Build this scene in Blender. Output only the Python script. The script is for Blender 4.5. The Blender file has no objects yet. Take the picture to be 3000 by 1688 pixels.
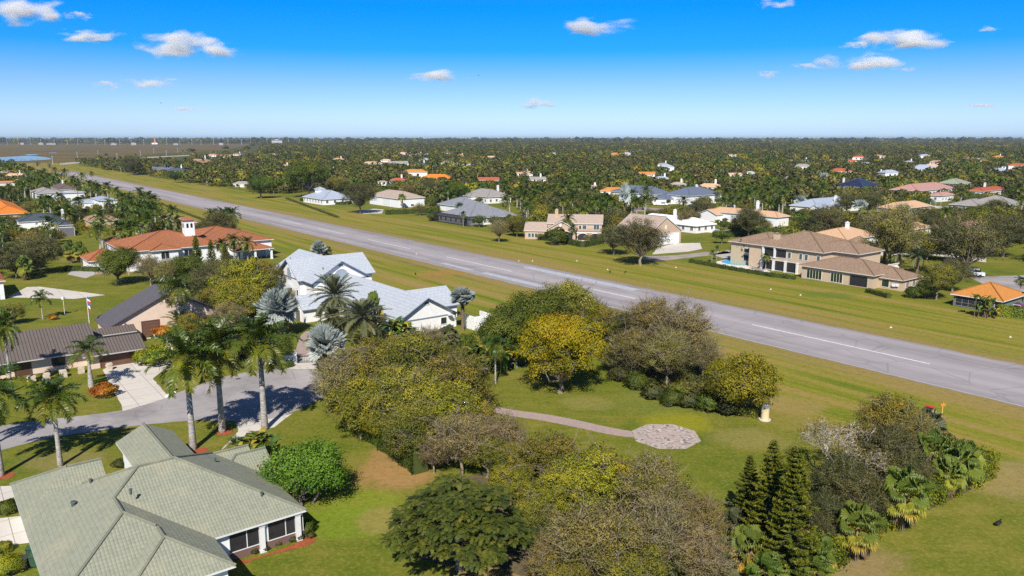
import bpy, math, random
import numpy as np
from mathutils import Vector
R_ = math.radians
random.seed(7)
SC = bpy.context.scene
COL = SC.collection
# ------------------------------------------------------------------ survey: photo pixel (3000 px wide) -> point at height z
F, H, HOR, CX, CY = 2267., 35., 404., 1500., 844.
PIT = math.atan((CY-HOR)/F); cP, sP = math.cos(PIT), math.sin(PIT)
def W(px, py, z=0.):
    x = (px-CX)/F; y = -(py-CY)/F
    d = (x, cP+y*sP, -sP+y*cP); t = (z-H)/d[2]
    return np.array((d[0]*t, d[1]*t, z))
def PR(X, Y, Z):
    f = Y*cP-(Z-H)*sP; u = Y*sP+(Z-H)*cP
    return CX+F*X/f, CY-F*u/f
K = 3000/2575.
def WV(px, py, z=0.): return W(px*K, py*K, z)
def hgt(b, ty):
    lo, hi = 0., 60.
    for _ in range(50):
        m = (lo+hi)/2
        if PR(b[0], b[1], m)[1] > ty: lo = m
        else: hi = m
    return lo
TH = R_(-52.6); E1 = np.array((math.cos(TH), math.sin(TH))); E2 = np.array((-E1[1], E1[0]))   # along the runway / across it
def UV(p): return float(p[0]*E1[0]+p[1]*E1[1]), float(p[0]*E2[0]+p[1]*E2[1])
def XY(u, v): return u*E1[0]+v*E2[0], u*E1[1]+v*E2[1]
# ------------------------------------------------------------------ objects
def tag(o, label=None, cat=None, group=None, kind=None):
    if label: o['label'] = label
    if cat: o['category'] = cat
    if group: o['group'] = group
    if kind: o['kind'] = kind
    return o
def empty(name, loc, rz=0., s=1.):
    o = bpy.data.objects.new(name, None); COL.objects.link(o)
    o.location = loc; o.rotation_euler = (0, 0, rz); o.scale = (s, s, s); o.empty_display_size = .5
    return o
def link(name, me, parent=None, loc=None):
    o = bpy.data.objects.new(name, me); COL.objects.link(o)
    if parent: o.parent = parent
    if loc is not None: o.location = loc
    return o
class MB:
    """collects polygons and builds ONE mesh object"""
    def __init__(s): s.v, s.f, s.m, s.uv, s.t = [], [], [], [], []
    def poly(s, pts, m=0, uv=None, t=.5):
        i = len(s.v); s.v += [tuple(map(float, p)) for p in pts]; s.f.append(tuple(range(i, i+len(pts)))); s.m.append(m)
        s.uv.append(uv or [(0, 0)]*len(pts)); s.t += [t]*len(pts)
    def box(s, x0, x1, y0, y1, z0, z1, m=0, ax=None, bot=True):
        """box in axes ax=(origin xy, e1, e2)"""
        def P(a, b, c):
            if ax is None: return (a, b, c)
            o, e, g = ax; return (o[0]+a*e[0]+b*g[0], o[1]+a*e[1]+b*g[1], c)
        c = [P(x0, y0, z0), P(x1, y0, z0), P(x1, y1, z0), P(x0, y1, z0), P(x0, y0, z1), P(x1, y0, z1), P(x1, y1, z1), P(x0, y1, z1)]
        dx, dy, dz = x1-x0, y1-y0, z1-z0
        for q, a, b in (((0, 1, 5, 4), dx, dz), ((1, 2, 6, 5), dy, dz), ((2, 3, 7, 6), dx, dz), ((3, 0, 4, 7), dy, dz), ((4, 5, 6, 7), dx, dy), ((3, 2, 1, 0), dx, dy)):
            if q == (3, 2, 1, 0) and not bot: continue
            s.poly([c[i] for i in q], m, [(0, 0), (a, 0), (a, b), (0, b)])
    def tube(s, pts, rad, n=6, m=0, t=.5, cap=True):
        pts = [np.array(p, float) for p in pts]; rings = []
        for i, p in enumerate(pts):
            d = pts[min(i+1, len(pts)-1)]-pts[max(i-1, 0)]; d /= (np.linalg.norm(d)+1e-9)
            a = np.array((1., 0, 0)) if abs(d[0]) < .8 else np.array((0, 1., 0))
            x = np.cross(d, a); x /= np.linalg.norm(x); y = np.cross(d, x)
            k = len(s.v); r = rad[i]
            for j in range(n):
                q = p+r*(math.cos(6.2832*j/n)*x+math.sin(6.2832*j/n)*y); s.v.append(tuple(q)); s.t.append(t)
            rings.append(k)
        for i in range(len(rings)-1):
            a, b = rings[i], rings[i+1]
            for j in range(n):
                s.f.append((a+j, a+(j+1) % n, b+(j+1) % n, b+j)); s.m.append(m); s.uv.append([(0, 0)]*4)
        if cap:
            s.f.append(tuple(rings[-1]+j for j in range(n))); s.m.append(m); s.uv.append([(0, 0)]*n)
    def lathe(s, c, prof, n=12, m=0):
        """prof: list of (r,z) from bottom up, closed with caps"""
        k0 = len(s.v)
        for r, z in prof:
            for j in range(n): s.v.append((c[0]+r*math.cos(6.2832*j/n), c[1]+r*math.sin(6.2832*j/n), c[2]+z)); s.t.append(.5)
        for i in range(len(prof)-1):
            for j in range(n):
                s.f.append((k0+i*n+j, k0+i*n+(j+1) % n, k0+(i+1)*n+(j+1) % n, k0+(i+1)*n+j)); s.m.append(m); s.uv.append([(0, 0)]*4)
        s.f.append(tuple(k0+(len(prof)-1)*n+j for j in range(n))); s.m.append(m); s.uv.append([(0, 0)]*n)
        s.f.append(tuple(k0+n-1-j for j in range(n))); s.m.append(m); s.uv.append([(0, 0)]*n)
    def mesh(s, name, mats, smooth=False, off=(0, 0, 0)):
        me = bpy.data.meshes.new(name)
        V = np.array(s.v, float).reshape(-1, 3)-np.array(off, float)
        me.from_pydata(V.tolist(), [], s.f)
        for m in mats: me.materials.append(m)
        me.polygons.foreach_set('material_index', s.m)
        ul = me.uv_layers.new(name='UVMap'); flat = [c for q in s.uv for p in q for c in p]; ul.data.foreach_set('uv', flat)
        at = me.attributes.new('tint', 'FLOAT', 'POINT'); at.data.foreach_set('value', s.t)
        if smooth: me.polygons.foreach_set('use_smooth', [True]*len(s.f))
        me.update(); return me
    def build(s, name, mats, parent=None, smooth=False, off=None):
        if not isinstance(mats, (list, tuple)): mats = [mats]
        if off is None: off = parent.location if parent is not None else (0, 0, 0)
        return link(name, s.mesh(name, mats, smooth, off), parent)
def npmesh(name, V, Fq, mats, tint=None, mi=None, smooth=False, normals=None):
    """V (n,3), Fq (m,4) quads"""
    me = bpy.data.meshes.new(name); n, m = len(V), len(Fq)
    me.vertices.add(n); me.vertices.foreach_set('co', np.asarray(V, np.float32).ravel())
    me.loops.add(4*m); me.loops.foreach_set('vertex_index', np.asarray(Fq, np.int32).ravel())
    me.polygons.add(m); me.polygons.foreach_set('loop_start', np.arange(0, 4*m, 4, dtype=np.int32))
    for k in mats: me.materials.append(k)
    if mi is not None: me.polygons.foreach_set('material_index', np.asarray(mi, np.int32))
    if smooth: me.polygons.foreach_set('use_smooth', np.ones(m, bool))
    if tint is not None:
        at = me.attributes.new('tint', 'FLOAT', 'POINT'); at.data.foreach_set('value', np.asarray(tint, np.float32))
    me.update(calc_edges=True)
    if normals is not None:   # leaves shade with the clump they sit on
        me.polygons.foreach_set('use_smooth', np.ones(m, bool)); me.normals_split_custom_set_from_vertices(np.asarray(normals, np.float32))
    return me
# ------------------------------------------------------------------ materials
def new_mat(name):
    m = bpy.data.materials.new(name); m.use_nodes = True; nt = m.node_tree
    for n in list(nt.nodes): nt.nodes.remove(n)
    out = nt.nodes.new('ShaderNodeOutputMaterial'); return m, nt, out
class N:
    def __init__(s, nt): s.nt = nt
    def __call__(s, typ, **kw):
        n = s.nt.nodes.new('ShaderNode'+typ)
        ins = kw.pop('ins', {})
        for k, v in kw.items(): setattr(n, k, v)
        for k, v in ins.items():
            if hasattr(v, 'is_output') or isinstance(v, bpy.types.NodeSocket): s.nt.links.new(v, n.inputs[k])
            else: n.inputs[k].default_value = v
        return n
    def math(s, op, a, b=0., c=0., clamp=False):
        n = s.nt.nodes.new('ShaderNodeMath'); n.operation = op; n.use_clamp = clamp
        for i, v in enumerate((a, b, c)):
            if isinstance(v, bpy.types.NodeSocket): s.nt.links.new(v, n.inputs[i])
            else: n.inputs[i].default_value = v
        return n.outputs[0]
    def mix(s, f, a, b, mode='MIX'):
        n = s.nt.nodes.new('ShaderNodeMix'); n.data_type = 'RGBA'; n.blend_type = mode
        for i, v in ((0, f), (6, a), (7, b)):
            if isinstance(v, bpy.types.NodeSocket): s.nt.links.new(v, n.inputs[i])
            else: n.inputs[i].default_value = v if i == 0 else (tuple(v)+(1,) if len(v) == 3 else v)
        return n.outputs[2]
    def ramp(s, f, stops, interp='LINEAR'):
        n = s.nt.nodes.new('ShaderNodeValToRGB'); cr = n.color_ramp; cr.interpolation = interp
        while len(cr.elements) < len(stops): cr.elements.new(.5)
        for e, (p, c) in zip(cr.elements, stops): e.position = p; e.color = tuple(c)+(1,)
        s.nt.links.new(f, n.inputs[0]); return n.outputs[0]
    def noise(s, vec, scale, detail=3., rough=.55, dist=0.):
        n = s.nt.nodes.new('ShaderNodeTexNoise'); n.inputs['Scale'].default_value = scale; n.inputs['Detail'].default_value = detail
        n.inputs['Roughness'].default_value = rough; n.inputs['Distortion'].default_value = dist
        s.nt.links.new(vec, n.inputs['Vector']); return n.outputs['Fac']
    def step(s, x, a, b):
        n = s.nt.nodes.new('ShaderNodeMapRange'); n.interpolation_type = 'SMOOTHSTEP'
        n.inputs[1].default_value = a; n.inputs[2].default_value = b; s.nt.links.new(x, n.inputs[0]); return n.outputs[0]
    def link(s, a, b): s.nt.links.new(a, b)
def principled(N_, out, col, rough=.8, bump=None, bstr=.3, bdist=.02, spec=.3, **kw):
    p = N_('BsdfPrincipled'); p.inputs['Roughness'].default_value = rough; p.inputs['Specular IOR Level'].default_value = spec
    if isinstance(col, bpy.types.NodeSocket): N_.link(col, p.inputs['Base Color'])
    else: p.inputs['Base Color'].default_value = tuple(col)+(1,)
    for k, v in kw.items(): p.inputs[k].default_value = v
    if bump is not None:
        b = N_('Bump', ins={'Strength': bstr, 'Distance': bdist}); N_.link(bump, b.inputs['Height']); N_.link(b.outputs[0], p.inputs['Normal'])
    N_.link(p.outputs[0], out.inputs[0]); return p
_plain = {}
def plain(name, col, rough=.7, var=.12, scale=1.5, metal=0., spec=.3):
    """painted / plastered / metal surface with a little grime"""
    if name in _plain: return _plain[name]
    m, nt, out = new_mat(name); n = N(nt); g = n('NewGeometry').outputs['Position']
    a = n.noise(g, scale, 4); b = n.noise(g, scale*9, 2)
    f = n.math('ADD', n.math('MULTIPLY', a, .7), n.math('MULTIPLY', b, .3))
    c = n.mix(n.step(f, .3, .7), tuple(x*(1-var) for x in col), tuple(min(1, x*(1+var*.4)) for x in col))
    principled(n, out, c, rough, b, .15, .01, spec, Metallic=metal); _plain[name] = m; return m
def glass(name, col=(.02, .03, .035), rough=.08):
    if name in _plain: return _plain[name]
    m, nt, out = new_mat(name); n = N(nt)
    principled(n, out, col, rough, spec=.6); _plain[name] = m; return m
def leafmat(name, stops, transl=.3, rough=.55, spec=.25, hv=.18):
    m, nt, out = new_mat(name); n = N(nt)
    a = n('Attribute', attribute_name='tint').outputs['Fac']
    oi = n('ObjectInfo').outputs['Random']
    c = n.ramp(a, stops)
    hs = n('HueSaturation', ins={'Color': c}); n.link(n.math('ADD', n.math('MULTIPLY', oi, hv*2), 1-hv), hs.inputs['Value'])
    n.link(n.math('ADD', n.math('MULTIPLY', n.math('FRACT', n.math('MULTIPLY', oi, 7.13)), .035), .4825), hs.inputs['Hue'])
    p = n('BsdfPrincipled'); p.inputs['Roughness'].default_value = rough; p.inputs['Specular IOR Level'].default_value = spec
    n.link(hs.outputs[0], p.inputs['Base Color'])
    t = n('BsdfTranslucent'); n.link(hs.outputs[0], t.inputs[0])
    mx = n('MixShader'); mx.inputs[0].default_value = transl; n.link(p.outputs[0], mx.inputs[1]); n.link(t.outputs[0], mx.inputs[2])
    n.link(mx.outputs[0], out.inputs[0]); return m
def barkmat(name, c1, c2, scale=3.):
    m, nt, out = new_mat(name); n = N(nt); tc = n('TexCoord').outputs['Object']
    mp = n('Mapping'); n.link(tc, mp.inputs[0]); mp.inputs['Scale'].default_value = (1, 1, 2.5)
    f = n.noise(mp.outputs[0], scale, 4, .6)
    principled(n, out, n.mix(n.step(f, .3, .7), c1, c2), .9, f, .6, .03, .1); return m
def roofmat(name, c1, c2, bw, bh, gap=.02, off=.5, dark=.35, wave=0., patch=(.25, None), rough=.75, bump=.6, spec=.3, mort=None):
    """tile / shingle roof laid out in the roof's own UV metres"""
    m, nt, out = new_mat(name); n = N(nt)
    uv = n('UVMap').outputs[0]; g = n('NewGeometry').outputs['Position']
    br = n('TexBrick', offset=off, ins={'Color1': tuple(c1)+(1,), 'Color2': tuple(c2)+(1,), 'Scale': 1., 'Mortar Size': gap, 'Mortar Smooth': .25,
           'Brick Width': bw, 'Row Height': bh, 'Mortar': (mort or tuple(x*dark for x in c1))+(1,), 'Bias': 0.})
    n.link(uv, br.inputs['Vector'])
    col = br.outputs['Color']
    f = n.noise(g, .35, 4, .6)
    pc = patch[1] or tuple(x*.7 for x in c1)
    col = n.mix(n.math('MULTIPLY', n.step(f, .45, .75), patch[0]), col, pc)
    f2 = n.noise(g, 2.2, 3); col = n.mix(n.math('MULTIPLY', n.step(f2, .35, .8), .18), col, (.03, .03, .03))
    h = n.math('SUBTRACT', 1., br.outputs['Fac'])
    if wave:
        sx = n('SeparateXYZ'); n.link(uv, sx.inputs[0]); w = n.math('ABSOLUTE', n.math('SINE', n.math('MULTIPLY', sx.outputs[0], 3.1416/wave)))
        h = n.math('ADD', h, n.math('MULTIPLY', w, 1.2))
        sy = n.math('FRACT', n.math('DIVIDE', sx.outputs[1], bh)); h = n.math('SUBTRACT', h, n.math('MULTIPLY', sy, .6))
    principled(n, out, col, rough, h, bump, .05, spec); return m
CLOUD_D, HAZE_D, EXPO = .036, 5e-5, .48
# ------------------------------------------------------------------ plants: meshes built once, copied for every tree
def unit(a): return a/(np.linalg.norm(a, axis=-1, keepdims=True)+1e-9)
def leaves(rng, C, D, size, aspect=.6, bias=.8, tint=None, var=.3):
    n = len(C); s = size*(1-var+2*var*rng.random(n))
    nrm = unit(bias*D+rng.normal(size=(n, 3))*.7); a = unit(np.cross(nrm, rng.normal(size=(n, 3)))); b = np.cross(nrm, a)
    a = a*s[:, None]*.5; b = b*s[:, None]*.5*aspect
    V = np.stack((C-a, C-b*.9+a*.1, C+a, C+b*.9+a*.1), 1).reshape(-1, 3)
    Fq = np.arange(4*n).reshape(-1, 4)
    leaves.N = np.repeat(unit(D+nrm*.55), 4, 0)
    return V, Fq, np.repeat(tint if tint is not None else np.full(n, .5), 4)
def cat(parts):
    Vs, Fs, Ts, k = [], [], [], 0
    for V, Fq, T in parts: Vs.append(V); Fs.append(Fq+k); Ts.append(T); k += len(V)
    return np.concatenate(Vs), np.concatenate(Fs), np.concatenate(Ts)
def sph(rng, n, zmin=-.5):
    z = zmin+(1-zmin)*rng.random(n); t = 6.2832*rng.random(n); r = np.sqrt(np.maximum(0, 1-z*z))
    return np.stack((r*np.cos(t), r*np.sin(t), z), 1)
PROTO = {}
def prism(Vs, Fs, k, p, q, r0, r1):
    """thin 3 sided stick as quads; returns new k"""
    d = q-p; d = d/(np.linalg.norm(d)+1e-9); a = np.cross(d, (0, 0, 1.) if abs(d[2]) < .9 else (1., 0, 0)); a /= np.linalg.norm(a); b = np.cross(d, a)
    for c, r in ((p, r0), (q, r1)):
        for t in (0, 2.094, 4.188): Vs.append(c+r*(math.cos(t)*a+math.sin(t)*b))
    Fs += [(k, k+1, k+4, k+3), (k+1, k+2, k+5, k+4), (k+2, k, k+3, k+5)]
    return k+6
def broad(kind, seed, R, Ht, lmat, wmat, lobes=16, clumps=22, per=40, leaf=.25, fork=.28, flat=.75, tightn=.16, twigs=0, twig_len=.9, gap=.12, trunk=.22, stems=1, low=-.35, zlo=.3, shell=.6, bares=0):
    """broadleaf tree: limbs, branches and twigs as one trunk mesh, leaf clumps as one crown mesh"""
    rng = np.random.default_rng(seed); ce = np.array((0, 0, Ht*(1+zlo)/2)); ez = Ht*(1-zlo)/2
    L = []
    for i in range(lobes):
        d = sph(rng, 1, low)[0]; rr = (shell+(1-shell)*.5*rng.random()) if i > lobes*.2 else .35*rng.random()
        r = R*(.26+.2*rng.random())
        c = ce+d*np.array((R-r*.8, R-r*.8, max(.3, ez-r*.6)))*rr; L.append((c, r, rng.random()))
    tb = MB(); Vs, Fs, k = [], [], 0
    fk = np.array((rng.normal()*.15, rng.normal()*.15, Ht*fork))
    bases = [np.array((0., 0, 0))] if stems == 1 else [np.array((math.cos(2.1*j)*R*.16, math.sin(2.1*j)*R*.16, 0.)) for j in range(stems)]
    for b in bases:
        f2 = fk+b*1.5
        tb.tube([b-np.array((0, 0, .3)), b+np.array((0, 0, .25)), (b+f2)/2+rng.normal(size=3)*.1, f2], [trunk*1.7, trunk*1.15, trunk, trunk*.8], 7)
    P = []
    for c, r, t in L:
        b = bases[int(rng.integers(len(bases)))]; s = fk+b*1.5
        m = s+(c-s)*.5+np.array((rng.normal()*.3, rng.normal()*.3, -.1*R+rng.random()*.2))
        tb.tube([s, m, c], [trunk*.55, trunk*.36, trunk*.16], 5, cap=False)
        nc = max(3, int(clumps*(r/(R*.36))**2)); D = sph(rng, nc, -.55); D = D[rng.random(nc) > gap]
        CC = c+D*r*np.array((1, 1, flat))*(.78+.25*rng.random((len(D), 1)))
        ct = np.clip(t*.75+.3*rng.random(len(D)), 0, 1)
        for cc, d in zip(CC, D): k = prism(Vs, Fs, k, c+(cc-c)*.05, cc, trunk*.11, .018)
        for j in range(twigs):
            q = int(rng.integers(len(CC))); dd = unit(D[q]+rng.normal(size=3)*.45); dd[2] = abs(dd[2])*.8+.15
            k = prism(Vs, Fs, k, CC[q]-dd*r*.25, CC[q]+dd*twig_len*(.5+rng.random()), .028, .008)
        n = len(CC)*per; ci = np.repeat(np.arange(len(CC)), per)
        off = rng.normal(size=(n, 3))*np.array((1, 1, .75))*R*tightn*.5
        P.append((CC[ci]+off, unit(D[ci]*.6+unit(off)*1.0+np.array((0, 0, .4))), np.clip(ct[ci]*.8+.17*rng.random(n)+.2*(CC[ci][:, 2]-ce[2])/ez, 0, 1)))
    C = np.concatenate([p[0] for p in P]); D = np.concatenate([p[1] for p in P]); T = np.concatenate([p[2] for p in P])
    ok = C[:, 2] > .15; C, D, T = C[ok], D[ok], T[ok]
    V, Fq, TT = leaves(rng, C, D, leaf, bias=1.5, tint=T)
    if bares:   # pale bare branches showing on the crown
        for j in range(bares):
            c, r, t = L[int(rng.integers(len(L)))]; d = sph(rng, 1, -.1)[0]; p = c+d*r*.55; dd = unit(d+rng.normal(size=3)*.5)
            for q in range(4):
                e = p+dd*r*(.28+.2*rng.random()); k = prism(Vs, Fs, k, p, e, .06*(1-q*.2), .06*(.8-q*.2)); s2 = unit(dd+rng.normal(size=3)*.6)
                k = prism(Vs, Fs, k, e, e+s2*r*.35, .03, .012); k = prism(Vs, Fs, k, e, e+unit(dd+rng.normal(size=3)*.7)*r*.3, .025, .01); p = e; dd = unit(dd+rng.normal(size=3)*.35)
    crown = npmesh(kind+'_crown', V, Fq, [lmat], TT, normals=leaves.N)
    rad = np.hypot(C[:, 0], C[:, 1]); Re = float(np.percentile(rad, 97)); zc_ = float((np.percentile(C[:, 2], 3)+np.percentile(C[:, 2], 98))/2)
    tm = tb.mesh(kind+'_trunk', [wmat], True)
    if Vs:
        k0 = len(tb.v); tb.v += [tuple(v) for v in Vs]; tb.t += [.5]*len(Vs); tb.f += [tuple(i+k0 for i in f) for f in Fs]; tb.m += [0]*len(Fs); tb.uv += [[(0, 0)]*4]*len(Fs)
        bpy.data.meshes.remove(tm); tm = tb.mesh(kind+'_trunk', [wmat], True)
    PROTO.setdefault(kind, []).append(dict(R=Re, zc=zc_, H=Ht, parts=[('trunk', tm), ('crown', crown)]))
def frond(rng, base, az, el0, L, droop, nl, ll, lw, vang=.35, plume=.25, tip=.45, lean=.55, sag=.35):
    """feather leaf: returns (V,F,T-less) quads for the rib and leaflets"""
    ns = 12; s = np.linspace(0, 1, ns); el = el0-droop*s**1.35
    step = L/(ns-1); h = np.array((math.cos(az), math.sin(az), 0)); side = np.array((-math.sin(az), math.cos(az), 0))
    P = [np.array(base, float)]
    for i in range(1, ns): P.append(P[-1]+step*(h*math.cos(el[i])+np.array((0, 0, math.sin(el[i])))))
    P = np.array(P); V, Q, k = [], [], 0
    for i in range(ns-1):   # rib
        w0, w1 = .035*(1-.75*s[i]), .035*(1-.75*s[i+1])
        V += [P[i]-side*w0, P[i]+side*w0, P[i+1]+side*w1, P[i+1]-side*w1]; Q.append((k, k+1, k+2, k+3)); k += 4
    for j in range(nl):
        t = .1+.9*(j+.5)/nl; x = t*(ns-1); i = min(int(x), ns-2); p = P[i]+(P[i+1]-P[i])*(x-i); d = unit(P[i+1]-P[i]); up = np.cross(side, d); up = up if up[2] > 0 else -up
        l = ll*(math.sin(min(1, .35+t*1.1)*math.pi*.62) if t < .6 else 1-(t-.6)/.4*(1-tip))*(.85+.3*rng.random())
        for sg in (-1, 1):
            a = vang+plume*rng.normal(); v = unit(side*sg*math.cos(a)+up*math.sin(a)+d*lean)
            m = p+v*l*.5; e = p+v*l-np.array((0, 0, sag*l*(.5+.6*rng.random())))
            w = d*lw*.5
            V += [p-w*.6, p+w*.6, m+w, m-w]; Q.append((k, k+1, k+2, k+3)); k += 4
            V += [m-w, m+w, e+w*.15, e-w*.15]; Q.append((k, k+1, k+2, k+3)); k += 4
    return np.array(V), np.array(Q)
def feather_palm(kind, seed, zc, nf, L, trunk, lmat, wmat, shaft=None, nl=30, ll=.6, lw=.07, el=(80, -30), droop=(1.0, 1.5), plume=.25, vang=.35, lean=.55, sag=.35, dead=0, boots=False):
    rng = np.random.default_rng(seed); parts = []; b0 = np.array((0, 0, zc))
    for i in range(nf):
        f = (i+.5)/nf; e = R_(el[0]+(el[1]-el[0])*f+rng.normal()*5); az = i*2.39996+rng.normal()*.15
        V, Q = frond(rng, b0+np.array((0, 0, .35*(1-f))), az, e, L*(.8+.25*rng.random())*(.75+.25*min(1, f*3)), droop[0]+(droop[1]-droop[0])*f, nl, ll, lw, vang, plume, lean=lean, sag=sag)
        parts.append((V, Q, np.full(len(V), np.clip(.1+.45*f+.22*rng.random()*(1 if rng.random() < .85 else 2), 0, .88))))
    for i in range(dead):
        V, Q = frond(rng, b0-np.array((0, 0, .1)), rng.random()*6.28, R_(-35), L*.8, .9, max(8, nl//2), ll*.9, lw, vang, plume, sag=.6); parts.append((V, Q, np.full(len(V), 1.)))
    V, Q, T = cat(parts); mats = [lmat]; crown = npmesh(kind+'_crown', V, Q, mats, T)
    tb = MB(); n = len(trunk)
    tb.tube([(0, 0, zc*z if z <= 1 else zc+z-1) for z, r in trunk], [r for z, r in trunk], 9)
    if boots:
        for i in range(int(zc*9)):
            z = zc*(.3+.7*i/(zc*9)); a = i*2.4; r = trunk[-1][1]; p = np.array((math.cos(a)*r, math.sin(a)*r, z)); tb.tube([p, p+np.array((math.cos(a)*.12, math.sin(a)*.12, .2))], [.07, .03], 4)
    tm = tb.mesh(kind+'_trunk', [wmat], True); pl = [('trunk', tm), ('crown', crown)]
    if shaft:
        sb = MB(); sb.tube([(0, 0, zc-shaft), (0, 0, zc-shaft*.6), (0, 0, zc-.1), (0, 0, zc+.35)], [trunk[-1][1]*1.05, trunk[-1][1]*1.15, trunk[-1][1]*.8, .05], 9)
        pl.append(('crownshaft', sb.mesh(kind+'_crownshaft', [MAT['shaft']], True)))
    PROTO.setdefault(kind, []).append(dict(R=L*.86, zc=zc, H=zc+L*.6, parts=pl))
def fan(rng, base, az, el, pet, Lf, nseg, spread, stiff, w):
    h = np.array((math.cos(az)*math.cos(el), math.sin(az)*math.cos(el), math.sin(el))); side = np.array((-math.sin(az), math.cos(az), 0)); up = np.cross(h, side); up = up if up[2] > 0 else -up
    c = base+h*pet-np.array((0, 0, .12*pet)); V, Q, k = [], [], 0
    ro = rng.normal()*.75; side, up = side*math.cos(ro)+up*math.sin(ro), up*math.cos(ro)-side*math.sin(ro); fi = rng.normal()*.35+.1; h = unit(h*math.cos(fi)+up*math.sin(fi)); up = np.cross(h, side); up = up if up[2] > 0 else -up
    V += [base-side*.03, base+side*.03, c+side*.02, c-side*.02]; Q.append((0, 1, 2, 3)); k = 4
    for j in range(nseg):
        a = (j/(nseg-1)-.5)*spread; l = Lf*(.72+.28*math.cos(a*.8))*(.9+.2*rng.random())
        v = unit(h*math.cos(a)+side*math.sin(a)+up*(.12+.25*abs(math.sin(a)))); n = unit(np.cross(v, up)); n = n*w*.5
        tw = up*(w*.25*(1 if j % 2 else -1)); m = c+v*l*.6; e = m+(v*stiff+np.array((0, 0, -1))*(1-stiff))*l*.42
        V += [c-n*.2, c+n*.2, m+n+tw, m-n-tw]; Q.append((k, k+1, k+2, k+3)); k += 4
        V += [m-n-tw, m+n+tw, e+n*.12, e-n*.12]; Q.append((k, k+1, k+2, k+3)); k += 4
    return np.array(V), np.array(Q)
def fan_palm(kind, seed, zc, nf, pet, Lf, lmat, wmat, tr=.2, nseg=20, spread=4.2, stiff=.6, w=.16, el=(80, -45), dead=0, yel=.0):
    rng = np.random.default_rng(seed); parts = []
    for i in range(nf):
        f = (i+.5)/nf; e = R_(el[0]+(el[1]-el[0])*f**.8+rng.normal()*7)
        V, Q = fan(rng, np.array((0, 0, zc+.3*(1-f))), i*2.39996+rng.normal()*.2, e, pet*(.75+.4*rng.random()), Lf*(.8+.3*rng.random()), nseg, spread, stiff, w)
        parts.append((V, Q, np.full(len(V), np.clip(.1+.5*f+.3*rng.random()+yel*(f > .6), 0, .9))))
    for i in range(dead):
        V, Q = fan(rng, np.array((0, 0, zc-.1)), rng.random()*6.28, R_(-65-10*rng.random()), pet, Lf*.9, nseg, spread*.7, .4, w); parts.append((V, Q, np.full(len(V), 1.)))
    V, Q, T = cat(parts); crown = npmesh(kind+'_crown', V, Q, [lmat], T)
    tb = MB(); tb.tube([(0, 0, -.3), (0, 0, .2), (0, 0, zc*.5), (0, 0, zc)], [tr*1.4, tr*1.1, tr, tr*1.05], 8)
    for i in range(int(zc*7)):
        z = zc*(.35+.65*i/(zc*7)); a = i*2.4; p = np.array((math.cos(a)*tr, math.sin(a)*tr, z)); tb.tube([p, p+np.array((math.cos(a)*.14, math.sin(a)*.14, .22))], [.06, .03], 4)
    PROTO.setdefault(kind, []).append(dict(R=(pet+Lf)*1.0, zc=zc, H=zc+pet+Lf, parts=[('trunk', tb.mesh(kind+'_trunk', [wmat], True)), ('crown', crown)]))
def conifer(kind, seed, Ht, Rb, lmat, wmat, dz=.42, nb=6, blade=.3):
    rng = np.random.default_rng(seed); C, D, T = [], [], []; tb = MB()
    tb.tube([(0, 0, -.3), (0, 0, Ht*.5), (0, 0, Ht*.98)], [.2, .12, .02], 7); z = Ht*.06
    while z < Ht*.97:
        f = 1-z/Ht; L = Rb*(f**.75)*(.85+.3*rng.random())+.12
        for b in range(nb):
            az = 6.2832*b/nb+rng.random()*.9+z; n = max(3, int(L/.11)); LL = L*(.75+.4*rng.random())
            for i in range(n):
                t = (i+.4)/n; p = np.array((math.cos(az)*LL*t, math.sin(az)*LL*t, z-.28*LL*t+.55*LL*t*t))
                for q in range(8):
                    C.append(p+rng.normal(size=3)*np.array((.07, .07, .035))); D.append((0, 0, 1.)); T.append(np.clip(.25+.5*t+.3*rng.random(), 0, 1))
            tb.tube([(0, 0, z), (math.cos(az)*LL*.5, math.sin(az)*LL*.5, z)], [.03, .015], 3, cap=False)
        z += dz*(.7+.5*f)
    V, Q, TT = leaves(rng, np.array(C), np.array(D), blade, .38, .5, np.array(T))
    PROTO.setdefault(kind, []).append(dict(R=Rb, zc=Ht*.5, H=Ht, parts=[('trunk', tb.mesh(kind+'_trunk', [wmat], True)), ('crown', npmesh(kind+'_crown', V, Q, [lmat], TT))]))
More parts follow.
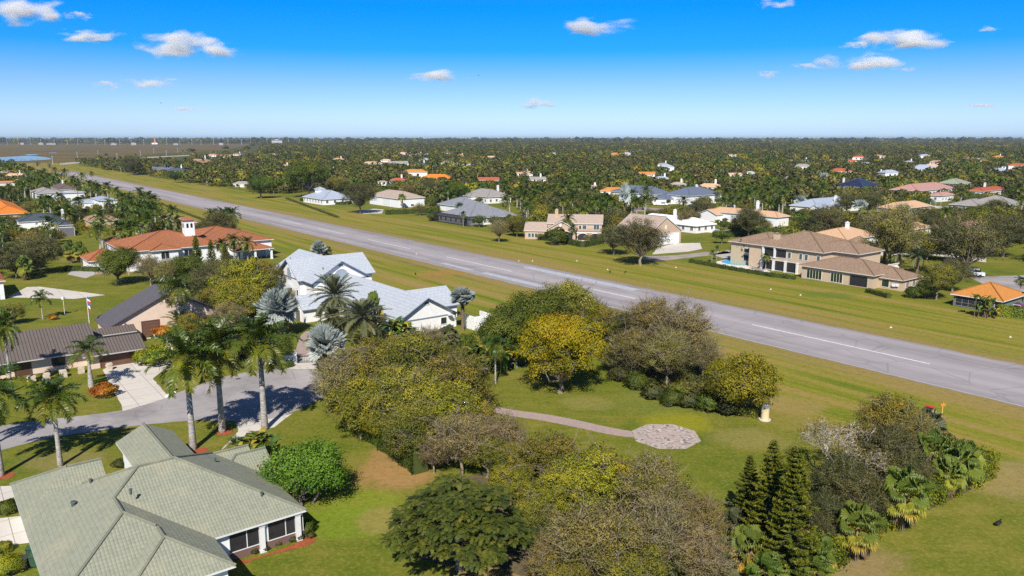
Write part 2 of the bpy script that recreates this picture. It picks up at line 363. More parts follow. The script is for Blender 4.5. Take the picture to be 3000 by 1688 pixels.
def feathery(kind, seed, R, Ht, lmat, wmat, n_spray=760):
    """wide flat-topped tree of drooping ferny sprays"""
    rng = np.random.default_rng(seed); parts = []; tb = MB()
    tb.tube([(0, 0, -.3), (0, 0, 1), (.2, .1, Ht*.35)], [.5, .36, .3], 8)
    lob = []
    for i in range(26):
        a = i*2.4; r = R*math.sqrt((i+.5)/26)*.8; z = Ht*(.92-.72*(r/R)**2)+rng.normal()*.4
        c = np.array((r*math.cos(a), r*math.sin(a), z)); lob.append(c); tb.tube([(.2, .1, Ht*.35), c*np.array((.5, .5, .62))+np.array((0, 0, .3)), c-np.array((0, 0, .3))], [.2, .12, .04], 5, cap=False)
    for i in range(n_spray):
        c = lob[int(rng.integers(len(lob)))]; d = sph(rng, 1, -.25)[0]; p = c+d*np.array((R*.27, R*.27, .75)); t0 = .6*rng.random()
        az0 = math.atan2(p[1], p[0])
        for j in range(4):
            az = az0+rng.normal()*1.1
            V, Q = frond(rng, p, az, R_(18+rng.normal()*14), .75+.3*rng.random(), 1.0, 9, .26, .085, .05, .15, sag=.2)
            parts.append((V, Q, np.full(len(V), np.clip(t0+.4*rng.random(), 0, 1))))
    V, Q, T = cat(parts)
    PROTO.setdefault(kind, []).append(dict(R=R, zc=Ht*.62, H=Ht, parts=[('trunk', tb.mesh(kind+'_trunk', [wmat], True)), ('crown', npmesh(kind+'_crown', V, Q, [lmat], T))]))
def bare(kind, seed, R, Ht, wmat, lmat):
    """leafless fine-twigged tree"""
    rng = np.random.default_rng(seed); tb = MB(); Vs, Fs, k = [], [], 0; tips = []
    for s in range(4):
        b = np.array((math.cos(s*1.6)*.3, math.sin(s*1.6)*.3, 0)); t = b*4+np.array((0, 0, Ht*.4)); tb.tube([b, b*2+np.array((0, 0, Ht*.2)), t], [.14, .11, .08], 5); st = [(t, unit(np.array((b[0]*2, b[1]*2, 1.))), R*.42, .06)]
        for g in range(4):
            ns = []
            for p, d, l, r in st:
                for q in range(4 if g < 3 else 5):
                    d2 = unit(d+rng.normal(size=3)*.5); d2[2] = d2[2]*.6+.1; e = p+unit(d2)*l*(.7+.5*rng.random()); k = prism(Vs, Fs, k, p, e, r, r*.6); ns.append((e, d2, l*.7, r*.6))
            st = ns
        tips += [x[0] for x in st]
    tb.v += [tuple(v) for v in Vs]; k0 = len(tb.t); tb.t += [.5]*len(Vs); tb.f += [tuple(i+k0 for i in f) for f in Fs]; tb.m += [0]*len(Fs); tb.uv += [[(0, 0)]*4]*len(Fs)
    tips = np.array(tips); n = len(tips)
    V, Q, T = leaves(rng, np.repeat(tips, 3, 0)+rng.normal(size=(n*3, 3))*.2, sph(rng, n*3), .16, tint=rng.random(n*3))
    PROTO.setdefault(kind, []).append(dict(R=R, zc=Ht*.6, H=Ht, parts=[('trunk', tb.mesh(kind+'_trunk', [wmat])), ('crown', npmesh(kind+'_crown', V, Q, [lmat], T))]))
def banana(kind, seed, Ht, n, lmat, stem, sp=.6):
    rng = np.random.default_rng(seed); V, Q, T, k = [], [], [], 0; tb = MB()
    for i in range(n):
        b = np.array((rng.normal()*sp, rng.normal()*sp, 0)); h = Ht*((.55 if sp < .7 else .25)+(.35 if sp < .7 else .7)*rng.random()); tb.tube([b, b+np.array((0, 0, h*.6))], [.1, .06], 5)
        for j in range(5):
            az = rng.random()*6.28; el = R_(35+45*rng.random()); hv = np.array((math.cos(az), math.sin(az), 0)); sd = np.array((-hv[1], hv[0], 0)); p = b+np.array((0, 0, h*.6)); L = Ht*(.42 if sp < .7 else .3); tt = rng.random()
            for q in range(5):
                e = el-q*.32; p2 = p+(hv*math.cos(e)+np.array((0, 0, math.sin(e))))*L/5*(1.4 if q == 0 else 1)
                w0, w1 = (.02, .24, .3, .27, .16, .02)[q], (.24, .3, .27, .16, .02)[q]
                V += [p-sd*w0, p+sd*w0, p2+sd*w1, p2-sd*w1]; Q.append((k, k+1, k+2, k+3)); T += [tt]*4; k += 4; p = p2
    PROTO.setdefault(kind, []).append(dict(R=Ht*.4, zc=Ht*.6, H=Ht, parts=[('stem', tb.mesh(kind+'_stem', [stem])), ('foliage', npmesh(kind+'_foliage', np.array(V), np.array(Q), [lmat], np.array(T)))]))
def shrub(kind, seed, R, Ht, lmat, wmat, n=2600, leaf=.16, lump=.2):
    rng = np.random.default_rng(seed); D = sph(rng, n, -.2); ph = rng.random(9)*6
    rr = 1+lump*(np.sin(D[:, 0]*5+ph[0])*np.sin(D[:, 1]*5+ph[1])+.6*np.sin(D[:, 2]*7+ph[2]+D[:, 0]*4))
    rr *= .82+.2*rng.random(n); C = D*rr[:, None]*np.array((R, R, Ht*.55))+np.array((0, 0, Ht*.42)); ok = C[:, 2] > .02
    V, Q, T = leaves(rng, C[ok], D[ok], leaf, .65, 1., np.clip(rng.random(ok.sum())*.6+.4*(np.sin(C[ok][:, 0]*3+ph[4])*.5+.5), 0, 1))
    tb = MB(); tb.tube([(0, 0, -.2), (0, 0, Ht*.5)], [.1, .05], 5)
    for i in range(14): d = sph(rng, 1, 0)[0]; tb.tube([(0, 0, .1), tuple(d*np.array((R*.8, R*.8, Ht*.7)))], [.04, .015], 3, cap=False)
    PROTO.setdefault(kind, []).append(dict(R=R, zc=Ht*.5, H=Ht, parts=[('stem', tb.mesh(kind+'_stem', [wmat])), ('foliage', npmesh(kind+'_foliage', V, Q, [lmat], T, normals=leaves.N))]))
MAT = {}
MAT['bark'] = barkmat('grey_bark', (.10, .085, .07), (.24, .21, .18))
MAT['twig'] = barkmat('pale_twig', (.17, .135, .09), (.34, .28, .20))
MAT['palmtrunk'] = barkmat('palm_trunk_grey', (.24, .22, .2), (.47, .44, .4), 2.)
MAT['palmbrown'] = barkmat('palm_trunk_brown', (.10, .07, .045), (.25, .18, .12), 5.)
MAT['shaft'] = plain('crownshaft_green', (.12, .19, .04), .45)
L_ = leafmat
MAT['olive'] = L_('olive_leaves', [(0, (.05, .062, .010)), (.35, (.13, .14, .018)), (.65, (.245, .225, .022)), (1, (.39, .31, .026))])
MAT['mustard'] = L_('mustard_leaves', [(0, (.085, .10, .010)), (.4, (.20, .205, .015)), (1, (.38, .31, .02))])
MAT['brown'] = L_('brown_leaves', [(0, (.07, .068, .017)), (.5, (.178, .158, .036)), (1, (.34, .265, .058))])
MAT['tan'] = L_('tan_leaves', [(0, (.10, .09, .03)), (.5, (.215, .182, .056)), (1, (.37, .28, .086))])
MAT['dark'] = L_('greygreen_leaves', [(0, (.03, .038, .011)), (.5, (.08, .088, .025)), (1, (.18, .165, .045))])
MAT['green'] = L_('green_leaves', [(0, (.028, .055, .008)), (.5, (.075, .115, .012)), (1, (.18, .20, .022))])
MAT['lime'] = L_('lime_leaves', [(0, (.05, .12, .01)), (.5, (.12, .25, .015)), (1, (.24, .37, .03))])
MAT['gold'] = L_('golden_leaves', [(0, (.10, .10, .006)), (.4, (.27, .22, .006)), (.75, (.43, .30, .008)), (1, (.5, .26, .01))])
MAT['goldbush'] = L_('bronze_leaves', [(0, (.055, .06, .007)), (.5, (.18, .155, .01)), (1, (.33, .25, .013))])
MAT['feather'] = L_('ferny_leaves', [(0, (.04, .068, .014)), (.5, (.095, .135, .02)), (1, (.21, .22, .028))])
MAT['conifer'] = L_('conifer_needles', [(0, (.015, .03, .006)), (.45, (.05, .085, .008)), (1, (.19, .20, .014))])
MAT['palm'] = L_('palm_fronds', [(0, (.028, .06, .007)), (.45, (.08, .125, .011)), (.8, (.23, .22, .018)), (.9, (.3, .23, .03)), (1, (.22, .15, .07))], spec=.5, rough=.4)
MAT['datepalm'] = L_('date_fronds', [(0, (.07, .09, .04)), (.5, (.13, .145, .065)), (.88, (.2, .19, .075)), (1, (.19, .13, .07))], spec=.4)
MAT['sabal'] = L_('fan_fronds', [(0, (.05, .09, .015)), (.5, (.15, .20, .022)), (.82, (.32, .31, .03)), (.92, (.46, .33, .04)), (1, (.2, .14, .07))], spec=.4)
MAT['silver'] = L_('silver_fronds', [(0, (.17, .21, .19)), (.5, (.31, .35, .32)), (.88, (.43, .46, .42)), (1, (.3, .21, .12))], transl=.15, spec=.3)
MAT['bananaleaf'] = L_('broad_leaves', [(0, (.035, .09, .012)), (.6, (.09, .17, .02)), (.85, (.3, .3, .03)), (1, (.45, .3, .03))], spec=.5)
MAT['hedge'] = L_('hedge_leaves', [(0, (.03, .05, .01)), (.5, (.075, .11, .016)), (1, (.16, .19, .025))])
MAT['limehedge'] = L_('yellowgreen_hedge_leaves', [(0, (.10, .14, .01)), (.5, (.26, .30, .015)), (1, (.46, .42, .02))])
MAT['croton'] = L_('croton_leaves', [(0, (.2, .03, .01)), (.4, (.42, .12, .01)), (.75, (.55, .27, .015)), (1, (.6, .4, .02))])
MAT['violet'] = L_('violet_flowers', [(0, (.06, .08, .03)), (.3, (.32, .02, .32)), (1, (.5, .06, .5))])
tk, bk, pt, pb = MAT['twig'], MAT['bark'], MAT['palmtrunk'], MAT['palmbrown']
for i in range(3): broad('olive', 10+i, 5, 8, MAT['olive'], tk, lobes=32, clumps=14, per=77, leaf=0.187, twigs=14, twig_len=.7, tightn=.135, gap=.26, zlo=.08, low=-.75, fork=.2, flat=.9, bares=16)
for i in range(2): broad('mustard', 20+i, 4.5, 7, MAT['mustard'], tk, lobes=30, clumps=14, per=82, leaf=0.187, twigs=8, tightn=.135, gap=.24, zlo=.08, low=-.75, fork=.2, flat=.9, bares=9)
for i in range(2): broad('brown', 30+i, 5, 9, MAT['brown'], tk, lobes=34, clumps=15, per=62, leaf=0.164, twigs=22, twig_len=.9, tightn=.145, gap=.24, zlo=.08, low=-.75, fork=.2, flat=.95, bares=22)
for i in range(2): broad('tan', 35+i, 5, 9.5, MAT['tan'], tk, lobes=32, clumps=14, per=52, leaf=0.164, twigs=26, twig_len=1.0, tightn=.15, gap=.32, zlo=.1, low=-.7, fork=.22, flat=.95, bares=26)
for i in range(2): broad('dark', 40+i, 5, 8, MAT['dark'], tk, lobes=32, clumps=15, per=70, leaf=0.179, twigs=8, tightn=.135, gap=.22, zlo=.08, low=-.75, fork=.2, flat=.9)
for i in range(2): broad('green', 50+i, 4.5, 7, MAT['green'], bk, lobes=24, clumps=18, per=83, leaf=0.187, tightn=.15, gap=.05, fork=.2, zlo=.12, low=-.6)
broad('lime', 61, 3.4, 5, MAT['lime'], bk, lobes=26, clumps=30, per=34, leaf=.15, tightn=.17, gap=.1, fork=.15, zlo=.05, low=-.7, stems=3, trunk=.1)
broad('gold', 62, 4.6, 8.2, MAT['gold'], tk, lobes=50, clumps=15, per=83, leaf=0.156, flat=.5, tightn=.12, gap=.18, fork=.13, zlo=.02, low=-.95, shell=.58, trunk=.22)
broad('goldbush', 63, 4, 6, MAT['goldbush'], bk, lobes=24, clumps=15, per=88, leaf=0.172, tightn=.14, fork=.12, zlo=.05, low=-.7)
feathery('feather', 64, 6.5, 7.5, MAT['feather'], bk)
MAT['bone'] = barkmat('bleached_twig', (.30, .26, .21), (.5, .45, .39)); bare('bare', 65, 3.2, 6, MAT['bone'], MAT['tan'])
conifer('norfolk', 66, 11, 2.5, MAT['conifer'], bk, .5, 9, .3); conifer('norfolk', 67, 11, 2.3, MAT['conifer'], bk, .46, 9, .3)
RT = [(0, .36), (.02, .44), (.2, .36), (.6, .3), (.92, .24)]
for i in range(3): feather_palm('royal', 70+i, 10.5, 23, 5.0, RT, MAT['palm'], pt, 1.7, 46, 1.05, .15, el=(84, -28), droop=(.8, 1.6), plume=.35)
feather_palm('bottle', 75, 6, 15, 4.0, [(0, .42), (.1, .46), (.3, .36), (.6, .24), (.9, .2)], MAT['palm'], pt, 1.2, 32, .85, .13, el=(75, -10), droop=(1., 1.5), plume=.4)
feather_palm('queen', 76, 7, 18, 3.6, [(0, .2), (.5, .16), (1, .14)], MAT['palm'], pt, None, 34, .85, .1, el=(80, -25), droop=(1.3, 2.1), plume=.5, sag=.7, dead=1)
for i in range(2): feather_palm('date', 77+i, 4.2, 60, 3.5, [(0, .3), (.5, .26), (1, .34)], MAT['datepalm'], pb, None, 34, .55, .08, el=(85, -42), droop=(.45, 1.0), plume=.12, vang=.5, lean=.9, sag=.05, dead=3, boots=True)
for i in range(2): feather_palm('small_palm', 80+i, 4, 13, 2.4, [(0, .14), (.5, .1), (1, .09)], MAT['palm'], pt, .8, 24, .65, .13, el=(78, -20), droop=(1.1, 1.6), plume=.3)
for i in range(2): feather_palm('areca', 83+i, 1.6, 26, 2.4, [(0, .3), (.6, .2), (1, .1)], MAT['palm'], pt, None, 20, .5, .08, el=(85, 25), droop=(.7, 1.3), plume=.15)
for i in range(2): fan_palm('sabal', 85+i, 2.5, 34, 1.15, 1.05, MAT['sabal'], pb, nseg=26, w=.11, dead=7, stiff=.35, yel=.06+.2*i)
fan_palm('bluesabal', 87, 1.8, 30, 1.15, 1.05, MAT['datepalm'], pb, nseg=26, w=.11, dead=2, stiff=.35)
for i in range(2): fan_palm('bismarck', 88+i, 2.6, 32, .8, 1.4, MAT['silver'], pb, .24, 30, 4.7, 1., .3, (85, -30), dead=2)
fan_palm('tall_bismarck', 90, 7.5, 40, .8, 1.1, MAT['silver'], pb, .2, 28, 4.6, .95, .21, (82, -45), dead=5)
banana('traveller', 190, 6.5, 22, MAT['bananaleaf'], pb, .9)
banana('banana', 91, 4, 9, MAT['bananaleaf'], MAT['shaft']); banana('banana', 92, 4, 8, MAT['bananaleaf'], MAT['shaft'])
for i in range(2): shrub('shrub', 93+i, 1.2, 1.6, MAT['green'], bk)
shrub('croton', 95, 1.2, 1.5, MAT['croton'], bk, 2200, .17); shrub('limeshrub', 96, 1.2, 1.6, MAT['limehedge'], bk); shrub('violet', 97, 1.3, 1.6, MAT['violet'], bk)
shrub('darkshrub', 98, 1.2, 1.5, MAT['dark'], bk)
# trees of the middle distance: fewer, larger leaves
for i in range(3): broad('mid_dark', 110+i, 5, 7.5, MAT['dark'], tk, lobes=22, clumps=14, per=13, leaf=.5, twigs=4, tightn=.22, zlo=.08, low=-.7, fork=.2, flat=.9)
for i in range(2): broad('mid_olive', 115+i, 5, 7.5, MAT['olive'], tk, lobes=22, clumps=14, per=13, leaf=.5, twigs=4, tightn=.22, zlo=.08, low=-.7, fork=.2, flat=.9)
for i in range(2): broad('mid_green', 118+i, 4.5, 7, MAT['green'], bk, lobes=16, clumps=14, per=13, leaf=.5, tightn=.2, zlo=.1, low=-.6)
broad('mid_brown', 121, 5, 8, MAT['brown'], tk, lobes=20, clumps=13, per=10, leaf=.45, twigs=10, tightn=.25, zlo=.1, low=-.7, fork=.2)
for i in range(3): feather_palm('mid_royal', 125+i, 9, 16, 4.2, RT, MAT['palm'], pt, 1.3, 14, 1.0, .3, el=(80, -28), droop=(.9, 1.6), plume=.4)
feather_palm('mid_coconut', 129, 7, 17, 3.6, [(0, .2), (.5, .14), (1, .13)], MAT['palm'], pt, None, 14, .9, .28, el=(80, -35), droop=(1.1, 1.9), plume=.3, dead=2)
feather_palm('mid_date', 131, 4, 26, 3.0, [(0, .3), (1, .3)], MAT['datepalm'], pb, None, 13, .55, .2, el=(85, -35), droop=(.5, 1.1), plume=.1, vang=.5, lean=.9, sag=.05)
fan_palm('mid_bismarck', 132, 4.2, 24, 1., 1.3, MAT['silver'], pb, .22, 11, 4.4, .9, .4, (82, -30))
fan_palm('mid_sabal', 133, 4.5, 22, .9, .9, MAT['sabal'], pb, .2, 10, 4.2, .5, .32)
# ------------------------------------------------------------------ ground
def ground_mat():
    m, nt, out = new_mat('mown_grass'); n = N(nt); g = n('NewGeometry').outputs['Position']
    mp = n('Mapping'); n.link(g, mp.inputs[0]); mp.inputs['Rotation'].default_value = (0, 0, -TH)   # x: along runway, y: across
    sx = n('SeparateXYZ'); n.link(mp.outputs[0], sx.inputs[0]); v = sx.outputs[1]
    st = n('Mapping'); n.link(mp.outputs[0], st.inputs[0]); st.inputs['Scale'].default_value = (.035, .62, 1)
    stripe = n.noise(st.outputs[0], .42, 4, .6, .25)
    st2 = n('Mapping'); n.link(mp.outputs[0], st2.inputs[0]); st2.inputs['Scale'].default_value = (.02, 1.1, 1); fine_stripe = n.noise(st2.outputs[0], .9, 3)
    big = n.noise(g, .035, 4, .6); mid = n.noise(g, .22, 4, .65); fine = n.noise(g, 2.6, 4, .7); vf = n.noise(g, 9., 2)
    green, lush, yel, brown, tan = (.105, .125, .018), (.085, .135, .014), (.215, .205, .026), (.235, .165, .06), (.30, .21, .095)
    strip = n.math('ADD', n.math('MULTIPLY', stripe, .75), n.math('MULTIPLY', fine_stripe, .25))
    cs = n.ramp(strip, [(.31, (.085, .135, .007)), (.42, (.145, .175, .011)), (.49, (.225, .21, .022)), (.56, (.285, .21, .052)), (.66, (.33, .22, .085))])
    mw = n('Mapping'); n.link(g, mw.inputs[0]); mw.inputs['Rotation'].default_value = (0, 0, R_(-34)); mw.inputs['Scale'].default_value = (.05, .75, 1); mow = n.noise(mw.outputs[0], .8, 3, .6)
    lawn = n.math('ADD', n.math('ADD', n.math('MULTIPLY', big, .45), n.math('MULTIPLY', mid, .35)), n.math('MULTIPLY', mow, .2))
    cl = n.ramp(lawn, [(.36, (.062, .108, .008)), (.47, (.122, .146, .013)), (.56, (.185, .175, .026)), (.66, (.26, .205, .057))])
    on = n.math('MULTIPLY', n.step(v, 78, 92), n.math('SUBTRACT', 1, n.step(v, 165, 180)))
    col = n.mix(on, cl, cs)
    # parched bands beside the pavement
    ed = n.math('ABSOLUTE', n.math('SUBTRACT', v, 123.8)); band = n.math('SUBTRACT', 1, n.step(n.math('ADD', ed, n.math('MULTIPLY', mid, 10)), 16.5, 25))
    col = n.mix(n.math('MULTIPLY', band, .72), col, (.29, .2, .075))
    # worn, parched and lush patches with shapes of their own
    for (px, py, rx, ry, c, s) in PATCH:
        q = W(px, py); a = n('VectorMath', operation='SUBTRACT'); n.link(g, a.inputs[0]); a.inputs[1].default_value = tuple(q)
        d = n('VectorMath', operation='MULTIPLY'); n.link(a.outputs[0], d.inputs[0]); d.inputs[1].default_value = (1/rx, 1/ry, 0)
        l = n('VectorMath', operation='LENGTH'); n.link(d.outputs[0], l.inputs[0])
        f = n.step(n.math('ADD', l.outputs['Value'], n.math('MULTIPLY', n.math('SUBTRACT', mid, .5), 1.6)), 1.15, .55); col = n.mix(n.math('MULTIPLY', f, s), col, c)
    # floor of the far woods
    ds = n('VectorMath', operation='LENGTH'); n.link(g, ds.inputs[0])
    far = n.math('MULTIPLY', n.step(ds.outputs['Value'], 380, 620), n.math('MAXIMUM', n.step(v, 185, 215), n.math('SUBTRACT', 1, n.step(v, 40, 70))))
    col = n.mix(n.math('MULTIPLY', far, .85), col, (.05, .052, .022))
    f1 = n.noise(g, 1.1, 5, .75)
    col = n.mix(n.math('MULTIPLY', n.step(f1, .42, .72), .38), col, (.05, .075, .006)); col = n.mix(n.math('MULTIPLY', n.step(fine, .45, .7), .4), col, (.36, .29, .08)); col = n.mix(n.math('MULTIPLY', n.step(vf, .42, .7), .35), col, (.055, .07, .008))
    h = n.math('ADD', n.math('MULTIPLY', fine, .7), n.math('MULTIPLY', vf, .3))
    principled(n, out, col, .95, h, .6, .12, .08); return m
PATCH = [(1170, 1365, 5, 7, (.34, .19, .075), .9), (1150, 1390, 3.2, 4, (.36, .2, .08), .9), (1060, 1480, 5, 4, (.2, .24, .02), .8), (1010, 1530, 5, 4, (.16, .23, .015), .8), (1130, 1520, 3, 3, (.3, .22, .07), .7),
         (1490, 1640, 5, 5, (.31, .2, .08), .9), (1580, 1560, 3, 5, (.31, .2, .08), .6), (1980, 1235, 5, 4, (.27, .25, .012), .8), (2120, 1600, 5, 4, (.3, .23, .1), .6), (2470, 1660, 6, 5, (.3, .2, .1), .8), (2960, 1400, 8, 6, (.3, .22, .09), .8),
         (2300, 1185, 6, 4, (.32, .22, .08), .7), (1300, 800, 7, 5, (.33, .19, .05), .9), (1270, 815, 5, 4, (.3, .17, .05), .7), (1560, 660, 8, 6, (.3, .24, .08), .4), (2190, 1290, 5, 4, (.31, .24, .09), .5), (1720, 1180, 4, 3, (.29, .24, .08), .5),
         (250, 760, 9, 6, (.27, .21, .06), .6), (330, 800, 12, 7, (.25, .2, .05), .6), (420, 905, 5, 5, (.09, .17, .012), .6), (2420, 865, 7, 4, (.1, .16, .02), .7), (1900, 1180, 6, 6, (.16, .18, .035), .5), (2020, 1010, 5, 4, (.3, .23, .08), .4), (200, 1350, 5, 3, (.26, .2, .08), .6)]
def flat(name, pts, z, mat, kind='structure', label=None, cat_=None, group=None, th=0.):
    mb = MB(); P = [(p[0], p[1], z) for p in pts]
    a = sum(P[i][0]*P[(i+1) % len(P)][1]-P[(i+1) % len(P)][0]*P[i][1] for i in range(len(P)))
    if a < 0: P = P[::-1]
    mb.poly(P)
    if th:
        for i in range(len(P)):
            p, q = P[i], P[(i+1) % len(P)]; mb.poly([(p[0], p[1], z-th), (q[0], q[1], z-th), q, p])
    o = mb.build(name, mat); tag(o, label, cat_, group, kind); return o
def smooth_poly(pts, it=2, closed=True):
    P = [np.array(p[:2], float) for p in pts]
    for _ in range(it):
        Q = []
        for i in range(len(P) if closed else len(P)-1): a, b = P[i], P[(i+1) % len(P)]; Q += [a*.75+b*.25, a*.25+b*.75]
        P = Q if closed else [P[0]]+Q+[P[-1]]
    return P
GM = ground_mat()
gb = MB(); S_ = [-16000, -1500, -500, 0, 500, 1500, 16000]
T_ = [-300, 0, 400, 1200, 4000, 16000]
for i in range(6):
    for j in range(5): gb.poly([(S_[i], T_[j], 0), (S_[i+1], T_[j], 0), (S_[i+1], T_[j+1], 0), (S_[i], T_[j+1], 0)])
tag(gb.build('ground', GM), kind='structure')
def asphalt(name, base, streak, sc=.12):
    m, nt, out = new_mat(name); n = N(nt); g = n('NewGeometry').outputs['Position']
    mp = n('Mapping'); n.link(g, mp.inputs[0]); mp.inputs['Rotation'].default_value = (0, 0, -TH)
    st = n('Mapping'); n.link(mp.outputs[0], st.inputs[0]); st.inputs['Scale'].default_value = (.03, 1, 1)
    a = n.noise(st.outputs[0], .35, 5, .6); b = n.noise(g, .12, 5, .65); c = n.noise(g, 6, 3)
    sx = n('SeparateXYZ'); n.link(mp.outputs[0], sx.inputs[0])
    f = n.math('ADD', n.math('MULTIPLY', a, streak), n.math('MULTIPLY', b, 1-streak))
    col = n.ramp(f, [(.34, tuple(x*.7 for x in base)), (.5, base), (.66, tuple(x*1.3 for x in base))])
    col = n.mix(n.math('MULTIPLY', n.step(c, .4, .8), .2), col, tuple(x*.6 for x in base))
    if streak > .5:   # worn pale centre, mossy edges
        e = n.math('ABSOLUTE', n.math('SUBTRACT', sx.outputs[1], 123.8)); col = n.mix(n.math('MULTIPLY', n.math('SUBTRACT', 1, n.step(n.math('ADD', e, n.math('MULTIPLY', a, 5)), 3., 7.5)), .4), col, tuple(x*1.4 for x in base)); col = n.mix(n.math('MULTIPLY', n.step(n.math('ADD', e, n.math('MULTIPLY', b, 5)), 10.5, 13.5), .45), col, tuple(x*.62 for x in base))
    # sealed cracks
    vo = n('TexVoronoi', feature='DISTANCE_TO_EDGE', ins={'Scale': sc}); n.link(g, vo.inputs['Vector'])
    col = n.mix(n.math('MULTIPLY', n.math('SUBTRACT', 1, n.step(vo.outputs['Distance'], .004, .02)), .25), col, tuple(x*.35 for x in base))
    principled(n, out, col, .9, c, .2, .01, .2); return m
RW = asphalt('runway_asphalt', (.30, .272, .272), .7); RD = asphalt('road_asphalt', (.31, .285, .275), .25, .2)
E_RW = [113., 134.6]
u_end, u_near = UV(W(255, 503))[0], 60
def quad_uv(u0, u1, v0, v1): return [XY(u0, v0), XY(u1, v0), XY(u1, v1), XY(u0, v1)]
def ragged(P, step=2.5, amp=.22, seed=5):
    rr = random.Random(seed); Q = []
    for i in range(len(P)):
        a, b = np.array(P[i][:2], float), np.array(P[(i+1) % len(P)][:2], float); l = np.linalg.norm(b-a); k_ = max(1, int(l/step)); d = (b-a)/max(l, 1e-6); nn_ = np.array((-d[1], d[0]))
        for j in range(k_): Q.append(a+(b-a)*j/k_+nn_*rr.uniform(-amp, amp))
    return Q
flat('runway', ragged(quad_uv(u_end, u_near, *E_RW), 2.2, .3), .008, RW)
WP = plain('white_marking_paint', (.75, .74, .72), .7, .3, 2.)
FP = plain('faded_marking_paint', (.42, .43, .45), .8, .25, 1.)
mk = MB(); vm = sum(E_RW)/2
def dash(a, b, w=.36, mat=0):
    ua, va = UV(W(*a)); ub, vb = UV(W(*b)); 
    mk.poly([(*XY(ua, vm-w/2-.1), .012), (*XY(ub, vm-w/2-.1), .012), (*XY(ub, vm+w/2-.1), .012), (*XY(ua, vm+w/2-.1), .012)][::1])
for a, b in [((2205, 951), (2726, 1066)), ((1661, 828), (1866, 874)), ((1321, 751), (1509, 794)), ((1092, 700), (1217, 728)), ((950, 668), (1030, 685)), ((850, 645), (905, 657))]: dash(a, b)
mk.build('runway_marking', WP)['kind'] = 'structure'
fm = MB()
for (a, b, v0, v1) in [((1545, 783), (1860, 851), 129.6, 132.4), ((1425, 798), (1600, 838), 115.4, 117.6), ((1320, 768), (1410, 788), 115.6, 117.2)]:
    ua, ub = UV(W(*a))[0], UV(W(*b))[0]; fm.poly([(*XY(ua, v0), .012), (*XY(ub, v0), .012), (*XY(ub, v1), .012), (*XY(ua, v1), .012)])
for v0, v1 in ((113.25, 113.5),):
    fm.poly([(*XY(u_end+20, v0), .012), (*XY(u_near, v0), .012), (*XY(u_near, v1), .012), (*XY(u_end+20, v1), .012)])
fm.build('runway_edge_marking', FP)['kind'] = 'structure'
# cul-de-sac and street
def circ(c, r, n=40, a0=0, a1=6.2832): return [(c[0]+r*math.cos(a0+(a1-a0)*i/n), c[1]+r*math.sin(a0+(a1-a0)*i/n)) for i in range(n)]
P_ = lambda L: [tuple(WV(*p)[:2]) for p in L]
street = P_([(-60, 1150), (100, 1106), (250, 1082), (400, 1064), (500, 1056), (560, 1058), (640, 1062), (690, 1054), (730, 1040), (790, 1012), (835, 985), (850, 960), (830, 942), (790, 931), (740, 926), (690, 926), (640, 932), (580, 944), (530, 957), (480, 976), (430, 993), (380, 1015), (310, 1032), (230, 1043), (100, 1058), (-60, 1078)])
flat('road', ragged(smooth_poly(street, 2), 1., .09), .006, RD)
dcm, nt, out = new_mat('jointed_concrete'); n = N(nt); g = n('NewGeometry').outputs['Position']; mp = n('Mapping'); n.link(g, mp.inputs[0]); mp.inputs['Rotation'].default_value = (0, 0, -R_(37.5))
br = n('TexBrick', offset=0., ins={'Scale': 1., 'Brick Width': 3.4, 'Row Height': 3.4, 'Mortar Size': .035, 'Color1': (.60, .55, .48, 1), 'Color2': (.54, .50, .44, 1), 'Mortar': (.25, .23, .2, 1)}); n.link(mp.outputs[0], br.inputs[0])
a = n.noise(g, .6, 5, .7); b = n.noise(g, 5., 3)
principled(n, out, n.mix(n.math('MULTIPLY', n.step(b, .4, .8), .2), n.mix(n.math('MULTIPLY', n.step(a, .5, .72), .4), br.outputs[0], (.38, .33, .27)), (.3, .27, .23)), .9, b, .2, .01, .2)
DC = dcm; PV = roofmat('pink_pavers', (.42, .32, .28), (.36, .27, .24), .3, .15, .012, .5, .7, bump=.2)
def paved(name, L, mat=DC, z=.011, sm=0, label=None): return flat(name, ragged(smooth_poly(P_(L), sm), 1., .06), z, mat)
paved('driveway', [(258, 931), (300, 906), (405, 893), (420, 850), (367, 852), (360, 846), (398, 842), (425, 858), (445, 900), (420, 925), (384, 952), (417, 990), (425, 1000), (310, 1034), (306, 1020)], z=.014)
paved('driveway', [(20, 748), (67, 722), (100, 721), (265, 742), (186, 752)])
paved('driveway', [(556, 1132), (600, 1085), (592, 1064), (690, 1052), (735, 1040), (690, 1075), (640, 1085), (600, 1105)], z=.017)
paved('driveway', [(700, 926), (737, 914), (752, 899), (790, 896), (800, 930), (760, 929)], z=.017)
pv = MB()
def uvpoly(name, L, mat, z, sm=2):
    P = smooth_poly(P_(L), sm); mb = MB(); pts = [(p[0], p[1], z) for p in P]
    a = sum(pts[i][0]*pts[(i+1) % len(pts)][1]-pts[(i+1) % len(pts)][0]*pts[i][1] for i in range(len(pts)))
    if a < 0: pts = pts[::-1]
    mb.poly(pts, 0, [(p[0], p[1]) for p in pts]); return tag(mb.build(name, mat), kind='structure')
uvpoly('paver_driveway', [(745, 899), (745, 870), (760, 835), (790, 830), (800, 850), (800, 899)], PV, .014, 1)
uvpoly('garden_path', [(1225, 1018), (1285, 1031), (1370, 1041), (1450, 1056), (1530, 1075), (1605, 1087), (1606, 1102), (1540, 1095), (1450, 1075), (1360, 1057), (1285, 1047), (1225, 1033)], PV, .013, 2)
oc = WV(1674, 1097)
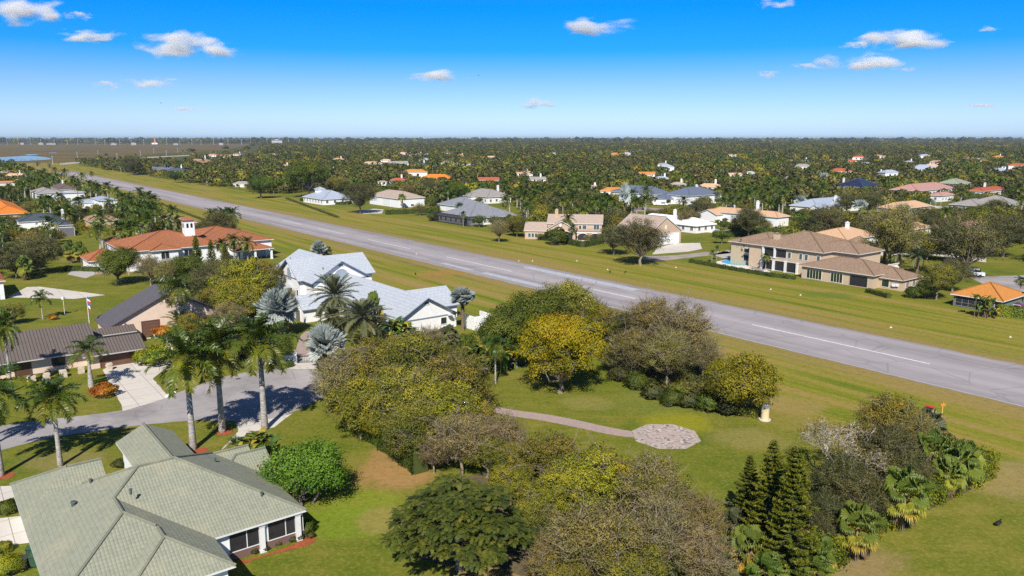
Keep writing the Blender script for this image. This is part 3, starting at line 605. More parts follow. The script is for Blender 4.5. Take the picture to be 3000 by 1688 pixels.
pm, nt, out = new_mat('weathered_pavers'); n = N(nt); g = n('NewGeometry').outputs['Position']; a = n.noise(g, .8, 5, .7, .6)
br = n('TexBrick', ins={'Scale': 1., 'Brick Width': .4, 'Row Height': .2, 'Mortar Size': .012, 'Color1': (.46, .37, .32, 1), 'Color2': (.40, .32, .28, 1), 'Mortar': (.2, .17, .15, 1)}); n.link(g, br.inputs[0])
principled(n, out, n.mix(n.step(a, .46, .58), br.outputs[0], n.mix(n.step(n.noise(g, 2.2, 4), .4, .6), (.15, .12, .105), (.5, .44, .39))), .9, a, .3, .02)
ob = MB(); R8 = 4.15
op = [(oc[0]+R8*math.cos(math.pi/8+i*math.pi/4), oc[1]+R8*math.sin(math.pi/8+i*math.pi/4)) for i in range(8)]
flat('octagon_patio', op, .05, pm, th=.06)
paved('concrete_apron', [(1640, 640), (1655, 622), (1700, 612), (1760, 611), (1766, 626), (1730, 633), (1690, 636)])
paved('concrete_apron', [(895, 533), (940, 525), (965, 527), (960, 537), (915, 538)])
paved('taxi_strip', [(1605, 652), (1620, 645), (1700, 642), (1790, 632), (1830, 632), (1838, 637), (1760, 645), (1660, 657)], plain('worn_strip', (.34, .29, .25), .9, .3, .3))
paved('driveway', [(1790, 640), (1835, 628), (1850, 640), (1835, 655)], plain('grey_concrete', (.42, .39, .37), .9))
paved('street', [(2435, 697), (2470, 696), (2640, 690), (2640, 760), (2540, 735), (2490, 722)], RD)
paved('street', [(1990, 573), (2030, 572), (2110, 577), (2100, 590), (2000, 583)], RD)
paved('side_street', [(1560, 520), (1750, 526), (1930, 536), (1920, 543), (1700, 535), (1560, 530)], plain('brown_pavers', (.3, .24, .2), .9))
paved('pale_path', [(2200, 630), (2330, 625), (2480, 650), (2480, 660), (2330, 640), (2200, 643)])
paved('patio', [(2340, 518), (2455, 522), (2420, 530), (2370, 528)])
paved('driveway', [(215, 700), (170, 690), (190, 672), (240, 662), (240, 690)], plain('grey_concrete', (.42, .39, .37), .9))
paved('driveway', [(240, 690), (230, 655), (262, 640), (300, 655), (290, 690)], plain('rosy_pavers', (.4, .28, .24), .9))
# marsh and pond
mm, nt, out = new_mat('marsh_sedge'); n = N(nt); g = n('NewGeometry').outputs['Position']; mp = n('Mapping'); n.link(g, mp.inputs[0]); mp.inputs['Scale'].default_value = (.25, 1, 1)
a = n.noise(mp.outputs[0], .012, 6, .65); b = n.noise(mp.outputs[0], .08, 4, .7)
f = n.math('ADD', n.math('MULTIPLY', a, .6), n.math('MULTIPLY', b, .4))
principled(n, out, n.ramp(f, [(.36, (.05, .06, .02)), (.48, (.13, .10, .04)), (.57, (.17, .12, .05)), (.7, (.085, .085, .03))]), .95, b, .5, .5, .05)
def far_poly(L): return [tuple(WV(*p)[:2]) for p in L]
flat('marsh', far_poly([(-400, 408), (-400, 363), (300, 362.5), (640, 362.5), (560, 378), (420, 385), (250, 401), (150, 410)]), .02, mm)
wm, nt, out = new_mat('pond_water'); n = N(nt); g = n('NewGeometry').outputs['Position']; principled(n, out, (.02, .05, .09), .12, n.noise(g, .5, 3), .1, .05, .5)
for L in ([(-100, 398), (20, 395), (70, 391), (120, 396), (135, 401), (60, 405), (-100, 409)], [(58, 389), (85, 387.5), (100, 389), (75, 391)], [(120, 384.3), (145, 384), (142, 385.2), (122, 385.2)]):
    flat('pond', smooth_poly(far_poly(L), 2), .06, wm)
paved('levee_road', [(150, 411), (300, 398), (480, 390), (480, 392), (300, 401), (152, 415)], plain('pale_gravel', (.4, .35, .28), .95), .05)
# ------------------------------------------------------------------ houses
WHITE = plain('white_stucco', (.80, .80, .79), .85, .08); CREAM = plain('cream_trim', (.76, .72, .64), .8, .1); FASC = plain('white_fascia', (.72, .72, .70), .6)
DGLASS = glass('dark_glass'); BGLASS = glass('sky_glass', (.06, .10, .13), .05); SCREEN = plain('screen_and_recess_shade', (.03, .028, .03), .5, .3, 2)  # dark panels for porch screens and for shade painted into open recesses
BROWN_D = plain('brown_door', (.15, .075, .05), .7); GREYD = plain('grey_door', (.16, .155, .17), .6); CONC = plain('pale_concrete', (.58, .54, .49))
RM = dict(
 green=roofmat('green_tile', (.285, .295, .215), (.265, .275, .20), .27, .36, .016, 0., .66, .27, (.45, (.37, .335, .225)), bump=.35),
 white=roofmat('white_tile', (.43, .465, .51), (.41, .445, .49), .9, .8, .06, .5, .78, 0, (.25, (.37, .41, .455)), bump=.25),
 brownmetal=roofmat('brown_metal', (.155, .125, .105), (.145, .118, .10), .45, 30., .035, 0., .35, 0, bump=1.2, spec=.5, rough=.5),
 darkshingle=roofmat('dark_shingle', (.125, .115, .125), (.095, .088, .096), .3, .16, .012, .5, .6, bump=.3),
 redtile=roofmat('weathered_red_tile', (.64, .22, .065), (.46, .18, .095), .22, .38, .025, .5, .3, .22, (.5, (.27, .145, .115)), bump=.9),
 orange=roofmat('orange_tile', (.66, .27, .055), (.60, .24, .05), .28, .36, .02, .5, .45, .28, (.15, (.5, .2, .05))),
 brighttile=roofmat('bright_orange_tile', (.80, .25, .03), (.72, .22, .03), .28, .36, .02, .5, .45, .28, (.15, (.6, .2, .03))),
 peach=roofmat('peach_tile', (.66, .42, .245), (.62, .39, .225), .3, .36, .014, .5, .6, 0, (.15, (.55, .36, .22))),
 tantile=roofmat('mixed_tan_tile', (.46, .315, .21), (.33, .215, .145), .24, .36, .025, .5, .4, .24, (.35, (.42, .27, .14)), bump=.9),
 beige=roofmat('beige_tile', (.48, .375, .30), (.43, .33, .265), .3, .36, .016, .5, .55, 0, (.2, (.4, .3, .25))),
 greytile=roofmat('grey_tile', (.36, .33, .305), (.31, .285, .265), .3, .36, .016, .5, .5, 0, (.2, (.3, .27, .25))),
 greyshingle=roofmat('grey_shingle', (.30, .31, .34), (.20, .205, .23), .5, .25, .015, .5, .6, 0, (.3, (.16, .165, .18))),
 slate=roofmat('slate_tile', (.085, .105, .13), (.075, .095, .12), .3, .36, .02, .5, .4, .3),
 bluegrey=roofmat('bluegrey_tile', (.155, .185, .25), (.135, .165, .23), .35, .36, .02, .5, .5, .35),
 paleblue=roofmat('pale_bluegrey_metal', (.42, .47, .55), (.40, .45, .53), .45, 30., .03, 0., .6, rough=.4, spec=.5),
 whiteflat=plain('white_roof_coating', (.78, .78, .77), .6), solar=roofmat('solar_panels', (.012, .018, .05), (.018, .025, .07), 1., 1.6, .04, 0., .5, rough=.2, spec=.6, mort=(.12, .12, .13)),
 pink=roofmat('pink_tile', (.52, .29, .235), (.47, .26, .21), .3, .36, .016, .5, .55), red=roofmat('red_tile', (.47, .12, .055), (.42, .10, .05), .3, .36, .016, .5, .5), sage=roofmat('sage_tile', (.33, .36, .26), (.3, .33, .24), .3, .36, .016, .5, .55),
 brown=roofmat('brown_tile', (.17, .12, .10), (.14, .10, .085), .3, .36, .016, .5, .5), tan=roofmat('tan_tile', (.42, .26, .165), (.38, .235, .15), .3, .36, .016, .5, .55))
HOUSES = []   # (landmark phrase, world xy, image box) for placing and naming the trees
class House:
    def __init__(s, name, label, u, v, roof, wall, short=None, cat_='house', group=None, fascia=FASC, th=TH, trim=CREAM):
        s.e1 = np.array((math.cos(th), math.sin(th))); s.e2 = np.array((-s.e1[1], s.e1[0])); s.o = np.array(XY(u, v)) if th == TH else np.array((u, v), float)
        s.u, s.v = (u, v) if th == TH else (0, 0)
        s.r = empty(name, (s.o[0], s.o[1], 0)); tag(s.r, label, cat_, group); s.w = MB(); s.f = MB(); s.cap = MB(); s.roof, s.wall, s.fascia, s.trim = roof, wall, fascia, trim; s.k = 0
        s.short = short; s.pts = []; s.boxes = []; s.caps = False; s.nw = 0
    def P(s, u, v, z): u -= s.u; v -= s.v; return (s.o[0]+u*s.e1[0]+v*s.e2[0], s.o[1]+u*s.e1[1]+v*s.e2[1], z)
    def rpoly(s, P, e_dir, t=.18, gable=False):
        P = [np.array(p, float) for p in P]; nrm = np.cross(P[1]-P[0], P[2]-P[0]); nrm /= np.linalg.norm(nrm)
        if nrm[2] < 0: P = P[::-1]; nrm = -nrm
        e = np.array(e_dir, float); g = np.cross(nrm, e); g /= np.linalg.norm(g); o = P[0]
        uv = [(float((p-o)@e), float((p-o)@g)) for p in P]
        s.f.poly(P, 0, uv); B = [p-np.array((0, 0, t)) for p in P]; s.f.poly(B[::-1], 1)
        for i in range(len(P)): j = (i+1) % len(P); s.f.poly([B[i], B[j], P[j], P[i]], 1)
    def block(s, u0, u1, v0, v1, z, p, ax='u', ends='hh', ov=.6, walls=True, wz=0., skip='', t=.18, nc=(), cut={}):
        """rectangle of eaves u0..u1, v0..v1 at height z, pitch p; ends: h hip, g gable at the low / high end of the ridge axis"""
        s.k += 1; z = z+.004*s.k; du, dv = u1-u0, v1-v0; P = s.P
        half = (dv if ax == 'u' else du)/2; h = half*p; a = half if ends[0] == 'h' else 0; b = half if ends[1] == 'h' else 0
        L = du if ax == 'u' else dv
        if a+b > L: a = b = L/2 if a and b else L; h = min(h, (L/2 if a and b else L)*p) if a+b > L else h
        E1 = np.array((*s.e1, 0)); E2_ = np.array((*s.e2, 0))
        if ax == 'u':
            vm_ = (v0+v1)/2; A, B = P(u0+a, vm_, z+h), P(u1-b, vm_, z+h); c = [P(u0, v0, z), P(u1, v0, z), P(u1, v1, z), P(u0, v1, z)]
            s.rpoly([c[0], c[1], B, A], E1, t); s.rpoly([c[2], c[3], A, B], -E1, t)
            if a: s.rpoly([c[3], c[0], A], -E2_, t)
            if b: s.rpoly([c[1], c[2], B], E2_, t)
            hips = [(A, c[0]), (A, c[3])]*(a > 0)+[(B, c[1]), (B, c[2])]*(b > 0)+[(A, B)]
        else:
            um = (u0+u1)/2; A, B = P(um, v0+a, z+h), P(um, v1-b, z+h); c = [P(u0, v0, z), P(u1, v0, z), P(u1, v1, z), P(u0, v1, z)]
            s.rpoly([c[1], c[2], B, A], E2_, t); s.rpoly([c[3], c[0], A, B], -E2_, t)
            if a: s.rpoly([c[0], c[1], A], E1, t)
            if b: s.rpoly([c[2], c[3], B], -E1, t)
            hips = [(A, c[0]), (A, c[1])]*(a > 0)+[(B, c[2]), (B, c[3])]*(b > 0)+[(A, B)]
        for ih, (x, y) in enumerate(hips):
            if ih in nc: continue
            if ih in cut: y = tuple(np.array(x)+(np.array(y)-np.array(x))*cut[ih])
            if np.linalg.norm(np.array(x)-np.array(y)) > .3: s.cap.tube([np.array(x)+(0, 0, .03), np.array(y)+(0, 0, .03)], [.13, .13], 6)
        a0, a1, b0, b1 = u0+ov, u1-ov, v0+ov, v1-ov; wt = z+ov*p-t-.01
        if walls:
            q = [(a0, b0), (a1, b0), (a1, b1), (a0, b1)]
            for i, nme in enumerate(('v0', 'u1', 'v1', 'u0')):
                if nme in skip: continue
                x, y = q[i], q[(i+1) % 4]; pts = [P(*x, wz), P(*y, wz), P(*y, wt), P(*x, wt)]
                if (ax == 'u' and ((nme == 'u0' and not a) or (nme == 'u1' and not b))) or (ax == 'v' and ((nme == 'v0' and not a) or (nme == 'v1' and not b))):
                    m = ((x[0]+y[0])/2, (x[1]+y[1])/2); pts = [P(*x, wz), P(*y, wz), P(*y, wt), P(*m, wt+(half-ov)*p), P(*x, wt)]
                s.w.poly(pts, 0)
        s.boxes.append((u0, u1, v0, v1)); s.pts += [P(u0, v0, 0), P(u1, v0, 0), P(u1, v1, z), P(u0, v1, z+h), P(u0, v0, z)]
        b_ = dict(u0=a0, u1=a1, v0=b0, v1=b1, z=wt, top=z+h); s.last = b_; return b_
    def axes(s, b, face):
        """origin, along, outward for a wall face of block b"""
        if face == 'v0': return (lambda a, n, z: s.P(b['u0']+a, b['v0']-n, z)), b['u1']-b['u0']
        if face == 'v1': return (lambda a, n, z: s.P(b['u1']-a, b['v1']+n, z)), b['u1']-b['u0']
        if face == 'u1': return (lambda a, n, z: s.P(b['u1']+n, b['v0']+a, z)), b['v1']-b['v0']
        return (lambda a, n, z: s.P(b['u0']-n, b['v1']-a, z)), b['v1']-b['v0']
    def bar(s, mb, Q, a0, a1, z0, z1, n0, n1, m=0):
        c = [Q(a0, n1, z0), Q(a1, n1, z0), Q(a1, n1, z1), Q(a0, n1, z1)]; d = [Q(a0, n0, z0), Q(a1, n0, z0), Q(a1, n0, z1), Q(a0, n0, z1)]
        mb.poly(c, m); mb.poly([d[3], d[2], c[2], c[3]][::-1], m); mb.poly([d[1], c[1], c[2], d[2]][::-1][::-1], m); mb.poly([d[0], d[3], c[3], c[0]], m); mb.poly([d[0], c[0], c[1], d[1]], m)
    def win(s, b, face, a, w, z0, h, frame=None, pane=None, mull=1, name='window', bars=0, fr=.09):
        Q, L = s.axes(b, face); mb = MB(); frame = frame or s.trim
        for x0, x1, y0, y1 in ((a-w/2-fr, a-w/2, z0-fr, z0+h+fr), (a+w/2, a+w/2+fr, z0-fr, z0+h+fr), (a-w/2, a+w/2, z0+h, z0+h+fr), (a-w/2, a+w/2, z0-fr*1.3, z0)): s.bar(mb, Q, x0, x1, y0, y1, 0, .09)
        for i in range(1, mull): x = a-w/2+w*i/mull; s.bar(mb, Q, x-.035, x+.035, z0, z0+h, 0, .07)
        for i in range(bars): y = z0+h*(i+1)/(bars+1); s.bar(mb, Q, a-w/2, a+w/2, y-.03, y+.03, 0, .065)
        o = mb.build(name, frame, s.r); pb_ = MB(); pb_.poly([Q(a-w/2, .03, z0), Q(a+w/2, .03, z0), Q(a+w/2, .03, z0+h), Q(a-w/2, .03, z0+h)])
        pb_.build('pane', pane or DGLASS, o, off=s.r.location); s.nw += 1; return o
    def door(s, b, face, a, w, h, mat=BROWN_D, name='garage_door', z0=0., rows=5, frame=True):
        Q, L = s.axes(b, face); mb = MB()
        for i in range(rows): y0 = z0+h*i/rows; s.bar(mb, Q, a-w/2, a+w/2, y0+.015, z0+h*(i+1)/rows-.015, 0, .05, 0)
        s.bar(mb, Q, a-w/2, a+w/2, z0, z0+h, 0, .03, 0)
        if frame:
            for x0, x1, y0, y1 in ((a-w/2-.12, a-w/2, z0, z0+h+.12), (a+w/2, a+w/2+.12, z0, z0+h+.12), (a-w/2, a+w/2, z0+h, z0+h+.12)): s.bar(mb, Q, x0, x1, y0, y1, 0, .1, 1)
        return mb.build(name, [mat, s.trim], s.r)
    def auto(s, b, faces=('v0', 'u1'), step=3.6, w=1.2, h=1.3, z0=1.0, frame=None):
        for f in faces:
            Q, L = s.axes(b, f); n_ = int(L/step)
            if L < 2.5: continue
            n_ = max(1, n_)
            for i in range(n_): s.win(b, f, L*(i+.5)/n_, w, z0, h, frame, mull=2)
    def chimney(s, u, v, z0, z1, w=.9, d=.7, mat=None, capm=None):
        mb = MB(); P0 = s.P(u, v, 0); ax = (P0, s.e1, s.e2); mb.box(-w/2, w/2, -d/2, d/2, z0, z1, 0, ax); mb.box(-w/2-.1, w/2+.1, -d/2-.1, d/2+.1, z1, z1+.15, 1, ax); mb.box(-w/4, w/4, -d/4, d/4, z1+.15, z1+.4, 1, ax)
        return mb.build('chimney', [mat or s.wall, capm or s.wall], s.r)
    def col(s, u, v, z, w=.4, mat=None, name='column', z0=0.):
        mb = MB(); ax = (s.P(u, v, 0), s.e1, s.e2); mb.box(-w/2, w/2, -w/2, w/2, z0, z, 0, ax); mb.box(-w/2-.06, w/2+.06, -w/2-.06, w/2+.06, z0, z0+.25, 0, ax); mb.box(-w/2-.05, w/2+.05, -w/2-.05, w/2+.05, z-.25, z-.02, 0, ax)
        return mb.build(name, mat or FASC, s.r)
    def done(s):
        if s.w.f: s.w.build('wall', s.wall, s.r)
        rf = s.f.build('roof', [s.roof, s.fascia], s.r)
        if s.cap.f and s.caps: s.cap.build('ridge_cap', s.roof, rf, off=s.r.location)
        px = [PR(*p) for p in s.pts]; s.bb = (min(p[0] for p in px), max(p[0] for p in px), min(p[1] for p in px), max(p[1] for p in px))
        HOUSES.append((s.short, np.mean(np.array(s.pts)[:, :2], 0), s.bb, [(np.array(s.P((a+b)/2, (c+d)/2, 0))[:2], max(b-a, d-c)/2+2) for a, b, c, d in s.boxes], s)); return s
def facing(b, u, v): return u-b['u0'], v-b['v0']
# --- green-roofed house, nearest
zc0 = 2.8; O_ = W(898, 1494, zc0); TG = R_(38.0)
g = House('ranch_house', 'single-storey white house under a large sage green tiled hip roof, nearest the camera', O_[0], O_[1], RM['green'], WHITE, 'green-roofed house', th=TG)
g.u = g.v = 0; g.caps = True
b1 = g.block(-20, 0, 0, 17, zc0, .5, 'u', ov=.5, cut={0: .3, 1: .45})
b2 = g.block(-20, -7.95, -3.2, 12.1, zc0, .5, 'v', ov=.5, nc=(2, 3), cut={1: .32})
b3 = g.block(-16, -7.97, -5.25, 4.7, zc0, .5, 'v', ov=.5, nc=(2, 3))
g.block(-9.9, -4.1, 12, 27.2, zc0, .5, 'v', 'hg', ov=.5)
g.block(-20, -12.9, 13.4, 22, zc0, .5, 'u', 'hg', ov=.5, nc=(0,))
g.block(-8, -.45, 9.2, 16.8, zc0, .5, 'u', 'hg', ov=.5); g.block(-5, 1., 9.22, 15.3, zc0, .5, 'u', 'hg', ov=.5)
Lp = 7.35; a0 = 20-7.45
PB = plain('brown_kneewall', (.17, .1, .085), .8)
g.door(b1, 'v0', a0+3.7, 6.9, .75, PB, 'knee_wall', rows=1, frame=False)
for a_, w_ in ((a0+1.75, 2.9), (a0+5.15, 3.1)): g.win(b1, 'v0', a_, w_, .8, 1.6, FASC, SCREEN, 2, 'porch_screen', 0, .05)
for u_ in (-3.95, -.72): g.col(u_, .42, 2.62, .45)
for u_, v_, r_ in ((-16.5, 9.5, .18), (-14.8, 11.4, .1), (-12.9, 4.9, .1), (-3.0, 2.5, .1), (-4.6, 10, .1)):
    zz = 2.8+.5*min(u_+20, -u_, v_ if u_ > -8 else 99, 17-v_ if v_ > 9 else 99); mb = MB(); mb.lathe(g.P(u_, v_, zz-.1), [(r_, 0), (r_, .35), (r_*1.5, .38), (r_*1.2, .5)], 8); mb.build('roof_vent', plain('dark_vent', (.08, .1, .1)), g.r)
for i in range(3): g.win(b3, 'u1', 1.2+i*2.2, 1.2, .9, 1.3, FASC)
g.win(b2, 'u0', 6, 1.5, .9, 1.3, FASC); g.win(b2, 'u0', 10, 1.5, .9, 1.3, FASC)
g.done()
# --- white tiled house by the runway
h = House('gabled_house', 'white two-part house with steep white-tiled gables beside the runway', -150, 68, RM['white'], WHITE, 'white gabled house', fascia=plain('slate_bargeboard', (.17, .20, .25), .6))
A = h.block(-173.8, -150.6, 62.8, 76.8, 5.2, .6, 'u', 'gg', .7)
A2 = h.block(-168.2, -155.5, 61.8, 80.2, 5.15, .62, 'v', 'gg', .7)
Bk = h.block(-154.2, -118.8, 64.6, 78.8, 2.35, .57, 'u', 'gg', .7)
Cc = h.block(-145.7, -138.9, 55.8, 70, 2.6, .68, 'v', 'gg', .5)
Dd = h.block(-135.8, -125.4, 73, 83, 2.6, .58, 'v', 'gg', .5)
BAND = plain('slate_band', (.2, .23, .28), .7); ARC = plain('bluegrey_arch_panel', (.30, .34, .40), .8)  # arches are filled with one flat blue-grey
def arch(b, face, a, w, z0, h_, mat, name='arched_window'):
    Q, L = h.axes(b, face); mb = MB(); pts = [Q(a-w/2, .05, z0), Q(a+w/2, .05, z0)]+[Q(a+w/2*math.cos(t), .05, z0+h_-w/2+w/2*math.sin(t)) for t in np.linspace(0, math.pi, 13)]
    mb.poly(pts); o = mb.build(name, mat, h.r); fb = MB()
    ring = [(a+w/2*math.cos(t), z0+h_-w/2+w/2*math.sin(t)) for t in np.linspace(0, math.pi, 13)]
    fb.tube([Q(x, .06, z) for x, z in ring], [.06]*13, 5); fb.build('frame', FASC, o, off=h.r.location)
def band(hh, b, face, z, name='trim_band'):
    Q, L = hh.axes(b, face); mb = MB(); hh.bar(mb, Q, 0, L, z, z+.22, 0, .08); mb.build(name, BAND, hh.r)
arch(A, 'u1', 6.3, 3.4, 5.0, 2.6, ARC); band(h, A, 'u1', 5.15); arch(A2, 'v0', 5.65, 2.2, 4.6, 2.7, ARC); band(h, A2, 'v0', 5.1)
band(h, Bk, 'u1', 2.4)
for b_, f_, a_, z_ in ((A, 'u1', 6.3, 8.2), (Bk, 'u1', 6.4, 5.1)): h.win(b_, f_, a_, 1.0, z_, .45, FASC, GREYD, 1, 'gable_vent')
for a_ in (1.2, 9.9): h.win(A2, 'v0', a_, .8, 1.6, 1.3, FASC, mull=1)
h.door(A2, 'v0', 5.65, 1.1, 2.2, plain('teal_door', (.03, .1, .11)), 'door', rows=1)
cb = MB(); Q, L = h.axes(A2, 'v0')
cb.poly([Q(4.4, 0, 2.9), Q(5.65, 0, 3.6), Q(5.65, 1.1, 3.6), Q(4.4, 1.1, 2.9)]); cb.poly([Q(5.65, 0, 3.6), Q(6.9, 0, 2.9), Q(6.9, 1.1, 2.9), Q(5.65, 1.1, 3.6)]); cb.build('door_canopy', RM['white'], h.r)
for b_, f_, a_ in ((Bk, 'u1', 2.4), (Bk, 'u1', 10.)): h.win(b_, f_, a_, 1.2, .9, 1.2, FASC)
h.door(Cc, 'v0', 2.9, 2.2, 2.1, GREYD, 'garage_door'); h.win(Cc, 'u1', 3, 1.3, .9, 1.1, FASC)
for u_, v_, z_ in ((-171, 66.5, 7.6), (-153.2, 66.6, 7.7)):
    mb = MB(); mb.tube([h.P(u_, v_, z_-.3), h.P(u_, v_, z_+.35)], [.1, .1], 7); mb.build('roof_vent', plain('dark_vent', (.08, .1, .1)), h.r)
mb = MB(); ax = (h.P(-118.4, 79.2, 0), h.e1, h.e2); mb.box(-.2, 3.6, -.3, .0, 0, 2.5, 0, ax); mb.box(3.4, 3.7, 0, 3.6, 0, 2.5, 0, ax); mb.box(-.2, 3.7, 3.6, 3.9, 0, 2.5, 0, ax); mb.build('courtyard_wall', WHITE, h.r)
mb = MB(); c_ = h.P(-118.8, 76.4, 2.3); mb.lathe(c_, [(.05, 0), (.35, .1), (.55, .3)], 12); mb.build('satellite_dish', plain('dish_white', (.7, .7, .7)), h.r)
h.done()
# --- brown metal roofed house and its tall peach hall
PEACH = plain('peach_stucco', (.72, .55, .43), .85, .08)
k = House('hangar_hall', 'tall peach stucco hall with one broad dark shingle gable roof', -150, 32, RM['darkshingle'], PEACH, 'peach gabled hall', fascia=plain('brown_bargeboard', (.11, .075, .065)), trim=plain('brown_trim', (.12, .07, .055)))
b = k.block(-155.5, -145.2, 22.9, 44.3, 2.6, .49, 'u', 'gg', .5)
k.door(b, 'u1', 6.9, 2.8, 3.0, BROWN_D); k.door(b, 'u1', 17.2, 2.2, 2.6, BROWN_D); k.win(b, 'u1', 10.2, .9, 6.0, .5, k.trim, GREYD, 1, 'gable_vent')
mb = MB(); Q, L = k.axes(b, 'u1'); mb.box(0, .3, -.1, .1, 3.0, 3.2, 0, (Q(2.8, 0, 0), k.e1, k.e2)); mb.build('wall_lamp', BROWN_D, k.r)
k.done()
k = House('metal_roofed_house', 'long low peach house with brown standing-seam metal roofs and a stone garden front', -135, 12, RM['brownmetal'], PEACH, 'brown metal-roofed house', trim=plain('brown_trim', (.12, .07, .055)), fascia=plain('pale_gutter', (.5, .48, .47)))
b = k.block(-147.2, -131.8, -12, 19.8, 2.5, .38, 'v', 'gg', 1.2); b2 = k.block(-137.8, -129.2, 17., 26, 2.35, .36, 'v', 'gg', 1.1)
k.block(-146, -141.5, 19, 27.2, 2.5, .35, 'v', 'gg', .6)
k.door(b2, 'u1', 3.7, 4.6, 2.0, BROWN_D); k.door(b, 'u1', 20.3, 2.0, 2.1, plain('carved_door', (.1, .05, .03)), 'front_door', rows=2)
for a_ in (3, 8, 13, 25): k.win(b, 'u1', a_, 1.6, .8, 1.2, k.trim)
mb = MB(); mb.box(-2.6, 2.6, -.5, .5, 4.55, 4.6, 0, (k.P(-142.6, 8, 0), k.e1, k.e2)); 
k.done()
# --- left edge white hangar
k = House('white_hangar', 'white hangar with orange barrel-tile hip roof cut by the left edge of the view', -205, 5, RM['redtile'], WHITE, 'white hangar at the left edge')
b = k.block(-217, -200.4, -14, 13.2, 4.2, .42, 'v', 'hh', .5); k.door(b, 'u1', 24.6, 1.0, 2.1, plain('white_door', (.7, .7, .7)), 'door', rows=1)
k.done()
# --- red-tiled mansion
k = House('red_tiled_mansion', 'white mansion with weathered red-orange tile roofs and a small bell tower', -235, 58, RM['redtile'], WHITE, 'red-tiled mansion'); k.caps = True
b = k.block(-247, -222.5, 41.5, 68, 5.4, .3, 'v', 'hh', .7); bb = k.block(-240, -221.2, 47.5, 55.5, 5.3, .3, 'u', 'hh', .7); k.block(-262, -243, 43, 53, 4.4, .36, 'u', 'hh', .6)
b3 = k.block(-258, -228, 59, 84, 5.0, .23, 'v', 'hh', .7); bp = k.block(-237, -221.6, 70.5, 81.5, 3.2, .35, 'u', 'hh', .5, skip='u1v1')
bg = k.block(-243, -231.3, 34, 43.8, 2.5, .42, 'v', 'hh', .5)
k.win(bb, 'u1', 3.2, 2.0, 2.8, 1.9, FASC, mull=2); k.win(b, 'u1', 15.6, 2.2, 2.6, 2.0, FASC, mull=2); k.win(b, 'u1', 18.2, 1.4, 2.6, 2.0, FASC); k.win(bb, 'v0', 4, 1.2, 3, 1.6, FASC); k.win(bb, 'v0', 7, 1.2, 3, 1.6, FASC)
for a_ in (5, 9): k.win(b3, 'u1', a_, 1.6, 1.2, 2.2, FASC, mull=2)
for v_ in (72, 76, 80.8): k.col(-222.3, v_, 3.0, .55, WHITE)
for u_ in (-227, -231): k.col(u_, 80.8, 3.0, .5, WHITE)
tw = MB(); ax = (k.P(-231, 60.3, 0), k.e1, k.e2); tw.box(-1.35, 1.35, -1.35, 1.35, 6.8, 12.1, 0, ax)
tw.build('bell_tower', WHITE, k.r); tr = [o for o in k.r.children if o.name.startswith('bell_tower')][0]
cp = MB(); c4 = [k.P(-231+a, 60.3+b_, 12.1) for a, b_ in ((-1.8, -1.8), (1.8, -1.8), (1.8, 1.8), (-1.8, 1.8))]; ap = k.P(-231, 60.3, 13.2)
for i in range(4): cp.poly([c4[i], c4[(i+1) % 4], ap], 0, [(0, 0), (3.6, 0), (1.8, 2)])
cp.poly(c4[::-1], 0); cp.build('tower_cap', RM['redtile'], tr, off=k.r.location)
tb_ = dict(u0=-232.35, u1=-229.65, v0=58.95, v1=61.65)
for f_, a_ in (('u1', .8), ('u1', 1.9), ('v0', .8), ('v0', 1.9)):
    Q, L = k.axes(tb_, f_); mb = MB(); mb.poly([Q(a_-.3, .02, 9.9), Q(a_+.3, .02, 9.9)]+[Q(a_+.3*math.cos(t), .02, 10.9+.3*math.sin(t)) for t in np.linspace(0, math.pi, 7)]); mb.build('arched_opening', DGLASS, tr, off=k.r.location)
k.done()
# --- tan mansion across the runway
TAN = plain('tan_stucco', (.53, .41, .285), .85, .08)
k = House('tan_mansion', 'large tan stucco mansion with brown tile roofs, turret and pool terrace across the runway', -115, 190, RM['tantile'], TAN, 'tan mansion', fascia=plain('cream_fascia', (.66, .61, .54))); k.caps = True
m1 = k.block(-129, -105.7, 179.8, 202, 6.5, .32, 'u', 'hh', .7); l1 = k.block(-137, -122, 182.4, 199, 6.1, .34, 'v', 'hh', .7)
m2 = k.block(-114, -98.9, 184.4, 197, 6.5, .33, 'u', 'hh', .7)
p1 = k.block(-109.8, -90, 175.5, 189.5, 3.3, .34, 'u', 'hh', .6); q1 = k.block(-95, -84.6, 178.4, 188.4, 2.65, .36, 'u', 'hh', .5)
cen = k.P(-110.9, 206, 0); mb = MB(); mb.lathe(cen, [(3.2, 0), (3.2, 6.4)], 16); mb.build('turret', TAN, k.r); tt = [o for o in k.r.children if o.name.startswith('turret')][0]
mb = MB()
for i in range(12):
    t0, t1 = 6.2832*i/12, 6.2832*(i+1)/12; p0, p1_ = (cen[0]+4*math.cos(t0), cen[1]+4*math.sin(t0), 6.4), (cen[0]+4*math.cos(t1), cen[1]+4*math.sin(t1), 6.4); mb.poly([p0, p1_, (cen[0], cen[1], 8.4)], 0, [(0, 0), (2, 0), (1, 4)]); mb.poly([p1_, p0, (cen[0], cen[1], 6.35)], 1)
mb.build('turret_roof', [RM['tantile'], k.fascia], tt, off=k.r.location)
Lm = m1['u1']-m1['u0']
def ua(b, u): return u-b['u0']
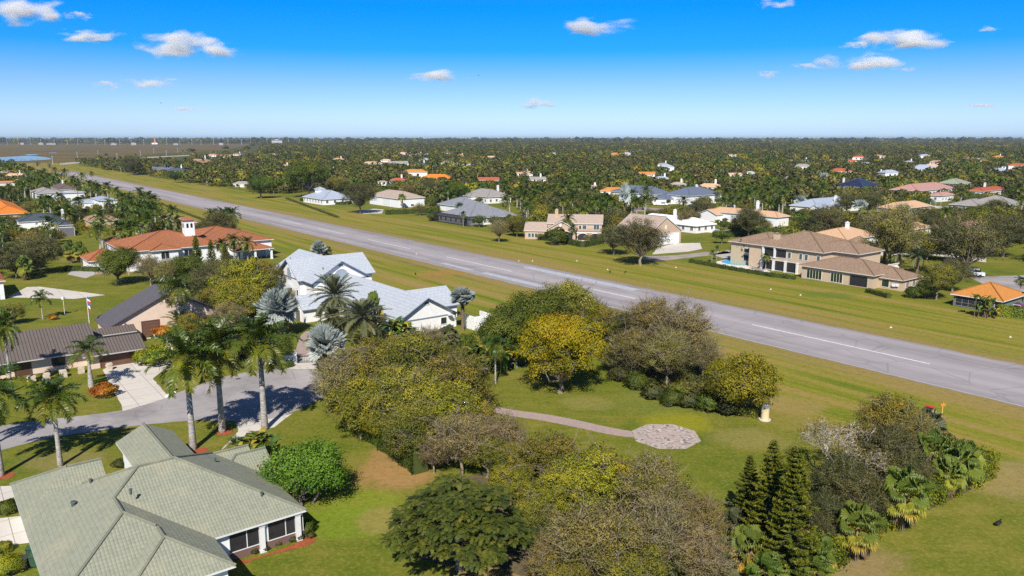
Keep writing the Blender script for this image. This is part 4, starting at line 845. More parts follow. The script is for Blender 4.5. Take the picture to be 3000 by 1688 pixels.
# ground floor bays and balcony between white columns: dark panes paint the recess shade
for u_, w_ in ((-122, 3.1), (-118.4, 3.1), (-114.9, 3.)): k.win(m1, 'v0', ua(m1, u_), w_, .15, 2.6, FASC, SCREEN, 1, 'dark_bay')
for u_ in (-123.9, -120.2, -116.6, -113.1): k.col(u_, 180.1, 3.0, .5)
for u_, w_ in ((-121.9, 3.), (-118.3, 3.1)): k.win(m1, 'v0', ua(m1, u_), w_, 3.7, 2.2, FASC, SCREEN, 1, 'balcony_opening')
for u_ in (-123.7, -120.1): k.col(u_, 180.2, 6.2, .42, z0=3.4)
for u_ in (-115.8, -112.5, -110.9, -107.5): k.win(m1, 'v0', ua(m1, u_), .85, 3.9, 1.5, CREAM, BGLASS)
for u_, w_, z_, h__ in ((-131, 1.7, 3.4, 1.1), (-130.1+1.4, .9, 3.4, 1.0), (-131, 1.7, 1.0, 1.7), (-128.7, .9, 1.0, 1.7)): k.win(l1, 'v0', ua(l1, u_), w_, z_, h__, CREAM)
gg = glass('green_glass', (.02, .035, .015))
for u_, w_, n_ in ((-105.7, 4.0, 5), (-99.7, 3.0, 4)): k.win(p1, 'v0', ua(p1, u_), w_, .3, 2.2, CREAM, gg, n_)
k.win(p1, 'v0', ua(p1, -94.1), 4.4, .15, 2.5, TAN, SCREEN, 1, 'dark_bay'); k.win(q1, 'v0', ua(q1, -89.0), 1.7, .5, 1.7, CREAM, gg)
for a_ in (2.5, 5.5): k.win(q1, 'u1', a_, 1.2, .6, 1.7, CREAM, mull=2)
mb = MB(); ax = (k.P(-86.6, 178.8, 0), k.e1, k.e2); mb.box(-.7, .1, -.3, 0, .9, 1.5, 0, ax); mb.box(.2, .8, -.28, 0, 1.0, 1.6, 0, ax); mb.build('meter_box', WHITE, k.r)
k.chimney(-122.6, 184.5, 6.6, 9.4, 1.5, 1.0, TAN, RM['tantile'])
mb = MB(); ax = (k.P(-98.7, 190, 0), k.e1, k.e2)
mb.box(0, 4.2, 0, .3, 2.6, 3.0, 0, ax); mb.box(4.0, 4.3, 0, 6, 2.6, 3.0, 0, ax)
for i in range(9): mb.box(.2+i*.45, .35+i*.45, .07, .22, 3.0, 3.7, 0, ax)
for i in range(12): mb.box(4.07, 4.22, .3+i*.45, .45+i*.45, 3.0, 3.7, 0, ax)
mb.box(0, 4.3, 0, .3, 3.7, 3.85, 0, ax); mb.box(4.0, 4.3, .3, 6, 3.7, 3.85, 0, ax); mb.box(.1, 4.1, .1, 5.9, 0, 2.6, 1, ax); mb.build('balustrade', [CREAM, TAN], k.r)
k.done()
# --- small orange-roofed house, right edge
u0, v0 = UV(W(2940, 884, 2.6)); ul = UV(W(2788, 859, 2.6))[0]
k = House('orange_roofed_house', 'small grey-green house with bright orange tile roof and screened porch at the right', u0, v0, RM['orange'], plain('greygreen_stucco', (.16, .19, .15)), 'orange-roofed house at the right'); k.caps = True
b = k.block(ul, u0, v0, v0+12.5, 2.6, .4, 'u', 'hh', .6)
k.win(b, 'v0', 3.0, 5, .3, 2.1, plain('grey_frame', (.25, .25, .27)), SCREEN, 4, 'porch_screen', 2); k.win(b, 'v0', 12, 1.2, .9, 1.3, FASC); k.win(b, 'v0', 8.6, 1.2, .9, 1.3, FASC)
k.done()
# --- beige house with balcony
BEI = plain('beige_stucco', (.50, .37, .26), .85, .08); TR = TH
def B3(pL, pM, pR, z): return UV(W(*pL, z))[0], UV(W(*pM, z))[0], UV(W(*pM, z))[1], UV(W(*pR, z))[1]
xl, xr = W(1533, 694)[0], W(1767, 700)[0]; yb = 268.
k = House('balcony_house', 'beige two-storey house with tiled gables, arched porch and balcony across the runway', (xl+xr)/2, yb, RM['beige'], BEI, 'beige balcony house', th=R_(-8)); k.u = k.v = 0
X = lambda px, y=265: (px-1500)/F*(y*cP+H*sP)-(xl+xr)/2
m = k.block(X(1599), X(1767), 4, 15, 5.4, .5, 'u', 'gg', .4); lo = k.block(X(1533), X(1602), 0.5, 11, 3., .5, 'u', 'gg', .4); ce = k.block(X(1604), X(1692), -3, 8, 4.1, .55, 'v', 'gg', .4); po = k.block(X(1690), X(1764), -.4, 5, 2.9, .02, 'u', 'gg', .2, t=.3)
Q, L = k.axes(ce, 'v0')
def archq(kk, b, face, a, w, z0, h_, mat, name):
    Q, L = kk.axes(b, face); mb = MB(); pts = [Q(a-w/2, .05, z0), Q(a+w/2, .05, z0)]+[Q(a+w/2*math.cos(t), .05, z0+h_*.55+h_*.45*math.sin(t)) for t in np.linspace(0, math.pi, 15)]; mb.poly(pts)
    o = mb.build(name, mat, kk.r); fb = MB(); fb.tube([Q(a+(w/2+.05)*math.cos(t), .08, z0+h_*.55+h_*.45*math.sin(t)) for t in np.linspace(0, math.pi, 15)], [.13]*15, 5); fb.build('arch_trim', CREAM, o, off=kk.r.location)
archq(k, ce, 'v0', L/2, L*.82, .2, 3.4, SCREEN, 'arched_opening'); k.win(ce, 'v0', L/2-.4, .5, 4.7, 1.2, CREAM, CREAM, 1, 'gable_vent')
Q, L = k.axes(po, 'v0')
for i in (0, 1): archq(k, po, 'v0', L*(.25+.5*i), L*.42, .15, 2.4, SCREEN, 'arched_opening')
Q, L = k.axes(m, 'v0'); k.win(m, 'v0', L*.9, 1.9, 3.3, 1.7, CREAM, BGLASS, 2); k.win(m, 'v0', L*.68, 1.3, 3.4, 1.4, CREAM, BGLASS, 1); k.win(m, 'v0', L*.6, .7, 3.4, 1.3, CREAM)
Q, L = k.axes(lo, 'v0')
for a_ in (.22, .38, .54): k.win(lo, 'v0', L*a_, .9, .7, 1.4, CREAM, BGLASS)
k.door(lo, 'v0', L*.78, .9, 2.1, plain('white_door', (.7, .7, .7)), 'door', rows=1)
rb = MB(); Q, L = k.axes(po, 'v0')
for i in range(24): a_ = L*i/23; k.bar(rb, Q, a_-.03, a_+.03, 3.1, 4.0, -.25, -.2)
k.bar(rb, Q, 0, L, 4.0, 4.07, -.25, -.2); rb.build('balcony_railing', plain('brown_railing', (.16, .1, .07)), k.r)
k.chimney(X(1626), 8, 7, 9.8, 1.1, .8, plain('tan_brick', (.5, .36, .22)))
k.done()
# --- helper for simple blocks read from three eave corners (left, near, right) at height z
def hip(name, label, short, roof, wall, pL, pM, pR, z, p=.4, ax=None, ends='hh', ov=.5, auto=True, group=None, depth=None, chim=None, mat_ch=None, doors=(), cat_='house', add=()):
    u0, u1, v0, v1 = B3(pL, pM, pR, z)
    if u0 > u1-4: u0 = u1-4
    if v1 < v0+4: v1 = v0+(depth or 8)
    k = House(name, label, (u0+u1)/2, (v0+v1)/2, RM[roof], wall, short, group=group, cat_=cat_); k.caps = True
    b = k.block(u0, u1, v0, v1, z, p, ax or ('u' if u1-u0 > v1-v0 else 'v'), ends, ov)
    for (du0, du1, dv0, dv1, z2, p2, ax2, e2) in add: k.block(u0+du0, u0+du1, v0+dv0, v0+dv1, z2, p2, ax2, e2, .4)
    if auto: k.auto(b)
    for f_, a_, w_, h_, m_ in doors: Q, L = k.axes(b, f_); k.door(b, f_, L*a_, w_, h_, m_)
    if chim:
        for fu, fv, zt in chim: k.chimney(u0+(u1-u0)*fu, v0+(v1-v0)*fv, z, zt, 1.1, .8, mat_ch or WHITE)
    return k.done()
WD = plain('white_hangar_door', (.78, .78, .77), .5)
hip('white_hangar', 'plain white hangar with low beige hip roof standing on the far runway lawn', 'white beige-roofed hangar', 'beige', WHITE, (1101, 571), (1166, 583), (1250, 579), 4.6, .38, auto=False, doors=(('v0', .6, 8, 3.6, WD),))
k = HOUSES[-1][4]; k.win(k.last, 'u1', 8, 1.6, .6, .9, FASC)
hip('gabled_hangar', 'beige-roofed gabled hangar with a huge white door behind dark trees', 'white-doored hangar', 'beige', BEI, (1838, 668), (1903, 686), (2005, 676), 4.2, .62, 'u', 'gg', .4, False)
k = HOUSES[-1][4]; Q, L = k.axes(k.last, 'u1'); k.door(k.last, 'u1', L/2, L*.86, 3.7, WD, 'hangar_door', rows=6); k.win(k.last, 'u1', L/2, .5, 5.3, 1.2, CREAM, CREAM, 1, 'gable_vent')
hip('white_roofed_house', 'low house with bright white roof and poolside eaves behind the gabled hangar', 'white-roofed house', 'whiteflat', WHITE, (1956, 632), (2040, 663), (2094, 656), 2.8, .38, chim=((.5, .6, 7.2),))
hip('peach_roofed_house', 'large white house with broad peach tile roof behind a round tree', 'peach-roofed house', 'peach', WHITE, (2133, 612), (2279, 637), (2349, 636), 3.9, .4, auto=False, chim=((.6, .75, 9),), add=((-1, 9, -4, 10, 3.0, .4, 'v', 'gh'),), doors=(('u1', .5, 1, .15, BROWN_D),))
hip('grey_shingled_house', 'white house with mottled grey shingle roof beside a dark pool cage', 'grey-shingled house', 'greyshingle', WHITE, (1330, 624), (1374, 641), (1485, 626), 3.0, .42)
hip('grey_shingled_garage', 'white hip-roofed garage with mottled grey shingles behind the grey-shingled house', 'grey-shingled garage', 'greyshingle', WHITE, (1287, 597), (1349, 606), (1432, 601), 3.0, .42, auto=False, doors=(('v0', .5, 7, 2.5, WD),))
hip('grey_villa', 'white villa with grey tile roofs and a square white chimney', 'grey-tiled villa', 'greytile', WHITE, (1349, 570), (1428, 578), (1481, 572), 3.6, .42, chim=((.75, .7, 9),), add=((6, 14, -3, 8, 3.4, .4, 'v', 'hh'),))
hip('blue_roofed_pavilion', 'low house with pale blue-grey metal roof and raised lantern', 'blue-roofed pavilion', 'paleblue', WHITE, (907, 575), (945, 585), (1017, 577), 3.0, .42, add=((5, 9, 5, 10, 7.2, .5, 'u', 'hh'),))
hip('grey_roofed_house', 'white house with broad pale grey hip roof and grey garage door beyond the palms', 'grey-roofed white house', 'greytile', WHITE, (94, 559), (107, 567), (174, 562), 5.0, .36, depth=14, auto=False, doors=(('u1', .28, 4, 3.6, GREYD),))
hip('grey_winged_house', 'low white wing with pale grey roof beside the grey-roofed white house', 'pale grey wing', 'paleblue', WHITE, (150, 566), (176, 566), (234, 558), 4.4, .25, auto=False)
hip('brown_ridged_house', 'brown-roofed house with white chimney behind the grey-roofed white house', 'brown-roofed house', 'brown', WHITE, (147, 548), (170, 556), (200, 545), 4.5, .5, chim=((.4, .5, 9),), auto=False)
hip('white_metal_house', 'white house with bright pale metal roofs among palms beside the runway', 'pale metal-roofed house', 'paleblue', WHITE, (277, 580), (290, 588), (356, 588), 4.8, .25, depth=14, add=((-6, 4, -9, 6, 2.8, .2, 'u', 'hh'),))
hip('corner_orange_house', 'house under a bright orange tile roof cut by the left edge of the view', 'bright orange roof', 'brighttile', plain('sand_stucco', (.6, .45, .28)), (-90, 600), (-30, 630), (71, 614), 3.4, .42, auto=False)
hip('slate_roofed_house', 'white house with dark slate-blue tile roofs and grey garage door', 'slate-roofed house', 'slate', WHITE, (15, 637), (170, 661), (204, 652), 4.2, .42, 'u', auto=False, chim=((.55, .9, 8),), doors=(('u1', .55, 4.6, 3.2, GREYD),), add=((1, 13, -9, 6, 3.2, .42, 'v', 'hh'),))
k = HOUSES[-1][4]; 
hip('yellow_house', 'sand-yellow house with brown tile hip roof and paired garage doors among palms', 'sand-yellow house', 'tan', plain('yellow_stucco', (.62, .44, .2)), (236, 640), (262, 650), (345, 640), 3.2, .42, depth=15, auto=False, doors=(('u1', .3, 4, 2.4, plain('tan_door', (.5, .36, .2))), ('u1', .7, 4, 2.4, plain('tan_door', (.5, .36, .2)))))
hip('brown_roofed_house', 'house with plain brown tile roof hidden behind palms beside the runway grass', 'palm-hidden brown roof', 'tan', plain('sand_stucco', (.6, .45, .28)), (440, 632), (530, 655), (560, 645), 3.2, .4)
hip('far_left_orange_house', 'cream house with orange roof and dark arch at the left behind palms', 'cream arched house', 'brighttile', CREAM, (-60, 540), (-10, 535), (27, 526), 4.5, .42, depth=12, auto=False)
hip('blue_roofed_house', 'white house with blue-grey hip roof and white pool frame beyond tall palms', 'left blue-grey roof', 'bluegrey', WHITE, (1851, 557), (1910, 570), (1973, 566), 4.6, .42)
hip('blue_roofed_mansion', 'wide white house with blue-grey hip roof and garages facing parked cars', 'wide blue-grey roof', 'bluegrey', WHITE, (1972, 567), (2020, 575), (2101, 567), 4.8, .42, chim=((.5, .6, 9.6),), add=((-3, 8, -6, 6, 2.8, .4, 'u', 'hh'),))
hip('pale_blue_house', 'white house with pale blue-grey roof between silver palms', 'pale blue-roofed house', 'paleblue', WHITE, (2350, 598), (2395, 608), (2452, 590), 3.4, .42, chim=((.8, .5, 7.5),), add=((12, 17, -2, 6, 3.2, .6, 'v', 'gh'),))
hip('peach_tiled_house', 'house with large peach tile hip roof beside a glass pool cage', 'peach roof by the pool cage', 'peach', plain('tan_stucco', (.50, .39, .27)), (2583, 606), (2640, 613), (2735, 603), 3.0, .42)
hip('grey_ranch_house', 'long pale grey house with wide grey roof at the right edge beyond the lawn', 'grey house at the right edge', 'greytile', plain('grey_stucco', (.5, .49, .46)), (2816, 594), (2870, 604), (2960, 600), 3.0, .36, add=((4, 26, 8, 24, 3.6, .36, 'v', 'hh'),))
hip('white_chimney_house', 'peach-roofed house with a broad white chimney behind the tan mansion', 'white-chimney house', 'peach', WHITE, (2398, 684), (2480, 704), (2577, 688), 3.0, .34, chim=((.55, .55, 7.2),), auto=False)
hip('red_roofed_house', 'long house with red tile roof and pale chimney at the far right', 'red-roofed house', 'red', CREAM, (2861, 556), (2880, 561), (2950, 554), 3.4, .4, chim=((.3, .5, 7.5),), depth=16)
hip('sage_roofed_house', 'house with sage green hip roof beyond the red roof at the right', 'sage-roofed house', 'sage', WHITE, (2784, 533), (2815, 539), (2866, 537), 3.4, .4, depth=18)
hip('solar_roofed_house', 'white-ended house whose roof is covered with dark solar panels', 'solar-roofed house', 'solar', WHITE, (2462, 543), (2530, 549), (2551, 543), 4.0, .42, 'u', chim=((.0, .5, 8.5),))
hip('pink_roofed_house', 'house with pink tile roof and white walls beside palms at the right', 'pink-roofed house', 'pink', WHITE, (2740, 570), (2760, 574), (2792, 570), 3.4, .45)
hip('rosy_roofed_house', 'house with broad dusty pink tile roof half hidden by trees', 'dusty pink roof', 'pink', CREAM, (2635, 553), (2690, 560), (2745, 548), 3.4, .4)
hip('tree_hidden_house', 'house with streaked pinkish roof behind tall brown trees', 'streaked pinkish roof', 'pink', CREAM, (2780, 660), (2830, 662), (2880, 655), 3., .4)
hip('corner_peach_house', 'house with peach tile roof behind the brown tree', 'peach roof behind the brown tree', 'peach', CREAM, (2610, 668), (2660, 676), (2720, 664), 2.6, .4)
# houses deep in the trees: eave centre x, eave y, width px, roof, wall, description
FARH = [(472, 442+55, 60, 'bluegrey', 'w', 'low bluish roof with a white chimney'), (510, 502, 70, 'slate', 'w', 'white gable under a dark roof by the far lawn'), (575, 478, 90, 'tan', 'c', 'long brown-orange roof beyond the runway end'), (735, 480, 36, 'tan', 'c', 'tan roof under a blue cover'),
 (620, 455, 30, 'pink', 'w', 'small pink roof in the row by the marsh'), (660, 458, 32, 'orange', 'c', 'small orange roof in the row by the marsh'), (695, 452, 26, 'red', 'w', 'small red roof in the row by the marsh'), (800, 450, 26, 'orange', 'w', 'red-orange roof nearest the marsh corner'), (835, 485, 24, 'tan', 'c', 'low brown roof among dark trees'),
 (900, 488, 34, 'white', 'w', 'white roofs half hidden by palms'), (990, 468, 36, 'peach', 'c', 'peach roof beyond the tree line'), (1165, 480, 58, 'greytile', 'w', 'curved pale grey roof'), (1230, 485, 56, 'slate', 'w', 'dark flat-pitched roof with white walls'), (1315, 478, 52, 'greytile', 'w', 'wide grey metal roof'), (1370, 483, 34, 'paleblue', 'w', 'pale blue roof beside the wide grey one'),
 (1195, 455, 28, 'tan', 'c', 'tan flat-topped house'), (1228, 452, 22, 'peach', 'c', 'small tan roof beside a pine'), (1305, 455, 22, 'tan', 'c', 'brown pyramid roof'), (1350, 455, 18, 'orange', 'c', 'small orange gable'), (1440, 460, 24, 'peach', 'w', 'tiny peach roof'), (1120, 533, 30, 'tan', 'w', 'brown-roofed dormer house'), (1165, 528, 50, 'red', 'w', 'white house with a brown hip roof'),
 (1278, 524, 100, 'brighttile', 'w', 'long bright orange roof behind hedges'), (1430, 528, 64, 'red', 'w', 'white garage under a red roof'), (1535, 508, 50, 'peach', 'c', 'peach two-storey house with a white chimney'), (1575, 525, 50, 'greytile', 'c', 'grey-roofed wing beside the peach house'), (1800, 560, 80, 'orange', 'c', 'rusty orange roof behind palms'), (1740, 545, 18, 'orange', 'c', 'small orange roof peeking through palms'),
 (1898, 510, 48, 'orange', 'w', 'orange pyramid roof with white walls'), (1940, 523, 46, 'paleblue', 'w', 'white gabled house with a grey roof'), (1990, 540, 46, 'beige', 'w', 'tan roof with white chimney behind the blue roofs'), (2085, 548, 76, 'peach', 'c', 'tan hip roof with a lantern behind the blue roofs'), (2040, 515, 20, 'orange', 'w', 'rusty gable among palms'), (1945, 482, 34, 'greytile', 'w', 'pale grey roof in the woods'),
 (1810, 455, 56, 'orange', 'w', 'orange villa with a white arched bell gable'), (2155, 512, 40, 'peach', 'w', 'white house half hidden by palms'), (2200, 505, 26, 'paleblue', 'w', 'white roof among grey trees'), (2305, 520, 26, 'greytile', 'w', 'grey roof beside a silver palm'), (2333, 440, 28, 'red', 'c', 'small red roof far beyond the oaks'), (2325, 470, 18, 'orange', 'c', 'small peach gable left of the blue-roofed house'),
 (2360, 470, 26, 'bluegrey', 'w', 'white house with a blue roof and tall chimney'), (2425, 470, 36, 'orange', 'w', 'orange roofs in a row'), (2495, 472, 34, 'red', 'w', 'red roof with white walls'), (2537, 478, 26, 'paleblue', 'w', 'bluish roof sunk in trees'), (2580, 508, 30, 'orange', 'c', 'rusty roof with a white chimney'), (2668, 475, 30, 'paleblue', 'w', 'pale blue roof near the far field'), (2750, 476, 44, 'pink', 'w', 'pink hip roof in the far right woods'), (2800, 480, 28, 'tan', 'c', 'tan roof in the far right woods'), (2930, 460, 30, 'orange', 'w', 'pale house with an orange chimney far right'), (2950, 488, 24, 'slate', 'w', 'white gable with dark roof far right'),
 (20, 505, 40, 'tan', 'c', 'tan roof behind the leftmost palms'), (40, 515, 50, 'peach', 'w', 'peach roof with white chimney behind the leftmost palms'), (705, 538, 50, 'greytile', 'c', 'grey-roofed house with brick end on the far lawn'), (2885, 470, 22, 'red', 'w', 'tiny red roof far right'), (1130, 470, 30, 'peach', 'w', 'small pale gable left of the curved grey roof')]
ww = dict(w=WHITE, c=CREAM)
for i, (px, py, wp, rf, wl, d) in enumerate(FARH):
    z = 2.7; c = W(px, py, z); wd = wp/F*c[1]; rnd = random.Random(i); th = R_(rnd.choice((-15, -8, 6, 14)))
    k = House('far_house', d+' among the trees', c[0], c[1]+wd*.25, RM[rf], ww[wl], None, group='houses in the woods', th=th); k.u = k.v = 0; k.caps = False
    b = k.block(-wd/2, wd/2, -wd*.25, wd*.3, z, .45, 'u', 'hh' if rnd.random() < .7 else 'gg', .4)
    if rnd.random() < .6: k.block(-wd*.1, wd*.35, -wd*.42, wd*.1, z-.5, .45, 'v', 'hg', .4)
    if rnd.random() < .35 or 'chimney' in d: k.chimney(wd*.2, wd*.05, z, z+wd*.2+1.2, 1.2, .9, WHITE)
    for j in range(max(2, min(5, int(wd/5)))): 
        nn = max(2, min(5, int(wd/5))); Q, L = k.axes(b, 'v0'); k.win(b, 'v0', L*(j+.5)/nn, 1.4, .9, 1.5, FASC)
    k.done()
rs = random.Random(77)
for i in range(34):
    Y = rs.uniform(700, 2200); X_ = rs.uniform(-.2, .66)*Y
    if UV((X_, Y))[1] < 230: continue
    wd = rs.uniform(16, 24); k = House('far_house', 'small roof among the far woods, too distant to tell from its neighbours', X_, Y, RM[rs.choice(('orange', 'peach', 'tan', 'greytile', 'pink', 'red', 'paleblue'))], rs.choice((WHITE, CREAM)), None, group='distant roofs in the far woods', th=R_(rs.choice((-20, 5, 15)))); k.u = k.v = 0
    b = k.block(-wd/2, wd/2, -5, 6, 4.5, .45, 'u', 'hh', .4); k.win(b, 'v0', wd*.3, 2, 1.2, 2, FASC); k.win(b, 'v0', wd*.6, 2, 1.2, 2, FASC); k.done()

# ------------------------------------------------------------------ planting
_rz = random.Random(3)
PLACED = []
def put(kind, x, y, s, name, label, cat_, group=None, zs=1., parts=True):
    var = PROTO[kind]; p = var[_rz.randrange(len(var))]
    r = empty(name, (x, y, 0), _rz.random()*6.28, s); r.scale = (s, s, s*zs); tag(r, label, cat_, group)
    for nm, me in p['parts']: link(nm, me, r)
    PLACED.append((x, y, p['R']*s)); return r
NAMES = dict(olive='oak_tree', mustard='oak_tree', brown='broadleaf_tree', tan='broadleaf_tree', dark='oak_tree', green='round_tree', lime='leafy_tree', gold='golden_tree', goldbush='bronze_tree', feather='ferny_tree', bare='leafless_tree', norfolk='norfolk_pine',
 royal='royal_palm', bottle='royal_palm', queen='queen_palm', date='date_palm', small_palm='small_palm', areca='areca_palm', sabal='fan_palm', bluesabal='fan_palm', bismarck='silver_palm', tall_bismarck='silver_palm', banana='banana_plant', traveller='traveller_palm', shrub='shrub', croton='croton_shrub', limeshrub='shrub', violet='flowering_shrub', darkshrub='shrub',
 mid_dark='oak_tree', mid_olive='oak_tree', mid_green='round_tree', mid_brown='broadleaf_tree', mid_royal='royal_palm', mid_coconut='coconut_palm', mid_date='date_palm', mid_bismarck='silver_palm', mid_sabal='fan_palm')
def CATG(nm): return 'palm' if 'palm' in nm else 'shrub' if 'shrub' in nm else 'plant' if 'plant' in nm else 'tree'
def T(kind, cx, cy, w, label, group=None, zs=1.):
    """crown centre (cx,cy) and crown width w measured in the photo; stands on the ground below"""
    p = PROTO[kind][0]; s = 1.
    for _ in range(12):
        q = WV(cx, cy, p['zc']*s*zs); dist = q[1]*cP+(H-q[2])*sP; s = .5*s+.5*(w*K/2/F*dist)/p['R']
    nm = NAMES[kind]; return put(kind, q[0], q[1], s, nm, label, CATG(nm), group, zs)
def P(kind, bx, by, ty, label, group=None, w=None):
    """palm with its foot at (bx,by) and crown centre at height ty in the photo"""
    p = PROTO[kind][0]; b = WV(bx, by); s = hgt(b, ty*K)/p['zc']; zs = 1.
    if w: s2 = (w*K/2/F*math.hypot(b[1], H))/p['R']; zs = s/s2; s = s2
    nm = NAMES[kind]; return put(kind, b[0], b[1], s, nm, label, CATG(nm), group, zs)
# royal palms round the turning circle
P('royal', 486, 1130, 905, 'tall royal palm, left of the three standing before the cul-de-sac'); P('royal', 559, 1086, 872, 'tall royal palm, middle of the three before the cul-de-sac'); P('royal', 666, 1080, 862, 'tall royal palm with pale trunk beside the banana clump at the cul-de-sac')
P('royal', 152, 1172, 1005, 'royal palm rising behind the green roof beside the street'); P('royal', 3, 1196, 985, 'royal palm at the left edge with red mulch at its foot')
P('bottle', 230, 977, 885, 'bottle-trunked royal palm on the lawn before the brown metal roof', w=112); P('royal', 30, 985, 828, 'slender royal palm at the left edge before the brown metal-roofed house', w=75)
P('royal', -40, 1130, 985, 'royal palm cut by the left edge near the street'); P('queen', 455, 850, 728, 'queen palm with drooping fronds beside the peach hall', w=105)
P('small_palm', 108, 803, 750, 'small palm with yellow trunk on the lawn behind the brown metal roof', w=52); P('small_palm', 75, 935, 900, 'multi-trunked pygmy palm by the entry of the brown metal-roofed house', w=45)
P('queen', 1246, 965, 870, 'thin queen palm with grey trunk at the edge of the golden tree lawn', w=75)
# date and silver palms at the white house
P('date', 846, 838, 748, 'date palm with stiff grey-green fronds before the white tiled roof', w=130); P('date', 914, 872, 800, 'large date palm, lower right of the pair before the white house', w=150); P('date', 838, 850, 800, 'small date palm between the two large date palms', w=85); P('sabal', 945, 850, 782, 'sabal palm peeping out behind the date palms', w=55)
T('bismarck', 697, 778, 118, 'big silver fan palm behind the royal palms by the paver driveway'); T('bismarck', 818, 868, 112, 'low silver fan palm spreading over the gate and cul-de-sac edge'); P('tall_bismarck', 1164, 832, 745, 'tall silver fan palm on a bare trunk at the white house gable', w=76); T('bismarck', 801, 628, 46, 'silver fan palm behind the ridge of the white house')
T('bluesabal', 822, 634, 40, 'bushy green palm beside the silver palm behind the white house')
# oaks and brush right of the turning circle
for cx, cy, w, kd, lb in ((858, 935, 165, 'tan', 'grey-tan twiggy oak overhanging the right of the cul-de-sac'), (940, 915, 190, 'olive', 'olive oak at the top left of the big oak clump'), (1045, 905, 205, 'olive', 'broad olive oak in the middle of the big oak clump'), (1150, 935, 190, 'olive', 'olive-brown oak at the right of the big oak clump beside the lawn'), (905, 1005, 175, 'mustard', 'mustard-tinged oak low at the left of the big oak clump'), (1010, 990, 210, 'olive', 'shaggy olive oak in the front of the big oak clump'), (1120, 1010, 185, 'mustard', 'yellow-green oak at the lower right of the big oak clump'), (1040, 1070, 165, 'olive', 'dark-trunked oak bending over the clipped hedge'), (960, 1050, 120, 'mustard', 'small yellowish oak beside the clipped hedge'),
  (1160, 1090, 160, 'tan', 'thin grey twiggy tree between the oak clump and the ferny tree'), (1265, 1085, 130, 'tan', 'sparse grey tree at the start of the garden path'), (1090, 1130, 90, 'tan', 'small grey brush tree above the hedge end'), (1195, 1045, 125, 'olive', 'olive tree in the gap between the oak clump and the garden path'), (1225, 1135, 120, 'olive', 'small olive tree just behind the ferny tree'), (1285, 1205, 120, 'mustard', 'small yellow-green tree touching the right of the ferny tree'), (1340, 1300, 140, 'olive', 'olive tree filling in right of the ferny tree'), (1375, 1395, 130, 'brown', 'brown tree above the bare lawn at the bottom')):
    T(kd, cx, cy, w, lb)
T('feather', 1155, 1310, 370, 'wide dark green ferny tree in the bottom centre'); T('lime', 765, 1165, 205, 'bright green leafy tree touching the green roof')
for cx, cy, w, kd, lb in ((1385, 1135, 165, 'olive', 'olive treetop rising highest behind the ferny tree'), (1300, 1150, 120, 'olive', 'dusky oak squeezed beside the ferny tree'), (1470, 1190, 190, 'mustard', 'bright yellow-green oak right of the ferny tree'), (1390, 1235, 160, 'mustard', 'yellow-green oak low beside the ferny tree'), (1560, 1210, 150, 'mustard', 'mustard oak below the octagon patio'),
  (1640, 1215, 190, 'brown', 'brown twiggy tree nearest the octagon patio'), (1500, 1350, 230, 'brown', 'big brown-olive twiggy oak at the bottom centre'), (1660, 1330, 215, 'tan', 'tan twiggy tree at the bottom right of centre'), (1590, 1430, 200, 'olive', 'dark olive tree cut by the bottom edge'), (1755, 1300, 150, 'brown', 'brown tree beside the lawn left of the pines'), (1770, 1390, 165, 'tan', 'grey-brown brush tree left of the pale fan palms'), (1420, 1440, 150, 'olive', 'olive tree low at the bottom edge above the bare lawn')):
    T(kd, cx, cy, w, lb)
# pines, bottom right
for tx, ty, bx, by, s_, lb in ((1880, 1140, 1876, 1330, .9, 'slim pine, leftmost and smallest of the three tiered pines'), (1946, 1100, 1928, 1400, 1., 'broad tiered pine in the middle of the three pines'), (2009, 1115, 1978, 1478, 1., 'tallest tiered pine reaching the bottom edge, rightmost of the three')):
    b_ = WV(bx, by); hh = hgt(b_, ty*K); s = hh/11.; put('norfolk', b_[0], b_[1], s, 'norfolk_pine', lb, 'tree', 'tiered pines', 1.)
